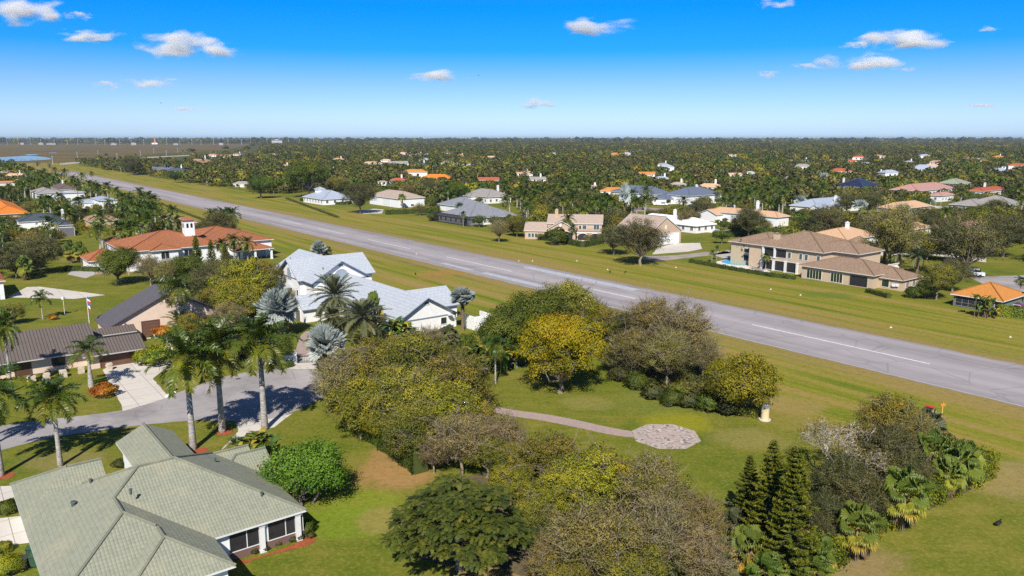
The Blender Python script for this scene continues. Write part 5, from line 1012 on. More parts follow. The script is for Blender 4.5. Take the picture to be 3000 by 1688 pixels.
# clump right of the pines
T('bare', 2115, 1118, 190, 'leafless pale twiggy tree at the top of the right clump')
for cx, cy, w, kd, lb in ((2235, 1045, 165, 'olive', 'olive tree at the far top of the right clump'), (2300, 1085, 130, 'brown', 'brown-green tree behind the blue fan palm in the right clump'), (2230, 1125, 170, 'dark', 'dark oak in the centre of the right clump'), (2130, 1195, 165, 'dark', 'dark oak below the leafless tree'), (2170, 1235, 150, 'dark', 'grey-green oak behind the yellow fan palm'), (2070, 1275, 125, 'dark', 'dark brush tree close against the tallest pine'), (2085, 1335, 100, 'dark', 'low dark tree behind the lower clipped hedge'), (2290, 1170, 130, 'dark', 'dark brush tree between the fan palms of the right clump')):
    T(kd, cx, cy, w, lb)
SBW = 1.22
for cx, cy, w, kd, lb in ((2335, 1068, 90, 'bluesabal', 'bluish fan palm at the far side of the right clump'), (2345, 1140, 120, 'sabal', 'yellow-green fan palm highest on the hedge of the right clump'), (2418, 1160, 110, 'sabal', 'fan palm near the rounded far end of the clipped hedge'), (2385, 1190, 90, 'sabal', 'smaller fan palm between two larger ones on the hedge'), (2275, 1240, 140, 'sabal', 'fan palm with hanging orange-yellow fronds on the hedge'), (2160, 1325, 130, 'sabal', 'fan palm on the lower hedge with a skirt of dry fronds'), (2055, 1400, 110, 'sabal', 'yellowing fan palm at the foot of the tallest pine'), (2055, 1440, 90, 'sabal', 'low yellow fan palm at the bottom edge by the hedge'),
   (1845, 1325, 100, 'bluesabal', 'pale fan palm left of the pines, upper of the group'), (1885, 1385, 125, 'sabal', 'pale green fan palm in front of the pines'), (1800, 1435, 120, 'bluesabal', 'fan palm at the bottom edge left of the pines'), (1730, 1440, 100, 'bluesabal', 'low pale fan palm under the tan tree at the bottom'), (1930, 1440, 110, 'sabal', 'fan palm at the bottom edge before the pines')):
    T(kd, cx, cy, w*SBW, lb)
# golden tree lawn
T('gold', 1410, 862, 205, 'golden-leaved tree standing alone on the lawn above a bench')
for cx, cy, w, kd, lb in ((1290, 820, 165, 'green', 'dense dark green tree at the end of the white house'), (1345, 775, 170, 'green', 'big green tree behind the golden tree on the left'), (1425, 765, 170, 'olive', 'olive tree behind the golden tree'), (1490, 800, 120, 'olive', 'olive-green tree behind the right of the golden tree'), (1300, 870, 90, 'green', 'small green tree left of the golden tree'), (1555, 810, 95, 'dark', 'dark tree between the golden tree and the brown trees'), (1590, 870, 120, 'brown', 'brown tree at the left of the brown row beside the runway'), (1640, 800, 150, 'brown', 'high brown tree in the row beside the runway'), (1720, 815, 170, 'tan', 'tall tan see-through tree against the runway'), (1770, 880, 110, 'tan', 'grey-tan tree at the right of the brown row'), (1680, 880, 140, 'brown', 'forked brown tree above the lawn hedge'), (1545, 890, 90, 'dark', 'dark low tree under the brown row')):
    T(kd, cx, cy, w, lb)
T('goldbush', 1865, 945, 190, 'round bronze-yellow tree at the right end of the lawn hedge')
for i, (cx, cy, w) in enumerate(((1560, 940, 60), (1600, 958, 60), (1645, 985, 60), (1690, 1000, 60), (1735, 1005, 62), (1785, 1010, 70), (1830, 1020, 70))): T('shrub' if i % 2 else 'darkshrub', cx, cy, w, 'dark clipped shrub in the row under the brown trees', 'shrubs under the brown trees')
for cx, cy, w, lb in ((1215, 880, 80, 'banana clump left of the thin queen palm'), (1270, 885, 70, 'banana clump right of the thin queen palm'), (1180, 905, 60, 'banana clump behind the oak clump'), (655, 1105, 85, 'banana clump at the foot of the pale-trunked royal palm'), (620, 1112, 55, 'low banana clump beside the royal palm bed'), (985, 815, 70, 'banana clump under the long white roof'), (1020, 825, 60, 'banana clump before the white gable')): T('banana', cx, cy, w, lb)
for cx, cy, w, kd, lb in ((1040, 855, 70, 'bluesabal', 'bushy palm before the white gable wall'), (1130, 845, 75, 'bluesabal', 'round bushy palm at the foot of the tall silver palm'), (1080, 840, 60, 'tan', 'thin leafless tree against the white gable'), (985, 865, 70, 'olive', 'brush tree below the large date palm'), (1075, 880, 80, 'tan', 'brown brush behind the oak clump'), (790, 860, 55, 'small_palm', 'leaning small palm by the paver driveway'), (945, 880, 70, 'areca', 'feathery palm clump at the foot of the large date palm'), (590, 1120, 50, 'areca', 'pygmy palm clump by the green roof'), (840, 720, 60, 'shrub', 'round dark shrub at the foot of the white house')): T(kd, cx, cy, w, lb)
# trees between the red-tiled mansion, the peach hall and the white house
for cx, cy, w, kd, lb in ((292, 652, 102, 'green', 'clipped-round green tree before the red-tiled mansion'), (375, 665, 75, 'tan', 'open pale tree against the white mansion wall'), (425, 680, 75, 'brown', 'reddish-brown tree at the corner of the red-tiled mansion'), (470, 670, 90, 'green', 'dark green tree before the red-tiled mansion'), (545, 690, 120, 'dark', 'dark oak below the porch of the red-tiled mansion'), (620, 705, 160, 'mustard', 'broad yellow-green tree between the two white houses'), (600, 745, 130, 'mustard', 'yellow-green tree behind the silver fan palm'), (660, 690, 110, 'olive', 'olive tree close to the steep white gable'), (540, 755, 100, 'olive', 'olive tree beside the door of the peach hall'), (495, 705, 70, 'dark', 'grey-green tree behind the queen palm'), (575, 790, 90, 'tan', 'grey twiggy tree behind the royal palm crowns'), (480, 815, 80, 'mustard', 'low yellow-green tree above the hall driveway'), (560, 850, 110, 'green', 'dark green tree behind the royal palm trunks'), (620, 850, 110, 'olive', 'olive tree at the top of the cul-de-sac'), (690, 865, 90, 'green', 'green tree by the gate at the cul-de-sac'), (720, 745, 55, 'brown', 'small brown tree beside the garage roof of the white house'),
   (95, 625, 108, 'dark', 'round grey-green oak on the lawn left of the mansion garage'), (35, 650, 85, 'dark', 'dark oak behind the lawn at the left edge'), (28, 780, 62, 'olive', 'small olive tree beside the white hangar'), (545, 562, 95, 'dark', 'rounded grey-green tree behind the red-tiled mansion')):
    T(kd, cx, cy, w, lb)
for tx, ty, bx, by, lb in ((500, 590, 498, 690, 'dark tiered pine left of the mansion porch'), (535, 600, 535, 690, 'dark tiered pine before the mansion porch'), (570, 612, 570, 690, 'smaller tiered pine right of the mansion porch')):
    b_ = WV(bx, by); put('norfolk', b_[0], b_[1], hgt(b_, ty*K)/11., 'norfolk_pine', lb, 'tree', 'pines before the mansion', 1.)
for bx, by, ty, w, lb in ((590, 665, 605, 50, 'palm before the mansion porch, left of two'), (625, 672, 612, 50, 'palm before the mansion porch, right of two'), (560, 665, 615, 45, 'palm behind the tiered pines'), (65, 705, 668, 48, 'sabal-like palm on the lawn before the white hangar'), (205, 662, 630, 44, 'left trunk of the twin palms beside the mansion garage'), (180, 662, 628, 44, 'right trunk of the twin palms beside the mansion garage')):
    P('sabal' if 'lawn' in lb or 'twin' in lb else 'mid_coconut', bx, by, ty, lb, w=w)
for cx, cy, w, lb in ((452, 818, 85, 'areca palm clump against the peach hall'), (492, 806, 60, 'areca palm clump beside the second hall door'), (428, 850, 45, 'areca palm clump above the hall driveway')): T('areca', cx, cy, w, lb)
for cx, cy, w, kd, lb in ((410, 833, 46, 'croton', 'orange croton bush beside the brown garage door of the hall'), (262, 980, 58, 'croton', 'red-orange croton bed on the lawn beside the white driveway'), (160, 885, 26, 'croton', 'small red croton at the front door'), (400, 893, 75, 'limeshrub', 'yellow-green shrub mass between the two driveways'), (365, 898, 60, 'limeshrub', 'yellow-green shrub at the corner of the garage wing'), (135, 798, 20, 'croton', 'dark red shrub at the foot of the small lawn palm'), (77, 965, 22, 'limeshrub', 'clipped round shrub at the entry pillars'), (293, 878, 22, 'shrub', 'dark clipped shrub by the garage wing door'), (18, 1275, 50, 'shrub', 'green shrub beside the pale drive left of the green roof'), (20, 1420, 70, 'limeshrub', 'clipped yellow-green shrub beside the bins'), (10, 1375, 40, 'limeshrub', 'clipped shrub behind the bins'), (768, 1325, 48, 'shrub', 'clipped round shrub at the porch corner'), (300, 1165, 34, 'darkshrub', 'spiky dark shrub between the green roof wings'), (720, 1275, 26, 'limeshrub', 'yellow shrub under the bright green tree'), (610, 635, 30, 'croton', 'red shrub on the mansion porch steps'), (2300, 735, 44, 'shrub', 'clipped green shrub on the lawn right of the tan mansion'), (2560, 770, 26, 'violet', 'violet bougainvillea beside the orange-roofed house'), (1400, 595, 60, 'shrub', 'broad round shrub at the arched porch of the balcony house'), (1275, 575, 30, 'croton', 'reddish shrub bed left of the balcony house')): T(kd, cx, cy, w, lb)
# across the runway
for cx, cy, w, kd, lb in ((1612, 590, 130, 'dark', 'big dark oak before the white-doored hangar'), (1545, 590, 85, 'dark', 'dark oak at the end of the balcony house hedge'), (1885, 548, 85, 'dark', 'round dark tree before the peach-roofed house'), (1768, 516, 60, 'dark', 'dark tree before the wide blue-grey roof'), (1730, 545, 50, 'brown', 'thin flowering tree against the white roof'), (1300, 560, 60, 'olive', 'olive tree left of the balcony house'), (1255, 570, 55, 'tan', 'sparse tree beside the grey-shingled house'), (2245, 570, 155, 'brown', 'big brown twiggy oak behind the tan mansion'), (2430, 600, 170, 'dark', 'broad dark oak right of the big brown oak'), (2530, 575, 120, 'dark', 'dark oak at the right edge beyond the street'), (2380, 570, 80, 'dark', 'dark oak behind the broad dark one'), (2360, 695, 100, 'olive', 'grey-green tree right of the tan mansion'), (2400, 680, 90, 'dark', 'grey-green tree behind the orange-roofed house'), (2330, 720, 50, 'green', 'dark bush tree beside the clipped shrub'), (2080, 545, 90, 'dark', 'grey-green tree beside the pale blue-roofed house'), (2505, 520, 62, 'dark', 'layered dark tree before the grey ranch house'), (2185, 500, 70, 'dark', 'dark oak beside the pool cage house'), (2130, 505, 55, 'dark', 'dark oak behind the silver palms'), (905, 485, 85, 'dark', 'grey-green oak left of the white beige-roofed hangar'), (772, 432, 100, 'green', 'broad dark green tree behind the pavilion lawn'), (852, 458, 56, 'olive', 'olive tree behind the pavilion'), (655, 460, 60, 'green', 'dark round tree at the far lawn edge'), (1090, 470, 60, 'dark', 'dark oak behind the beige-roofed hangar'), (1150, 475, 60, 'green', 'green tree left of the grey villa'), (330, 410, 50, 'dark', 'dark tree beyond the runway end'), (440, 440, 30, 'green', 'round tree before the far white gable')):
    T(kd, cx, cy, w, lb)
for bx, by, ty, w, lb in ((1428, 605, 552, 42, 'coconut palm, taller, before the arched porch'), (1440, 607, 575, 26, 'short palm beside the taller coconut palm'), (1386, 590, 562, 34, 'palm at the gable of the balcony house'), (1165, 570, 540, 22, 'slender palm before the grey-shingled house'), (1155, 535, 515, 24, 'palm before the grey-shingled garage'), (1012, 525, 497, 28, 'sabal palm against the white hangar wall'), (1275, 515, 495, 20, 'palm on the villa lawn'), (1868, 662, 617, 34, 'palm behind the pool of the tan mansion'), (1925, 680, 645, 32, 'palm before the balcony of the tan mansion'), (1840, 650, 627, 22, 'slim palm at the mansion pool fence'), (1790, 660, 637, 22, 'palm pair at the left of the mansion hedge'), (1802, 655, 627, 18, 'thin palm at the mansion hedge'), (2565, 770, 742, 34, 'small palm with green crown beside the violet bush'), (2565, 740, 705, 40, 'queen palm at the right edge beside the orange roof')):
    P('mid_sabal' if 'sabal' in lb else 'small_palm' if 'slim' in lb or 'thin' in lb or 'pair' in lb else 'mid_coconut', bx, by, ty, lb, w=w)
for bx, by, ty, w, lb in ((2222, 668, 625, 60, 'grey-green date palm nearest the mansion balustrade'), (2258, 680, 640, 64, 'grey-green date palm in the middle right of the mansion'), (2305, 690, 645, 60, 'grey-green date palm right of the mansion'), (1718, 525, 505, 44, 'date palm before the wide blue-grey roof'), (1770, 520, 505, 36, 'date palm beside the parked white van')): P('mid_date', bx, by, ty, lb, w=w)
for bx, by, ty, w, lb in ((2160, 545, 517, 46, 'silver fan palm on the open lawn by the dark oak'), (1955, 528, 500, 42, 'silver fan palm, left of the two behind the peach roof'), (2010, 530, 505, 40, 'silver fan palm beside the pale blue roof'), (2118, 530, 510, 40, 'silver fan palm right of the pale blue roof'), (1570, 560, 495, 36, 'tall silver fan palm above the hangar palms'), (2070, 475, 448, 30, 'distant silver fan palm left of the solar roof'), (2270, 545, 525, 40, 'silver fan palm at the peach roof by the pool cage'), (235, 495, 482, 60, 'silver fan palm beside the pale grey wing'), (2110, 565, 540, 34, 'silver palm hidden behind the grey-green tree')): P('mid_bismarck', bx, by, ty, lb, w=w)
T('traveller', 2482, 752, 62, 'tall broad-leaved traveller palm clump before the orange-roofed house')
# hedges: a core with a coat of leaves
def hedge(name, L, hgt_, wid, mat, label, leaf=.17, dens=60, lump=.12, core=None):
    pts = [np.array(WV(*p)[:2]) for p in L]; rng = np.random.default_rng(len(label)); C, D = [], []; mb = MB(); c0 = (*pts[0], 0)
    for i in range(len(pts)-1):
        a, b = pts[i], pts[i+1]; d = b-a; l = np.linalg.norm(d); d /= l; n_ = np.array((-d[1], d[0])); mb.box(0, l, -wid*.42, wid*.42, 0, hgt_*.9, 0, (a, d, n_))
        m = int(l*dens*(2*hgt_+wid)/3); t = rng.random(m)*l; q = rng.random(m)*(2*hgt_+wid)
        side = np.where(q < hgt_, -1, np.where(q < 2*hgt_, 1, 0)); off = np.where(side == 0, (q-2*hgt_)-wid/2, side*wid/2); z = np.where(side == 0, hgt_, np.where(side == -1, q, q-hgt_))
        bmp = lump*np.sin(t*2.1+i)+lump*rng.normal(size=m)*.6; off = off+side*bmp; z = z+np.where(side == 0, bmp, 0)
        xy = a+t[:, None]*d+off[:, None]*n_; C.append(np.column_stack((xy, np.maximum(z, .05)))); dd = np.column_stack((side[:, None]*n_, np.where(side == 0, 1., .25))); D.append(dd)
    C = np.concatenate(C); D = np.concatenate(D); V, Q, TT = leaves(rng, C-np.array(c0), D, leaf, .65, 1.2, np.clip(rng.random(len(C))*.7+.3*np.sin(C[:, 0]*1.3)*np.sin(C[:, 1]*1.1), 0, 1))
    r = empty(name, c0); tag(r, label, 'hedge'); mb.build('core', MAT['hedgecore'], r); link('foliage', npmesh(name+'_foliage', V, Q, [mat], TT, normals=leaves.N), r)
MAT['hedgecore'] = plain('hedge_twigs', (.06, .08, .016), .9)
HG, LG = MAT['hedge'], MAT['limehedge']
hedge('hedge', [(2030, 1460), (2120, 1375), (2225, 1310), (2300, 1270), (2400, 1225), (2455, 1205), (2470, 1170)], 2.0, 2.3, LG, 'long yellow-green hedge wrapping the right clump of fan palms', .22, 230, .3)
hedge('hedge', [(880, 1075), (940, 1105), (1000, 1145), (1060, 1190)], 2.6, 1.9, MAT['green'], 'lush green hedge below the oak clump along the side lawn', .2, 220)
hedge('hedge', [(1840, 1035), (1905, 1050)], 1.3, 1.6, LG, 'short clipped hedge next to the beige post', .16, 260)
hedge('hedge', [(1735, 660), (1860, 683), (1945, 697), (2000, 703)], .95, 1.2, HG, 'long low hedge along the pool terrace of the tan mansion', .25, 100)
hedge('hedge', [(1357, 602), (1420, 612), (1465, 622), (1515, 612)], 1.8, 1.6, HG, 'clipped hedge around the garden of the balcony house', .25, 100)
hedge('hedge', [(970, 540), (1075, 536), (1105, 527)], 2.0, 2.5, MAT['green'], 'bright green hedge beside the white hangar', .3, 70)
hedge('hedge', [(1795, 597), (1900, 592), (2010, 586)], 2.2, 2.4, HG, 'tall hedge behind the pool of the white-roofed house', .3, 70)
hedge('hedge', [(2505, 793), (2590, 800)], 2.0, 2.6, LG, 'thick clipped hedge at the right edge beside the orange-roofed house', .24, 130)
hedge('hedge', [(760, 505), (800, 512), (870, 515), (885, 510)], 1.3, 3, MAT['green'], 'low hedge before the blue-roofed pavilion', .3, 70)
hedge('hedge', [(165, 680), (250, 683)], 1.2, 1.4, HG, 'low clipped hedge before the mansion garage', .22, 110)
hedge('hedge', [(2180, 735), (2235, 750)], .9, 1.2, HG, 'low hedge along the right end of the tan mansion', .22, 110)
hedge('hedge', [(735, 920), (700, 930)], .9, 1.2, MAT['green'], 'small hedge beside the white gate wall', .2, 60)
hedge('hedge', [(720, 500), (850, 548)], .7, 1.6, MAT['olive'], 'strip of rough brush along the far runway lawn', .3, 22)
hedge('hedge', [(370, 500), (455, 533), (560, 572)], .6, 1.4, MAT['olive'], 'line of low brush on the near runway lawn', .3, 22)
# ---- woods: nearest trees one by one, the rest as one mass
rg = random.Random(11)
NOGO = [P_(L) for L in ([(240, 425), (330, 436), (440, 455), (600, 478), (620, 487), (760, 489), (760, 510), (900, 520), (1100, 560), (1240, 575), (1300, 607), (1500, 612), (1700, 618), (1760, 610), (1850, 640), (2000, 690), (2300, 745), (2600, 800), (2600, 1100), (1500, 800), (200, 445)],
  [(740, 480), (900, 492), (930, 540), (760, 515)], [(1240, 474), (1380, 462), (1385, 476), (1260, 486)], [(1100, 530), (1300, 505), (1320, 560), (1100, 580)], [(1820, 600), (2010, 575), (2040, 620), (1820, 640)], [(2110, 530), (2260, 530), (2260, 560), (2100, 575)], [(2340, 510), (2560, 520), (2560, 545), (2340, 535)], [(1600, 600), (1790, 600), (1790, 640), (1600, 640)], [(2380, 625), (2600, 625), (2600, 690), (2430, 700)],
  [(1900, 665), (2330, 760), (2600, 820), (2600, 700), (2200, 640)], [(1740, 585), (1840, 580), (1840, 600), (1760, 610)], [(1560, 520), (1830, 515), (1850, 545), (1560, 545)], [(900, 500), (1070, 500), (1080, 540), (900, 545)],
  [(0, 690), (265, 690), (420, 700), (300, 770), (300, 850), (0, 850)], [(180, 560), (330, 560), (330, 680), (100, 690)])]
def inpoly(x, y, P):
    c = False; j = len(P)-1
    for i in range(len(P)):
        if (P[i][1] > y) != (P[j][1] > y) and x < (P[j][0]-P[i][0])*(y-P[i][1])/(P[j][1]-P[i][1])+P[i][0]: c = not c
        j = i
    return c
FP_ = [(c, r) for hh in HOUSES for c, r in hh[3]]; SIGHT = [(hh[2], hh[1], .5 if hh[0] else .35) for hh in HOUSES]
def blocks_view(x, y, r, hgt_):
    l, t = PR(x-r, y, hgt_); rr, b = PR(x+r, y, 0)
    for (x0, x1, y0, y1), c, kk in SIGHT:
        if y > c[1]: continue
        if l < x1-2 and rr > x0+2 and t < y0+(y1-y0)*kk and b > y0:
            return True
    return False
def free(x, y, r, hh, dmin):
    if any(inpoly(x, y, Q) for Q in NOGO): return False
    for hh_ in HOUSES:
        k_ = hh_[4]; c_ = hh_[1]
        if abs(x-c_[0]) > 45 or abs(y-c_[1]) > 45: continue
        dx, dy = x-k_.o[0], y-k_.o[1]; u_, v_ = dx*k_.e1[0]+dy*k_.e1[1]+k_.u, dx*k_.e2[0]+dy*k_.e2[1]+k_.v; m_ = .8+r*.55
        for a, b, c, d in k_.boxes:
            if a-m_ < u_ < b+m_ and c-m_ < v_ < d+m_: return False
    for a, b, q in PLACED:
        if (x-a)**2+(y-b)**2 < (dmin*(.62))**2: return False
    return not blocks_view(x, y, r*.8, hh)
cand = []
def zone(Y0, Y1, sp, test):
    y = Y0
    while y < Y1:
        xm = y*.70+20; x = -xm
        while x < xm:
            jx, jy = x+rg.uniform(-.45, .45)*sp, y+rg.uniform(-.45, .45)*sp
            if test(jx, jy): cand.append((jx, jy))
            x += sp
        y += sp
def right_t(x, y): return UV((x, y))[1] > 168
def left_t(x, y): return UV((x, y))[1] < 84
zone(205, 640, 7.8, right_t); zone(640, 900, 9, lambda x, y: right_t(x, y) and x < -90); zone(190, 900, 7.4, lambda x, y: left_t(x, y) and PR(x, y, 0)[0] < 760)
marsh_p = far_poly([(-400, 408), (-400, 363), (300, 362.5), (640, 362.5), (560, 378), (420, 385), (250, 401), (150, 410)])
cand = [c for c in cand if not inpoly(*c, marsh_p)]
cand.sort(key=lambda c: c[1]); cnt = {}; LIM = dict(oak_tree=235, royal_palm=175, round_tree=270, broadleaf_tree=120, coconut_palm=150); rest = []
DESC = {'mid_dark': ('grey-green oak', 'dark'), 'mid_olive': ('olive oak',), 'mid_green': ('rich green tree',), 'mid_brown': ('brown tree',), 'mid_royal': ('tall royal palm',), 'mid_coconut': ('coconut palm',), 'mid_sabal': ('fan palm',)}
auto = []
for x, y in cand:
    left = UV((x, y))[1] < 90
    pal = .6 if left else (.4 if math.sin(x*.021)+math.sin(y*.017+1) > .3 else .14)
    kd = ('mid_royal' if rg.random() < .66 else 'mid_coconut' if rg.random() < .7 else 'mid_sabal') if rg.random() < pal else rg.choices(('mid_dark', 'mid_olive', 'mid_green', 'mid_brown'), (4, 2.3, 3, 1.3))[0]
    s = rg.uniform(.8, 1.55)*(.72 if left else 1) if kd[4] in 'dogb' else rg.uniform(.8, 1.1); p = PROTO[kd][0]
    dm = 5.5 if kd in ('mid_royal', 'mid_coconut') else 8*s
    if not free(x, y, p['R']*s, p['H']*s, dm):
        s *= .6; kd = kd if 'royal' not in kd else 'mid_green'; p = PROTO[kd][0]; dm = 5
        if not free(x, y, p['R']*s, p['H']*s, dm):
            s *= .55
            if not free(x, y, p['R']*s, p['H']*s, 4): continue
    nm = NAMES[kd]
    if cnt.get(nm, 0) >= LIM.get(nm, 90): rest.append((x, y, kd, s)); continue
    cnt[nm] = cnt.get(nm, 0)+1; r = put(kd, x, y, s, nm, None, CATG(nm)); auto.append((r, kd, x, y, s))
# labels: what it is, which landmark it stands by, and its place among its like there
ROYALS = [(50,497),(75,505),(95,495),(115,510),(130,500),(145,515),(160,498),(40,520),(90,525),(120,530),(150,530),(25,545),(60,550),(20,490),(70,485),(110,480),(145,485),(165,515),(188,505),(213,524),(240,515),(268,508),(262,540),(280,545),(225,548),(407,562),(359,580),(382,587),(435,604),(405,613),(444,618),(390,605),(452,607),(363,607),(421,629),(385,629),(359,644),(436,647),(483,644),(517,649),(349,667),(374,669),(394,669),(289,675),(505,618),(317,593),(293,640),(214,634),(200,628),(144,655),(172,578),(228,592),(9,559),(202,612),(1493,574),(1515,561),(1537,574),(1567,574),(1591,566),(1629,574),(1667,577),(1781,582),(1866,590),(1890,588),(1852,569),(1531,555),(1791,590),(1893,560),(1753,525),(1800,523),(1820,520),(1843,523),(1884,517),(1919,528),(2012,525),(2038,525),(2105,555),(2129,566),(2178,566),(2213,560),(2158,517),(2184,520),(2222,520),(1657,520),(1631,531),(1587,555),(2212,532),(2337,535),(2399,554),(2818,563),(2996,585),(2644,489),(2548,492),(2737,529),(1610,590),(1480,590),(2120,590),(2145,585)]
for fx, fy in ROYALS:
    kd = 'mid_royal' if (fx*7+fy) % 4 else 'mid_coconut'; s = .85+.25*((fx*13+fy*7) % 10)/10; q = W(fx, fy, PROTO[kd][0]['zc']*s); r = put(kd, q[0], q[1], s, NAMES[kd], None, 'palm'); auto.append((r, kd, q[0], q[1], s))
marks = [(h_[0], h_[1], h_[2]) for h_ in HOUSES if h_[0]]
buckets = {}
for r, kd, x, y, s in auto:
    best = min(marks, key=lambda m: (m[1][0]-x)**2+((m[1][1]-y)*.8)**2); dx, dy = x-best[1][0], y-best[1][1]
    rel = ('behind' if dy > 0 else 'in front of') if abs(dy) > abs(dx) else ('right of' if dx > 0 else 'left of')
    buckets.setdefault((DESC[kd][0], rel, best[0]), []).append((PR(x, y, 0)[0], r))
ORD = ['first', 'second', 'third', 'fourth', 'fifth', 'sixth', 'seventh', 'eighth', 'ninth', 'tenth', 'eleventh', 'twelfth', 'thirteenth', 'fourteenth', 'fifteenth', 'sixteenth', 'seventeenth', 'eighteenth', 'nineteenth', 'twentieth']
for (d, rel, lm), L in buckets.items():
    L.sort(key=lambda t: t[0])
    for i, (_, r) in enumerate(L):
        r['label'] = f'{d} {rel} the {lm}' if len(L) == 1 else (f'{d} {rel} the {lm}, {ORD[i]} from left' if i < 20 else f'{d} {rel} the {lm}, rightmost ones')
        r['group'] = ('palms' if 'palm' in d else 'trees')+' among the houses'
# far woods: one mass of instanced trees
def lowtree(nm, seed, R, Ht, n, lmat, leaf):
    rng = np.random.default_rng(seed); D = sph(rng, n, -.1); lob = sph(rng, 7, .1); rr = .72+.36*np.max(D@lob.T, 1)**6; C = D*(rr*(.75+.3*rng.random(n)))[:, None]*np.array((R, R, Ht*.5))+np.array((0, 0, Ht*.5))
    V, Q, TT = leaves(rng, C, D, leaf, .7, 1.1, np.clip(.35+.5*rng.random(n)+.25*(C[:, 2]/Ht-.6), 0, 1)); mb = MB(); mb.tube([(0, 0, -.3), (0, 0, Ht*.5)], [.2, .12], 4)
    n0 = len(V); NN = np.concatenate((leaves.N, np.tile((0., 0, 1), (len(mb.v), 1)))); me = npmesh(nm, np.concatenate((V, np.array(mb.v))), np.concatenate((Q, np.array([f for f in mb.f if len(f) == 4])+n0)), [lmat, bk], np.concatenate((TT, np.array(mb.t))), [0]*len(Q)+[1]*sum(len(f) == 4 for f in mb.f), normals=NN); return bpy.data.objects.new(nm, me)
def lowpalm(nm, seed, zc, L, lmat, tm):
    rng = np.random.default_rng(seed); V, Q, Tt, k = [], [], [], 0
    for i in range(13):
        az = i*2.4; el = R_(70-100*i/13); h_ = np.array((math.cos(az), math.sin(az), 0)); sd = np.array((-h_[1], h_[0], 0)); p = np.array((0, 0, zc)); tt = .2+.5*i/13
        for q in range(3):
            e = el-q*.5; p2 = p+(h_*math.cos(e)+np.array((0, 0, math.sin(e))))*L/3; w = (.25, .5, .45, .1)
            for sg in (-1, 1): a, b = p+sd*sg*w[q]-np.array((0, 0, .25*w[q]*2)), p2+sd*sg*w[q+1]-np.array((0, 0, .25*w[q+1]*2)); V += [p, a, b, p2]; Q.append((k, k+1, k+2, k+3)); Tt += [tt]*4; k += 4
            p = p2
    mb = MB(); mb.tube([(0, 0, -.3), (0, 0, zc)], [.24, .18], 5); n0 = len(V); F2 = [f for f in mb.f if len(f) == 4]
    return bpy.data.objects.new(nm, npmesh(nm, np.concatenate((np.array(V), np.array(mb.v))), np.concatenate((np.array(Q), np.array(F2)+n0)), [lmat, tm], np.concatenate((np.array(Tt), np.array(mb.t))), [0]*len(Q)+[1]*len(F2)))
LT = bpy.data.collections.new('woodland_kinds')
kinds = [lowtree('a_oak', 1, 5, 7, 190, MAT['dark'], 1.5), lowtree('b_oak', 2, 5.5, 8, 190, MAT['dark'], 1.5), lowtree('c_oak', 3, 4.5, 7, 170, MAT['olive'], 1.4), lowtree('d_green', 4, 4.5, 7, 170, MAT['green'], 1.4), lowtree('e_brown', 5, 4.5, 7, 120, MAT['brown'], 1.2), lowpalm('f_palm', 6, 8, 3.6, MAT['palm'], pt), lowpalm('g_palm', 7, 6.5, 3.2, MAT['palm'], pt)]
for o in kinds: LT.objects.link(o)
KI = {'mid_dark': (0, 1), 'mid_olive': (2,), 'mid_green': (3,), 'mid_brown': (4,), 'mid_royal': (5,), 'mid_coconut': (6,), 'mid_sabal': (6,)}
pts = [(x, y, rg.choice(KI[kd]), s) for x, y, kd, s in rest]
def ring(Y0, Y1, sp, sc, pp, flatk=1.):
    y = Y0
    while y < Y1:
        xm = y*.69+30; x = -xm
        while x < xm:
            jx, jy = x+rg.uniform(-.5, .5)*sp, y+rg.uniform(-.5, .5)*sp; x += sp; v_ = UV((jx, jy))[1]; ix = PR(jx, jy, 0)
            if v_ < 165 and jy < 980 and not (v_ < 84): continue
            if 84 < v_ < 170 and jy < 1050: continue
            if inpoly(jx, jy, marsh_p): continue
            if jy < 1600 and blocks_view(jx, jy, 4*sc, 7*sc): continue
            if jy < 700 and not free(jx, jy, 4, 7, 6): continue
            if ix[0] < 760 and 1050 < jy < 4300 and ix[1] > 425 and rg.random() < .97 and jx < -.28*jy: continue
            pa = math.sin(jx*.013+1.7*math.sin(jy*.007))*math.sin(jy*.011+2*math.sin(jx*.006)); pb_ = math.sin(jx*.021-jy*.009+4)
            if pa*pb_ > .62 and rg.random() < .7: continue
            k_ = rg.choices((0, 1, 2, 3, 4, 5, 6), (4+4*pa, 4-3*pb_, 1.8+2*max(0, pb_), 2.4-1.5*pa, 1.2+1.5*max(0, -pa), pp*(.6+.5*pb_), pp*.4*(1+pa)))[0]; pts.append((jx, jy, k_, sc*rg.uniform(.55, 1.3)*(.95 if k_ < 5 else .9)*(1.75 if sc > 2 and rg.random() < .09 else 1)))
        y += sp
ring(620, 1050, 10.5, 1.2, 3); ring(1050, 2000, 15, 1.4, 1.8); ring(2000, 4200, 26, 1.7, .6); ring(4200, 13500, 62, 2.5, 0)
me = bpy.data.meshes.new('woodland'); me.from_pydata([(p[0], p[1], 0) for p in pts], [], [])
at = me.attributes.new('kind_index', 'INT', 'POINT'); at.data.foreach_set('value', [p[2] for p in pts]); at = me.attributes.new('size', 'FLOAT', 'POINT'); at.data.foreach_set('value', [p[3] for p in pts])
wd = link('woodland', me); tag(wd, kind='stuff')
ng = bpy.data.node_groups.new('woodland', 'GeometryNodeTree'); ng.interface.new_socket('Geometry', in_out='INPUT', socket_type='NodeSocketGeometry'); ng.interface.new_socket('Geometry', in_out='OUTPUT', socket_type='NodeSocketGeometry')
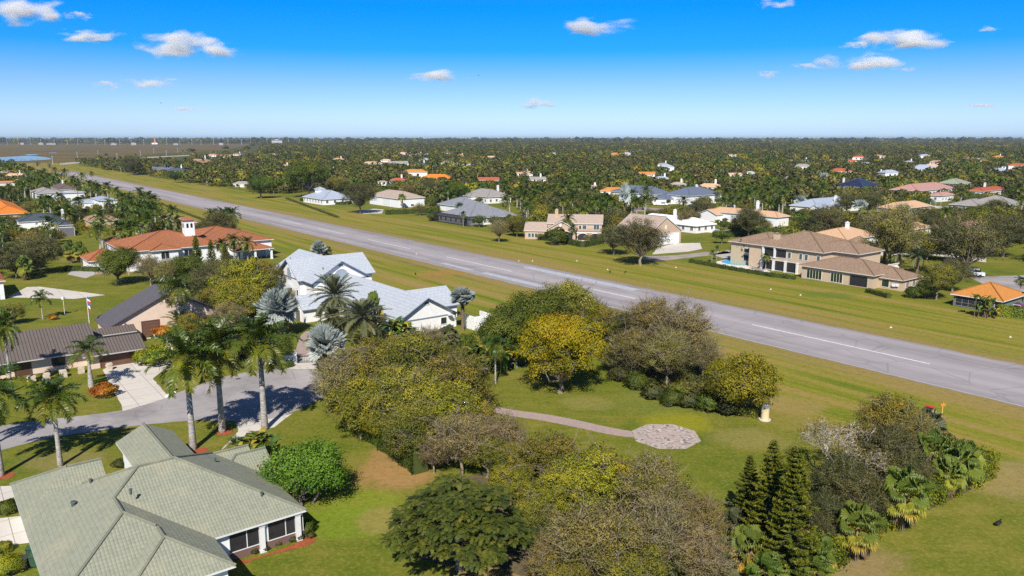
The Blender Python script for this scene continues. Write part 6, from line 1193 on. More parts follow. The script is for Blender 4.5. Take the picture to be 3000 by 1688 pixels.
nn = ng.nodes.new; gi, go = nn('NodeGroupInput'), nn('NodeGroupOutput'); ip = nn('GeometryNodeInstanceOnPoints'); ci = nn('GeometryNodeCollectionInfo'); ci.inputs[0].default_value = LT; ci.inputs['Separate Children'].default_value = True; ci.inputs['Reset Children'].default_value = True
a1 = nn('GeometryNodeInputNamedAttribute'); a1.data_type = 'INT'; a1.inputs[0].default_value = 'kind_index'; a2 = nn('GeometryNodeInputNamedAttribute'); a2.data_type = 'FLOAT'; a2.inputs[0].default_value = 'size'
rv = nn('FunctionNodeRandomValue'); rv.data_type = 'FLOAT'; rv.inputs[3].default_value = 6.283; cx_ = nn('ShaderNodeCombineXYZ'); lk = ng.links.new
lk(gi.outputs[0], ip.inputs['Points']); lk(ci.outputs[0], ip.inputs['Instance']); ip.inputs['Pick Instance'].default_value = True; lk(a1.outputs[0], ip.inputs['Instance Index']); lk(rv.outputs[1], cx_.inputs[2]); lk(cx_.outputs[0], ip.inputs['Rotation']); lk(a2.outputs[0], ip.inputs['Scale']); lk(ip.outputs[0], go.inputs[0])
md = wd.modifiers.new('woodland', 'NODES'); md.node_group = ng
print('auto trees', len(auto), cnt, 'woodland', len(pts))
# ------------------------------------------------------------------ small things
def thing(name, label, cat_, p, rz=0., group=None, s=1.): return tag(empty(name, (p[0], p[1], 0), rz, s), label, cat_, group)
def part(name, mb, mat, par): return link(name, mb.mesh(name, mat if isinstance(mat, list) else [mat]), par)
BLK = plain('black_metal', (.02, .02, .022), .5); GAL = plain('galvanised', (.35, .36, .37), .5, metal=.3); ORG = plain('orange_paint', (.8, .22, .02), .5); REDP = plain('red_paint', (.55, .05, .03), .5); WOOD = plain('weathered_wood', (.22, .19, .16), .9); TYRE = plain('tyre', (.02, .02, .02), .9)
# approach light unit on its slab, with marker pole
q = WV(2336, 1036); t = thing('approach_light_unit', 'approach light box with red top on a grey concrete slab beside the runway', 'light unit', q, TH, None, .7)
mb = MB(); mb.box(-1.0, 1.0, -.7, .7, 0, .28); part('slab', mb, plain('grey_slab', (.4, .4, .39)), t)
mb = MB()
for x in (-.5, .5):
    for y in (-.25, .25): mb.tube([(x, y, .28), (x, y, .75)], [.04, .04], 5)
part('leg', mb, BLK, t); mb = MB(); mb.box(-.65, .65, -.35, .35, .75, 1.0); part('housing', mb, BLK, t); mb = MB(); mb.box(-.72, .72, -.42, .42, 1.0, 1.16); part('red_cover', mb, REDP, t)
q = WV(2367, 1057); t = thing('marker_pole', 'thin yellow marker pole with orange head near the runway edge', 'marker pole', q); mb = MB(); mb.tube([(0, 0, 0), (0, 0, 2.0)], [.05, .05], 6); part('pole', mb, plain('yellow_pole', (.75, .5, .12)), t); mb = MB(); mb.box(-.3, .3, -.05, .05, 1.9, 2.2); mb.box(-.06, .06, -.06, .06, 2.2, 2.4); part('head', mb, ORG, t)
q = WV(1923, 1056); t = thing('beige_post', 'stout beige round pillar with grey cap at the hedge end', 'pillar', q); mb = MB(); mb.lathe((0, 0, 0), [(.75, 0), (.75, .12)], 14); part('base', mb, CONC, t); mb = MB(); mb.lathe((0, 0, .12), [(.5, 0), (.5, 1.5)], 16); part('drum', mb, plain('beige_paint', (.7, .55, .33)), t); mb = MB(); mb.lathe((0, 0, 1.62), [(.53, 0), (.53, .42), (.35, .5)], 16); part('cap', mb, plain('grey_cap', (.3, .33, .36)), t)
q = WV(1386, 962); t = thing('garden_bench', 'weathered grey bench under the golden tree', 'bench', q, .4); mb = MB()
for i in range(4): mb.box(-.9, .9, -.25+i*.14, -.14+i*.14, .42, .46)
part('seat', mb, WOOD, t); mb = MB()
for i in range(3): mb.box(-.9, .9, .26, .3, .55+i*.16, .67+i*.16)
part('backrest', mb, WOOD, t)
for x in (-.8, .8): mb = MB(); mb.box(x-.05, x+.05, -.25, -.17, 0, .6); mb.box(x-.05, x+.05, .24, .32, 0, 1.0); mb.box(x-.05, x+.05, -.25, .3, .58, .63); part('leg', mb, WOOD, t)
q = WV(430, 988); t = thing('mailbox', 'black lantern-topped mailbox post among white stones by the white driveway', 'mailbox', q); mb = MB(); mb.tube([(0, 0, 0), (0, 0, 1.1)], [.05, .05], 6); part('post', mb, BLK, t); mb = MB(); mb.box(-.2, .2, -.3, .3, 1.1, 1.5); mb.box(-.12, .12, -.12, .12, 1.5, 1.75); part('box', mb, BLK, t)
st = [(427, 992), (433, 991), (424, 995), (438, 989), (430, 994), (421, 998)]
for i, c in enumerate(st): q = WV(*c); mb = MB(); mb.lathe((0, 0, 0), [(.25, 0), (.3, .12), (.16, .26)], 7); o = link('white_stone', mb.mesh('white_stone', [WHITE]), None, (q[0], q[1], 0)); tag(o, 'white stone in the ring around the mailbox', 'stone', 'white stones round the mailbox')
for bx, by, w, d in ((80, 962, 1.0, 1.0), (118, 956, .8, .9), (160, 948, .9, 1.0), (205, 938, .8, .8), (275, 930, .8, .8)):
    q = WV(bx, by); mb = MB(); 
    for i in range(4): j = .05*math.sin(i*3+bx); mb.box(-w/2+j, w/2+j, -d/2, d/2, i*.26, i*.26+.25)
    o = link('stone_planter', mb.mesh('stone_planter', [plain('coral_stone', (.62, .52, .4), .9, .35, 3)]), None, (q[0], q[1], 0)); o.rotation_euler[2] = TG; tag(o, 'coral stone planter block in the row before the brown metal-roofed house', 'planter', 'stone planters at the front garden')
q = WV(228, 845); t = thing('flag_pole', 'flagpole with a drooping blue, white and red flag behind the brown metal roof', 'flagpole', q); mb = MB(); mb.tube([(0, 0, 0), (0, 0, 7.5)], [.06, .04], 6); part('pole', mb, WHITE, t)
mb = MB()
for i in range(6):
    z0, z1 = 7.3-i*.42, 7.3-(i+1)*.42; mb.poly([(.05, .03*i, z0), (.05, .03*i+.03, z1), (.5+.08*math.sin(i*1.7), .2*math.sin(i), z1-.25), (.5+.08*math.sin(i*1.7-1.7), .2*math.sin(i-1), z0-.25)], i % 3)
part('flag', mb, [plain('flag_blue', (.05, .1, .35)), WHITE, plain('flag_red', (.5, .06, .05))], t)
q = WV(163, 792); t = thing('bird_house_pole', 'thin white bird-house pole on the lawn behind the brown metal roof', 'pole', q); mb = MB(); mb.tube([(0, 0, 0), (0, 0, 3.4)], [.05, .04], 6); part('pole', mb, WHITE, t); mb = MB(); mb.box(-.2, .2, -.2, .2, 3.2, 3.7); part('box', mb, WHITE, t)
def lamp(px, py, ty, label):
    q = WV(px, py); z = hgt(q, ty*K); t = thing('street_lamp', label, 'lamp post', q, 0, 'lamp posts by the white house'); mb = MB(); mb.tube([(0, 0, 0), (0, 0, z), (-.35, 0, z+.3), (-1.0, 0, z+.3)], [.06, .05, .04, .04], 6); part('pole', mb, GAL, t); mb = MB(); mb.box(-1.9, -.9, -.2, .2, z+.18, z+.36); part('lamp_head', mb, plain('pale_green_lamp', (.42, .55, .47)), t)
lamp(726, 738, 690, 'lamp post with pale green head before the pointed white gable'); lamp(777, 745, 705, 'lamp post with pale green head nearest the long white roof'); lamp(690, 715, 672, 'lamp post half hidden left of the steep white gable')
q = W(698, 1110); mb = MB(); mb.lathe((0, 0, 0), [(.38, .008), (.38, .02), (.33, .022)], 16); o = link('manhole_cover', mb.mesh('manhole_cover', [plain('rusty_iron', (.09, .07, .06))]), None, (q[0], q[1], 0)); tag(o, 'dark round manhole cover in the cul-de-sac', 'manhole cover')
# gate and wall at the cul-de-sac
q = WV(728, 914); t = thing('entry_gate', 'low white wall with pillar and dark iron gate at the paver driveway', 'gate', q, R_(8)); mb = MB(); mb.box(-3.2, .6, -.15, .15, 0, 1.3); mb.box(-3.25, .65, -.2, .2, 1.3, 1.42); part('wall', mb, WHITE, t); mb = MB(); mb.box(.6, 1.2, -.3, .3, 0, 1.7); mb.box(.52, 1.28, -.38, .38, 1.7, 1.82); mb.lathe((.9, 0, 1.82), [(.12, 0), (.2, .2), (.1, .38)], 8); part('pillar', mb, WHITE, t); mb = MB()
for i in range(14): mb.tube([(1.3+i*.26, 0, .1), (1.3+i*.26, 0, 1.15+.2*math.sin(i*.24))], [.025, .025], 4)
mb.box(1.25, 4.8, -.03, .03, .1, .16); mb.box(1.25, 4.8, -.03, .03, 1.0, 1.06); part('gate_leaf', mb, BLK, t)
# bins
for i, (x, y, c) in enumerate(((80, 1405, (.04, .09, .05)), (62, 1430, (.05, .05, .055)), (88, 1425, (.04, .09, .05)))):
    q = WV(x, y); t = thing('wheeled_bin', ('dark green wheeled bin nearest the wall left of the green roof', 'grey wheeled bin beside the clipped shrub', 'dark green wheeled bin in front of the others')[i], 'bin', q, .3); m_ = plain('bin_%d' % i, c, .5); mb = MB()
    mb.poly([(-.25, -.25, .1), (.25, -.25, .1), (.32, -.32, 1.0), (-.32, -.32, 1.0)]); mb.poly([(.25, -.25, .1), (.25, .3, .1), (.32, .36, 1.0), (.32, -.32, 1.0)]); mb.poly([(.25, .3, .1), (-.25, .3, .1), (-.32, .36, 1.), (.32, .36, 1.)]); mb.poly([(-.25, .3, .1), (-.25, -.25, .1), (-.32, -.32, 1.), (-.32, .36, 1.)]); part('body', mb, m_, t); mb = MB(); mb.box(-.35, .35, -.38, .42, 1.0, 1.08); part('lid', mb, m_, t)
    for sx in (-1, 1): mb = MB(); mb.tube([(sx*.3, .33, .12), (sx*.36, .33, .12)], [.12, .12], 8); part('wheel', mb, TYRE, t)
# mulch beds
MU = plain('red_mulch', (.34, .085, .03), .95, .4, 3); SO = plain('bare_soil', (.12, .075, .05), .95, .3)
for L in ([(595, 1412), (640, 1404), (700, 1384), (745, 1366), (772, 1355), (775, 1338), (795, 1340), (795, 1358), (775, 1373), (720, 1386), (660, 1400), (610, 1420)], [(690, 1268), (720, 1255), (735, 1270), (712, 1285)]): flat('mulch_bed', smooth_poly(P_(L), 2), .02, MU)
for x, y, r in ((559, 1088, 1.0), (500, 1133, .8), (6, 1197, .9), (230, 985, .8)): q = WV(x, y); flat('mulch_bed', circ((q[0]+.3, q[1]), r, 18), .02, MU)
for L in ([(1540, 925), (1640, 975), (1730, 1000), (1850, 1035), (1905, 1052), (1850, 1047), (1720, 1015), (1620, 985), (1540, 945)], [(1940, 1449), (2120, 1395), (2230, 1330), (2330, 1285), (2440, 1235), (2470, 1210), (2440, 1180), (2250, 1200), (2050, 1300), (1900, 1420)], [(480, 800), (600, 840), (760, 900), (700, 915), (560, 930), (450, 860)]): flat('planting_soil', smooth_poly(P_(L), 1), .01, SO)
for c in ((1030, 1060), (1080, 975), (1480, 1290), (1640, 1330)): pass
flat('planting_soil', smooth_poly(P_([(800, 1010), (880, 1060), (1060, 1185), (1180, 1150), (1290, 1110), (1250, 1010), (1150, 930), (900, 880)]), 2), .009, plain('leaf_litter', (.13, .10, .05), .95, .35, 2))
flat('planting_soil', smooth_poly(P_([(1050, 1230), (1250, 1180), (1500, 1130), (1700, 1200), (1830, 1330), (1850, 1500), (1380, 1500), (1270, 1420), (1010, 1420)]), 2), .009, plain('leaf_litter', (.13, .10, .05), .95, .35, 2))
# porch plants
for i, (x, y) in enumerate(((640, 1392), (665, 1385), (700, 1370), (735, 1362), (755, 1356), (782, 1352))): q = WV(x, y); put('darkshrub', q[0], q[1], .32, 'low_plant', 'low grassy plant in the red mulch before the porch', 'plant', 'plants in the porch bed')
for L in ([(-40, 1226), (28, 1222), (36, 1250), (0, 1262), (-40, 1262)], [(-60, 1310), (56, 1298), (74, 1365), (-60, 1382)]): paved('driveway', L, z=.016)
# pools
PW, nt, out = new_mat('pool_water'); n = N(nt); principled(n, out, (.10, .42, .46), .06, n.noise(n('NewGeometry').outputs['Position'], 2., 2), .1, .02, .6)
DK = plain('pool_deck', (.66, .62, .56), .85)
flat('terrace', smooth_poly(P_([(1790, 660), (1835, 652), (1900, 664), (1950, 690), (1900, 684), (1840, 675)]), 1), .015, DK); flat('pool_water', smooth_poly(P_([(1808, 658), (1835, 653), (1868, 655), (1893, 661), (1882, 668), (1850, 667), (1830, 664)]), 2), .06, PW)
flat('terrace', smooth_poly(P_([(1770, 583), (1800, 575), (1838, 578), (1800, 587)]), 0), .015, DK); flat('pool_water', P_([(1783, 581), (1800, 577), (1818, 579), (1800, 583)]), .06, PW)
for i, (x, y) in enumerate(((1895, 675), (1903, 678), (1910, 681))):
    q = WV(x, y); t = thing('pool_lounger', 'dark pool lounger on the terrace of the tan mansion', 'lounger', q, 1.0, 'loungers by the mansion pool'); mb = MB(); mb.box(-.35, .35, -1, .5, .3, .38); part('seat', mb, WOOD, t); mb = MB(); mb.poly([(-.35, .5, .34), (.35, .5, .34), (.35, 1.1, .85), (-.35, 1.1, .85)]); part('backrest', mb, WOOD, t); mb = MB()
    for sx in (-.3, .3):
        for sy in (-.9, .4): mb.box(sx-.04, sx+.04, sy-.04, sy+.04, 0, .3)
    part('leg', mb, WOOD, t)
def umbrella(px, py, label):
    q = WV(px, py); t = thing('parasol', label, 'parasol', q); mb = MB(); mb.tube([(0, 0, 0), (0, 0, 2.4)], [.04, .04], 5); part('pole', mb, WHITE, t); mb = MB(); mb.lathe((0, 0, 1.7), [(.35, 0), (.2, .6), (.05, 1.0)], 8); part('canopy', mb, WHITE, t)
umbrella(1808, 573, 'folded white parasol beside the pool of the white-roofed house'); umbrella(1506, 598, 'folded white parasol on the balcony house patio')
flat('terrace', P_([(1445, 605), (1520, 600), (1522, 612), (1468, 618)]), .015, DK)
# pool cages
def cage(px0, py0, px1, py1, dep, hh, label, mat, scr=None):
    a, b = WV(px0, py0), WV(px1, py1); d = (b-a)[:2]; L = np.linalg.norm(d); d /= L; n_ = np.array((-d[1], d[0])); 
    if n_[1] < 0: n_ = -n_
    t = thing('pool_cage', label, 'pool cage', a, math.atan2(d[1], d[0])); mb = MB(); k_ = int(L/2.4)
    sg = 1 if (np.array((-d[1], d[0]))@n_) > 0 else -1
    for i in range(k_+1):
        x = L*i/k_
        for y in (0, sg*dep): mb.tube([(x, y, 0), (x, y, hh)], [.06, .06], 4)
        mb.tube([(x, 0, hh), (x, sg*dep*.3, hh+1), (x, sg*dep*.7, hh+1), (x, sg*dep, hh)], [.05]*4, 4)
    for y, z in ((0, hh), (sg*dep, hh), (sg*dep*.3, hh+1), (sg*dep*.7, hh+1), (0, hh*.5)): mb.tube([(0, y, z), (L, y, z)], [.05, .05], 4)
    part('frame', mb, mat, t)
    if scr:
        mb = MB(); mb.poly([(0, 0, 0), (L, 0, 0), (L, 0, hh), (0, 0, hh)]); 
        for y0, z0, y1, z1 in ((0, hh, .3, hh+1), (.3, hh+1, .7, hh+1), (.7, hh+1, 1, hh)): mb.poly([(0, sg*dep*y0, z0), (L, sg*dep*y0, z0), (L, sg*dep*y1, z1), (0, sg*dep*y1, z1)])
        mb.poly([(0, 0, 0), (0, 0, hh), (0, sg*dep, hh), (0, sg*dep, 0)]); mb.poly([(L, 0, 0), (L, 0, hh), (L, sg*dep, hh), (L, sg*dep, 0)]); part('screen', mb, scr, t)
sm, nt, out = new_mat('screen_mesh'); n = N(nt); tr_ = n('BsdfTransparent'); df = n('BsdfDiffuse', ins={'Color': (.03, .03, .035, 1)}); mx = n('MixShader', ins={0: .62}); n.link(tr_.outputs[0], mx.inputs[1]); n.link(df.outputs[0], mx.inputs[2]); n.link(mx.outputs[0], out.inputs[0])
cage(1080, 555, 1178, 570, 7, 2.6, 'dark screened pool cage beside the grey-shingled house', BLK, sm); cage(2288, 520, 2352, 524, 7, 2.8, 'pale framed glass pool cage at the peach-roofed house', plain('pale_frame', (.5, .55, .6)), None)
# vehicles
def car(px, py, rz, col, label, kind='car', group=None):
    q = WV(px, py); t = thing('parked_'+kind, label, kind, q, rz, group); L, Wd, Hh = dict(car=(4.6, 1.8, 1.45), van=(5.2, 2.0, 2.1), truck=(6., 2.1, 1.9), motorhome=(7.5, 2.4, 3.0))[kind]
    pr = dict(car=[(0, .35), (0, .8), (.22, .92), (.36, 1.42), (.72, 1.45), (.9, .98), (1, .9), (1, .35)], van=[(0, .35), (0, .95), (.15, 1.1), (.28, 2.05), (1, 2.1), (1, .35)], truck=[(0, .4), (0, 1.0), (.25, 1.1), (.33, 1.85), (.6, 1.9), (.63, 1.15), (1, 1.15), (1, .4)], motorhome=[(0, .4), (0, 1.3), (.1, 1.5), (.12, 2.9), (1, 3.0), (1, .4)])[kind]
    mb = MB(); A = [(x*L-L/2, -Wd/2, z) for x, z in pr]; B = [(x, Wd/2, z) for x, y, z in A]; mb.poly(A[::-1]); mb.poly(B)
    for i in range(len(A)): j = (i+1) % len(A); mb.poly([A[i], A[j], B[j], B[i]])
    part('body', mb, plain('paint_%d_%d' % (px, py), col, .3, .03, spec=.5), t); mb = MB(); z0, z1 = (.95, 1.35) if kind == 'car' else (1.2, 1.8); xa, xb = (-.12*L, .25*L) if kind == 'car' else (-.3*L, -.05*L)
    for y in (-Wd/2-.01, Wd/2+.01): mb.poly([(xa-.1, y, z0), (xb+.1, y, z0), (xb, y, z1), (xa+.05, y, z1)])
    i = 2 if kind != 'motorhome' else 1
    f0, f1 = A[i], A[i+1]; g0, g1 = B[i], B[i+1]; e = np.array((-.02, 0, .01)); mb.poly([tuple(np.array(f0)*.9+np.array(f1)*.1+e), tuple(np.array(g0)*.9+np.array(g1)*.1+e), tuple(np.array(g0)*.1+np.array(g1)*.9+e), tuple(np.array(f0)*.1+np.array(f1)*.9+e)]); part('windows', mb, DGLASS, t)
    for x in (-L*.3, L*.3):
        for sy in (-1, 1): mb = MB(); mb.tube([(x, sy*(Wd/2-.2), .33), (x, sy*(Wd/2+.02), .33)], [.33, .33], 10); part('wheel', mb, TYRE, t)
    return t
t = car(2447, 694, R_(150), (.75, .76, .78), 'white van with red ladder rack parked beside the street behind the orange roof', 'van'); mb = MB(); mb.box(-1.2, 2.2, -.7, -.6, 2.2, 2.28); mb.box(-1.2, 2.2, .6, .7, 2.2, 2.28)
for i in range(8): mb.box(-1.1+i*.45, -1.02+i*.45, -.7, .7, 2.12, 2.2)
part('ladder_rack', mb, REDP, t)
car(1661, 517, R_(170), (.7, .7, .68), 'white motorhome-like truck parked by the garage of the wide blue-grey roof', 'motorhome'); car(1680, 530, R_(175), (.6, .58, .52), 'white pickup truck parked on the brown pavers', 'truck'); car(1710, 531, R_(175), (.02, .025, .03), 'dark car parked right of the white pickup'); car(1740, 521, R_(178), (.03, .02, .02), 'dark car parked under the date palm'); car(1772, 521, R_(178), (.72, .72, .72), 'white van parked between date palms', 'van')
q = WV(1846, 528); t = thing('portable_toilet', 'tall blue and white portable toilet by the drive', 'portable toilet', q); mb = MB(); mb.box(-.6, .6, -.6, .6, 0, 2.1); part('cabin', mb, plain('purple_plastic', (.1, .05, .12)), t); mb = MB(); mb.box(-.65, .65, -.65, .65, 2.1, 2.35); part('roof', mb, WHITE, t); mb = MB(); mb.box(-.4, .4, -.64, -.6, .1, 1.9); part('door', mb, plain('blue_plastic', (.5, .55, .65)), t)
q = W(2380, 672); t = thing('basketball_hoop', 'white basketball backboard on a post beside the hedge', 'basketball hoop', q); mb = MB(); mb.tube([(0, 0, 0), (0, 0, 3.2)], [.08, .08], 6); part('post', mb, BLK, t); mb = MB(); mb.box(-.9, .9, -.05, .05, 2.6, 3.7); part('backboard', mb, plain('board', (.75, .75, .72)), t); mb = MB(); mb.tube([(.23*math.cos(a), -.3+.23*math.sin(a), 2.9) for a in np.linspace(0, 6.28, 12)], [.02]*12, 4); part('rim', mb, ORG, t)
# runway edge marker discs and birds
for i, (x, y) in enumerate(((1220, 745), (1520, 765), (1690, 765), (1260, 585), (1980, 784), (1958, 668), (2960, 988), (2610, 960), (1480, 610), (2345, 865))):
    q = W(x, y) if i not in (3, 8, 5) else W(x+300, y+180); mb = MB(); mb.lathe((0, 0, 0), [(.24, 0), (.22, .05), (.07, .08), (.07, .2), (.02, .24)], 10); o = link('runway_marker', mb.mesh('runway_marker', [CREAM]), None, (q[0], q[1], 0)); tag(o, 'low white runway edge marker disc on the grass', 'runway marker', 'white edge markers along the runway')
def bird(q, z, label, fly, rz=0.):
    t = tag(empty('bird', (q[0], q[1], z), rz), label, 'bird'); m_ = plain('bird_black', (.015, .014, .013), .7); me = bpy.data.meshes.new('body'); o = None
    mb = MB(); mb.tube([(-.38, 0, .30), (-.3, 0, .32), (-.1, 0, .4), (.12, 0, .48), (.22, 0, .6), (.3, 0, .62), (.42, 0, .57)] if not fly else [(-.5, 0, 0), (-.3, 0, 0), (0, 0, 0), (.25, 0, .02), (.36, 0, .04), (.48, 0, 0)], [.02, .07, .14, .12, .06, .065, .01] if not fly else [.05, .08, .12, .1, .06, .01], 9); part('body', mb, m_, t)
    for s_ in (-1, 1):
        mb = MB()
        if fly: mb.poly([(.2, s_*.08, .02), (.25, s_*.7, .2), (-.1, s_*.72, .18), (-.15, s_*.08, 0)]); mb.poly([(.25, s_*.7, .2), (.05, s_*1.35, .12), (-.12, s_*1.2, .1), (-.1, s_*.72, .18)])
        else: mb.tube([(.2, s_*.12, .45), (-.1, s_*.15, .38), (-.42, s_*.07, .28)], [.05, .08, .02], 6)
        part('wing', mb, m_, t)
        if not fly: mb = MB(); mb.tube([(0, s_*.06, .3), (.02, s_*.06, .12), (.0, s_*.06, .0), (.1, s_*.06, .01)], [.035, .018, .018, .012], 5); part('leg', mb, m_, t)
bird(W(2925, 1542), 0, 'black vulture standing on the mown grass at the bottom right', False, .5); bird(W(1217, 806), 0, 'black bird standing on the near grass by the bare patch', False, 2.); bird(W(1787, 800), 0, 'black bird standing on the far grass beside the runway', False, 1.); bird(W(1832, 801), 0, 'smaller black bird on the far grass right of the other', False, .2)
bird(WV(1283, 287, 90) if False else np.array((-18., 430., 0)), 68., 'dark bird gliding high in the middle of the sky', True, .6); bird(np.array((-190., 430., 0)), 53.5, 'dark bird banking low over the marsh in the left sky', True, 1.2)
# power poles across the marsh, levee poles, far buildings, water tower
for i in range(26):
    px = 20+i*36+rg.uniform(-8, 8); q = W(px, 424.5); hh_ = rg.uniform(24, 44); mb = MB(); mb.tube([(0, 0, 0), (0, 0, hh_)], [.7, .45], 5); mb.box(-3, 3, -.3, .3, hh_*.9, hh_*.9+.6); mb.box(-2.4, 2.4, -.3, .3, hh_*.8, hh_*.8+.5)
    o = link('power_pole', mb.mesh('power_pole', [plain('pale_pole', (.55, .55, .55))]), None, (q[0], q[1], 0)); tag(o, 'pale tall power pole in the line across the far side of the marsh', 'power pole', 'power poles beyond the marsh')
for i, (px, py) in enumerate(((155, 482), (227, 463), (288, 459), (344, 470), (412, 457), (451, 449), (488, 457), (521, 447))):
    q = W(px, py); mb = MB(); mb.tube([(0, 0, 0), (0, 0, 11)], [.3, .22], 6); mb.box(-1.1, 1.1, -.1, .1, 10.2, 10.4); o = link('levee_pole', mb.mesh('levee_pole', [plain('pale_pole', (.55, .55, .55))]), None, (q[0], q[1], 0)); tag(o, 'wooden-armed utility pole in the row along the levee road', 'utility pole', 'utility poles along the levee')
for px, py, w, hh_, lb in ((65, 424, 10, 9, 'long low pale building left beyond the marsh'), (120, 424, 14, 9, 'small pale building beyond the marsh'), (150, 424, 26, 8, 'wide grey-white shed beyond the marsh'), (333, 425, 16, 8, 'pale shed right of centre beyond the marsh'), (392, 425, 14, 10, 'white block beyond the marsh'), (515, 425, 14, 7, 'low white shed near the warehouse'), (648, 425, 12, 9, 'white shed beside the woods'), (812, 428, 30, 24, 'long white warehouse at the edge of the woods'), (1060, 418, 12, 34, 'white stepped building above the far woods')):
    q = W(px, py); w_ = w*q[1]/F; mb = MB(); mb.box(-w_/2, w_/2, 0, w_*.5, 0, hh_); mb.box(-w_*.2, w_*.1, 0, w_*.2, hh_, hh_*1.2); t = thing('far_building', lb, 'building', q); part('wall', mb, plain('dull_wall', (.45, .44, .42)), t); mb = MB(); mb.box(-w_*.54, w_*.54, -w_*.04, w_*.54, hh_, hh_*1.06); part('roof', mb, plain('pale_roof', (.38, .38, .38)), t); mb = MB()
    for i in range(4): mb.box(-w_*.4+i*w_*.22, -w_*.3+i*w_*.22, -w_*.01, 0, hh_*.3, hh_*.6)
    part('windows', mb, DGLASS, t)
q = W(455, 423); t = thing('red_tower', 'small orange-red tower with white base beyond the marsh', 'tower', q); mb = MB(); mb.lathe((0, 0, 0), [(9, 0), (8, 12), (4, 14), (3, 30), (.5, 42)], 8); part('tower', mb, plain('tower_red', (.6, .2, .1)), t); mb = MB(); mb.box(-16, 16, -8, 8, 0, 8); part('base', mb, WHITE, t)
q = W(2097, 409.); t = thing('water_tower', 'white round water tower on the horizon', 'water tower', (q[0]*.6, q[1]*.6)); mb = MB(); mb.lathe((0, 0, 0), [(4, 0), (2.2, 6), (2.2, 20), (5, 26)], 12); part('stem', mb, WHITE, t); mb = MB(); mb.lathe((0, 0, 26), [(4, 0), (11, 4), (13, 9), (11, 14), (5, 17), (.5, 18)], 16); part('tank', mb, WHITE, t)

# undergrowth below the clumps: a loose leafy mass
def undergrowth(polys, n_, hmax, mat, seed):
    rng = np.random.default_rng(seed); C, D, TT = [], [], []
    for L in polys:
        Q = [tuple(WV(*p)[:2]) for p in L]; xs, ys = [p[0] for p in Q], [p[1] for p in Q]; m = 0
        while m < n_:
            x, y = rng.uniform(min(xs), max(xs)), rng.uniform(min(ys), max(ys))
            if not inpoly(x, y, Q): continue
            m += 1; h0 = hmax*(.35+.65*(.5+.5*math.sin(x*1.3+seed)*math.sin(y*1.1)))*rng.uniform(.6, 1.1); k_ = 60; d = sph(rng, k_, -.1)
            C.append(np.array((x, y, h0*.45))+d*np.array((.75, .75, h0*.55))); D.append(d); TT.append(np.clip(rng.random()*.5+.5*rng.random(k_), 0, 1))
    V, Q, T_2 = leaves(rng, np.concatenate(C), np.concatenate(D), .26, .6, 1.2, np.concatenate(TT)); tag(link('undergrowth', npmesh('undergrowth', V, Q, [mat], T_2, normals=leaves.N)), kind='stuff')
undergrowth([[(800, 1000), (880, 1055), (1060, 1180), (1180, 1150), (1290, 1100), (1240, 1010), (1150, 930), (900, 880)], [(1300, 1160), (1500, 1130), (1700, 1210), (1830, 1330), (1800, 1480), (1390, 1480), (1300, 1330)]], 330, 1.9, MAT['olive'], 1)
undergrowth([[(1950, 1440), (2120, 1370), (2230, 1305), (2330, 1255), (2440, 1200), (2430, 1150), (2330, 1060), (2180, 1110), (2050, 1260), (1900, 1400)], [(1540, 925), (1640, 975), (1730, 1000), (1840, 1030), (1850, 980), (1700, 900), (1560, 880)]], 260, 1.6, MAT['dark'], 2)
undergrowth([[(280, 480), (330, 490), (420, 520), (470, 560), (500, 600), (420, 640), (330, 630), (300, 560)], [(20, 400), (130, 400), (240, 440), (250, 470), (170, 475), (60, 455), (0, 450)], [(180, 560), (330, 570), (320, 600), (200, 600)]], 260, 2.6, MAT['mustard'], 4)
undergrowth([[(480, 800), (600, 840), (760, 900), (700, 925), (560, 935), (450, 860)], [(430, 690), (560, 680), (700, 720), (720, 800), (560, 800), (440, 740)], [(950, 870), (1190, 850), (1200, 920), (960, 900)], [(1230, 840), (1300, 890), (1560, 880), (1560, 820), (1300, 800)]], 200, 1.8, MAT['green'], 3)
# ------------------------------------------------------------------ clouds, haze, light, camera
cm, nt, out = new_mat('cloud_vapour'); n = N(nt); tc = n('TexCoord').outputs['Object']; oi = n('ObjectInfo').outputs['Random']
off = n('VectorMath', operation='ADD'); n.link(tc, off.inputs[0]); cxyz = n('CombineXYZ'); n.link(n.math('MULTIPLY', oi, 40), cxyz.inputs[0]); n.link(cxyz.outputs[0], off.inputs[1])
mp = n('Mapping'); n.link(off.outputs[0], mp.inputs[0]); mp.inputs['Scale'].default_value = (1.15, 1.0, .9)
ns = n.noise(mp.outputs[0], 1.5, 4, .5, .2); ln = n('VectorMath', operation='LENGTH'); n.link(tc, ln.inputs[0])
f = n.math('SUBTRACT', n.math('ADD', n.math('SUBTRACT', 1., n.math('POWER', ln.outputs['Value'], 1.5)), n.math('MULTIPLY', n.math('SUBTRACT', ns, .5), 3.4)), .5)
den = n.math('MULTIPLY', n.step(f, 0., .9), CLOUD_D)
vol = n('VolumePrincipled'); vol.inputs['Color'].default_value = (1, 1, 1, 1); vol.inputs['Anisotropy'].default_value = 0.; n.link(den, vol.inputs['Density']); n.link(vol.outputs[0], out.inputs['Volume'])
cme = None
def cloud(px, py, w, h_, label, dist=4000, dens=None):
    global cme
    if cme is None:
        import bmesh
        bm = bmesh.new(); bmesh.ops.create_icosphere(bm, subdivisions=3, radius=1); cme = bpy.data.meshes.new('cloud'); bm.to_mesh(cme); bm.free(); cme.materials.append(cm)
    d = np.array(((px-CX)/F, cP-(py-CY)/F*sP, -sP-(py-CY)/F*cP)); p = np.array((0, 0, H))+d*dist
    o = link('cloud', cme, None, p); o.scale = (w/F*dist*.78, w/F*dist*.4, h_/F*dist*.78); tag(o, label, 'cloud', 'small fair-weather clouds')
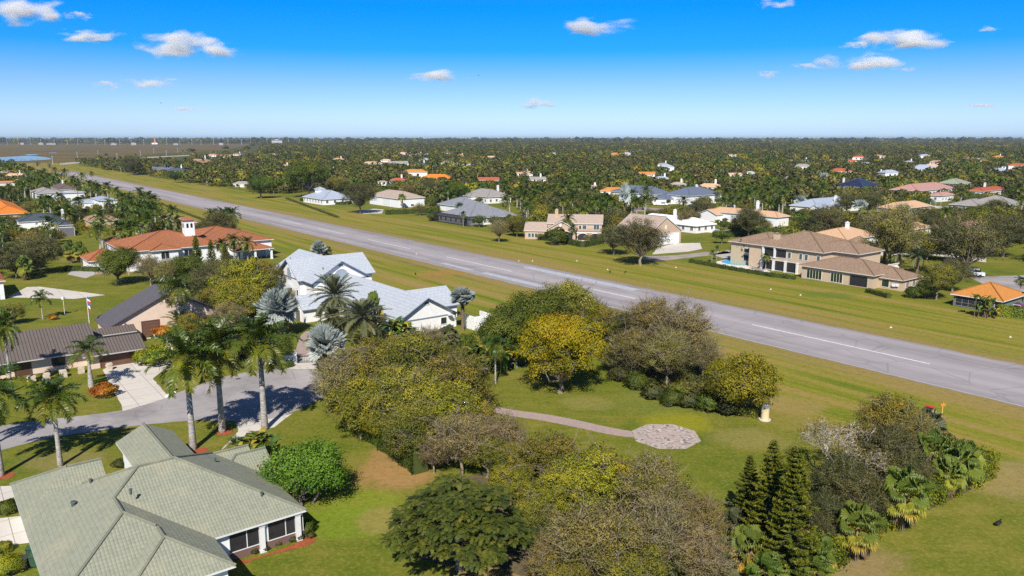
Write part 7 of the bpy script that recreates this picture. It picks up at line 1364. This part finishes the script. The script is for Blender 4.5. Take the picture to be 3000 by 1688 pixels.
for a in ((75, 33, 190, 62, 'big white cloud at the top left corner'), (230, 46, 70, 22, 'thin wisp right of the top left cloud'), (258, 105, 150, 32, 'flat cloud below the top left cloud'), (520, 133, 200, 62, 'largest cloud of the left sky'), (640, 146, 130, 36, 'tail cloud at the right of the largest left cloud'), (312, 249, 72, 24, 'small oval cloud, lower left of a pair'), (450, 243, 135, 30, 'oval cloud, right of the lower left pair'), (1272, 224, 140, 34, 'cloud alone in the middle of the sky'), (1570, 300, 105, 30, 'low cloud right of the middle'), (1745, 76, 180, 44, 'streaked cloud in the upper middle right'), (2265, 8, 90, 30, 'cloud cut by the top edge'), (2650, 115, 230, 50, 'brightest long cloud of the right sky'), (2510, 131, 76, 24, 'small cloud left of the brightest long cloud'), (2525, 185, 195, 46, 'wide cloud below the brightest long cloud'), (2370, 194, 80, 18, 'thin cloud left of the wide cloud'), (2248, 218, 64, 20, 'small faint cloud farther left of the wide cloud'), (2890, 86, 60, 16, 'tiny cloud at the right edge of the sky'), (2880, 310, 120, 10, 'thin low streak at the right'), (2655, 203, 66, 12, 'slanting wisp right of the wide cloud'), (540, 318, 120, 10, 'faint flat streak low at the left'), (2310, 302, 50, 8, 'faint flat streak low at the right'), (2010, 395, 30, 8, 'tiny low cloud near the horizon')): cloud(*a)
# air
hz, nt, out = new_mat('haze'); n = N(nt); v = n('VolumePrincipled'); v.inputs['Color'].default_value = (.62, .76, 1, 1); v.inputs['Density'].default_value = HAZE_D; v.inputs['Anisotropy'].default_value = .2; n.link(v.outputs[0], out.inputs['Volume'])
mb = MB(); mb.box(-15000, 15000, -60, 14500, -1, 52)
tag(mb.build('haze', hz), kind='stuff')
EL, AZ = R_(43.), R_(5.)
sun = bpy.data.lights.new('sun', 'SUN'); sun.energy = 4.6; sun.angle = R_(.5); sun.color = (1, .945, .865); so = bpy.data.objects.new('sun', sun); COL.objects.link(so); so.rotation_euler = (R_(90)-EL, 0, -AZ); so.location = (0, -50, 120)
w = bpy.data.worlds.new('World'); SC.world = w; w.use_nodes = True; nt = w.node_tree
for x in list(nt.nodes): nt.nodes.remove(x)
n = N(nt); wo = n('OutputWorld'); sky = n('TexSky', sky_type='NISHITA', sun_disc=False, sun_elevation=EL, sun_rotation=R_(180)+AZ, altitude=0, air_density=1.0, dust_density=.35, ozone_density=2.5)
# deep polarised blue above, clear pale blue at the horizon
dz = n('SeparateXYZ'); n.link(n('TexCoord').outputs['Generated'], dz.inputs[0])
gr = n.ramp(dz.outputs[2], [(0, (.40, .565, .96)), (.0233, (.40, .54, .91)), (.0645, (.255, .42, .71)), (.105, (.035, .33, .69)), (.156, (.006, .315, .76)), (.25, (.08, .30, .62)), (.5, (.22, .29, .40))])
bg = n('Background', ins={'Strength': .14}); n.link(n.mix(1., sky.outputs[0], gr, 'MULTIPLY'), bg.inputs[0]); n.link(bg.outputs[0], wo.inputs[0])
cam = bpy.data.cameras.new('camera'); cam.sensor_width = 36; cam.lens = F/3000*36; cam.clip_start = .5; cam.clip_end = 40000
co = bpy.data.objects.new('camera', cam); COL.objects.link(co); co.location = (0, 0, H); co.rotation_euler = (R_(90)-PIT, 0, 0); SC.camera = co
SC.view_settings.view_transform = 'Standard'; SC.view_settings.look = 'None'; SC.view_settings.exposure = EXPO; SC.view_settings.gamma = 1
cy = SC.cycles; cy.max_bounces = 9; cy.diffuse_bounces = 2; cy.glossy_bounces = 2; cy.transmission_bounces = 3; cy.transparent_max_bounces = 8; cy.volume_bounces = 8; cy.volume_max_steps = 256; cy.use_denoising = False; cy.caustics_reflective = False; cy.caustics_refractive = False; cy.sample_clamp_indirect = 4
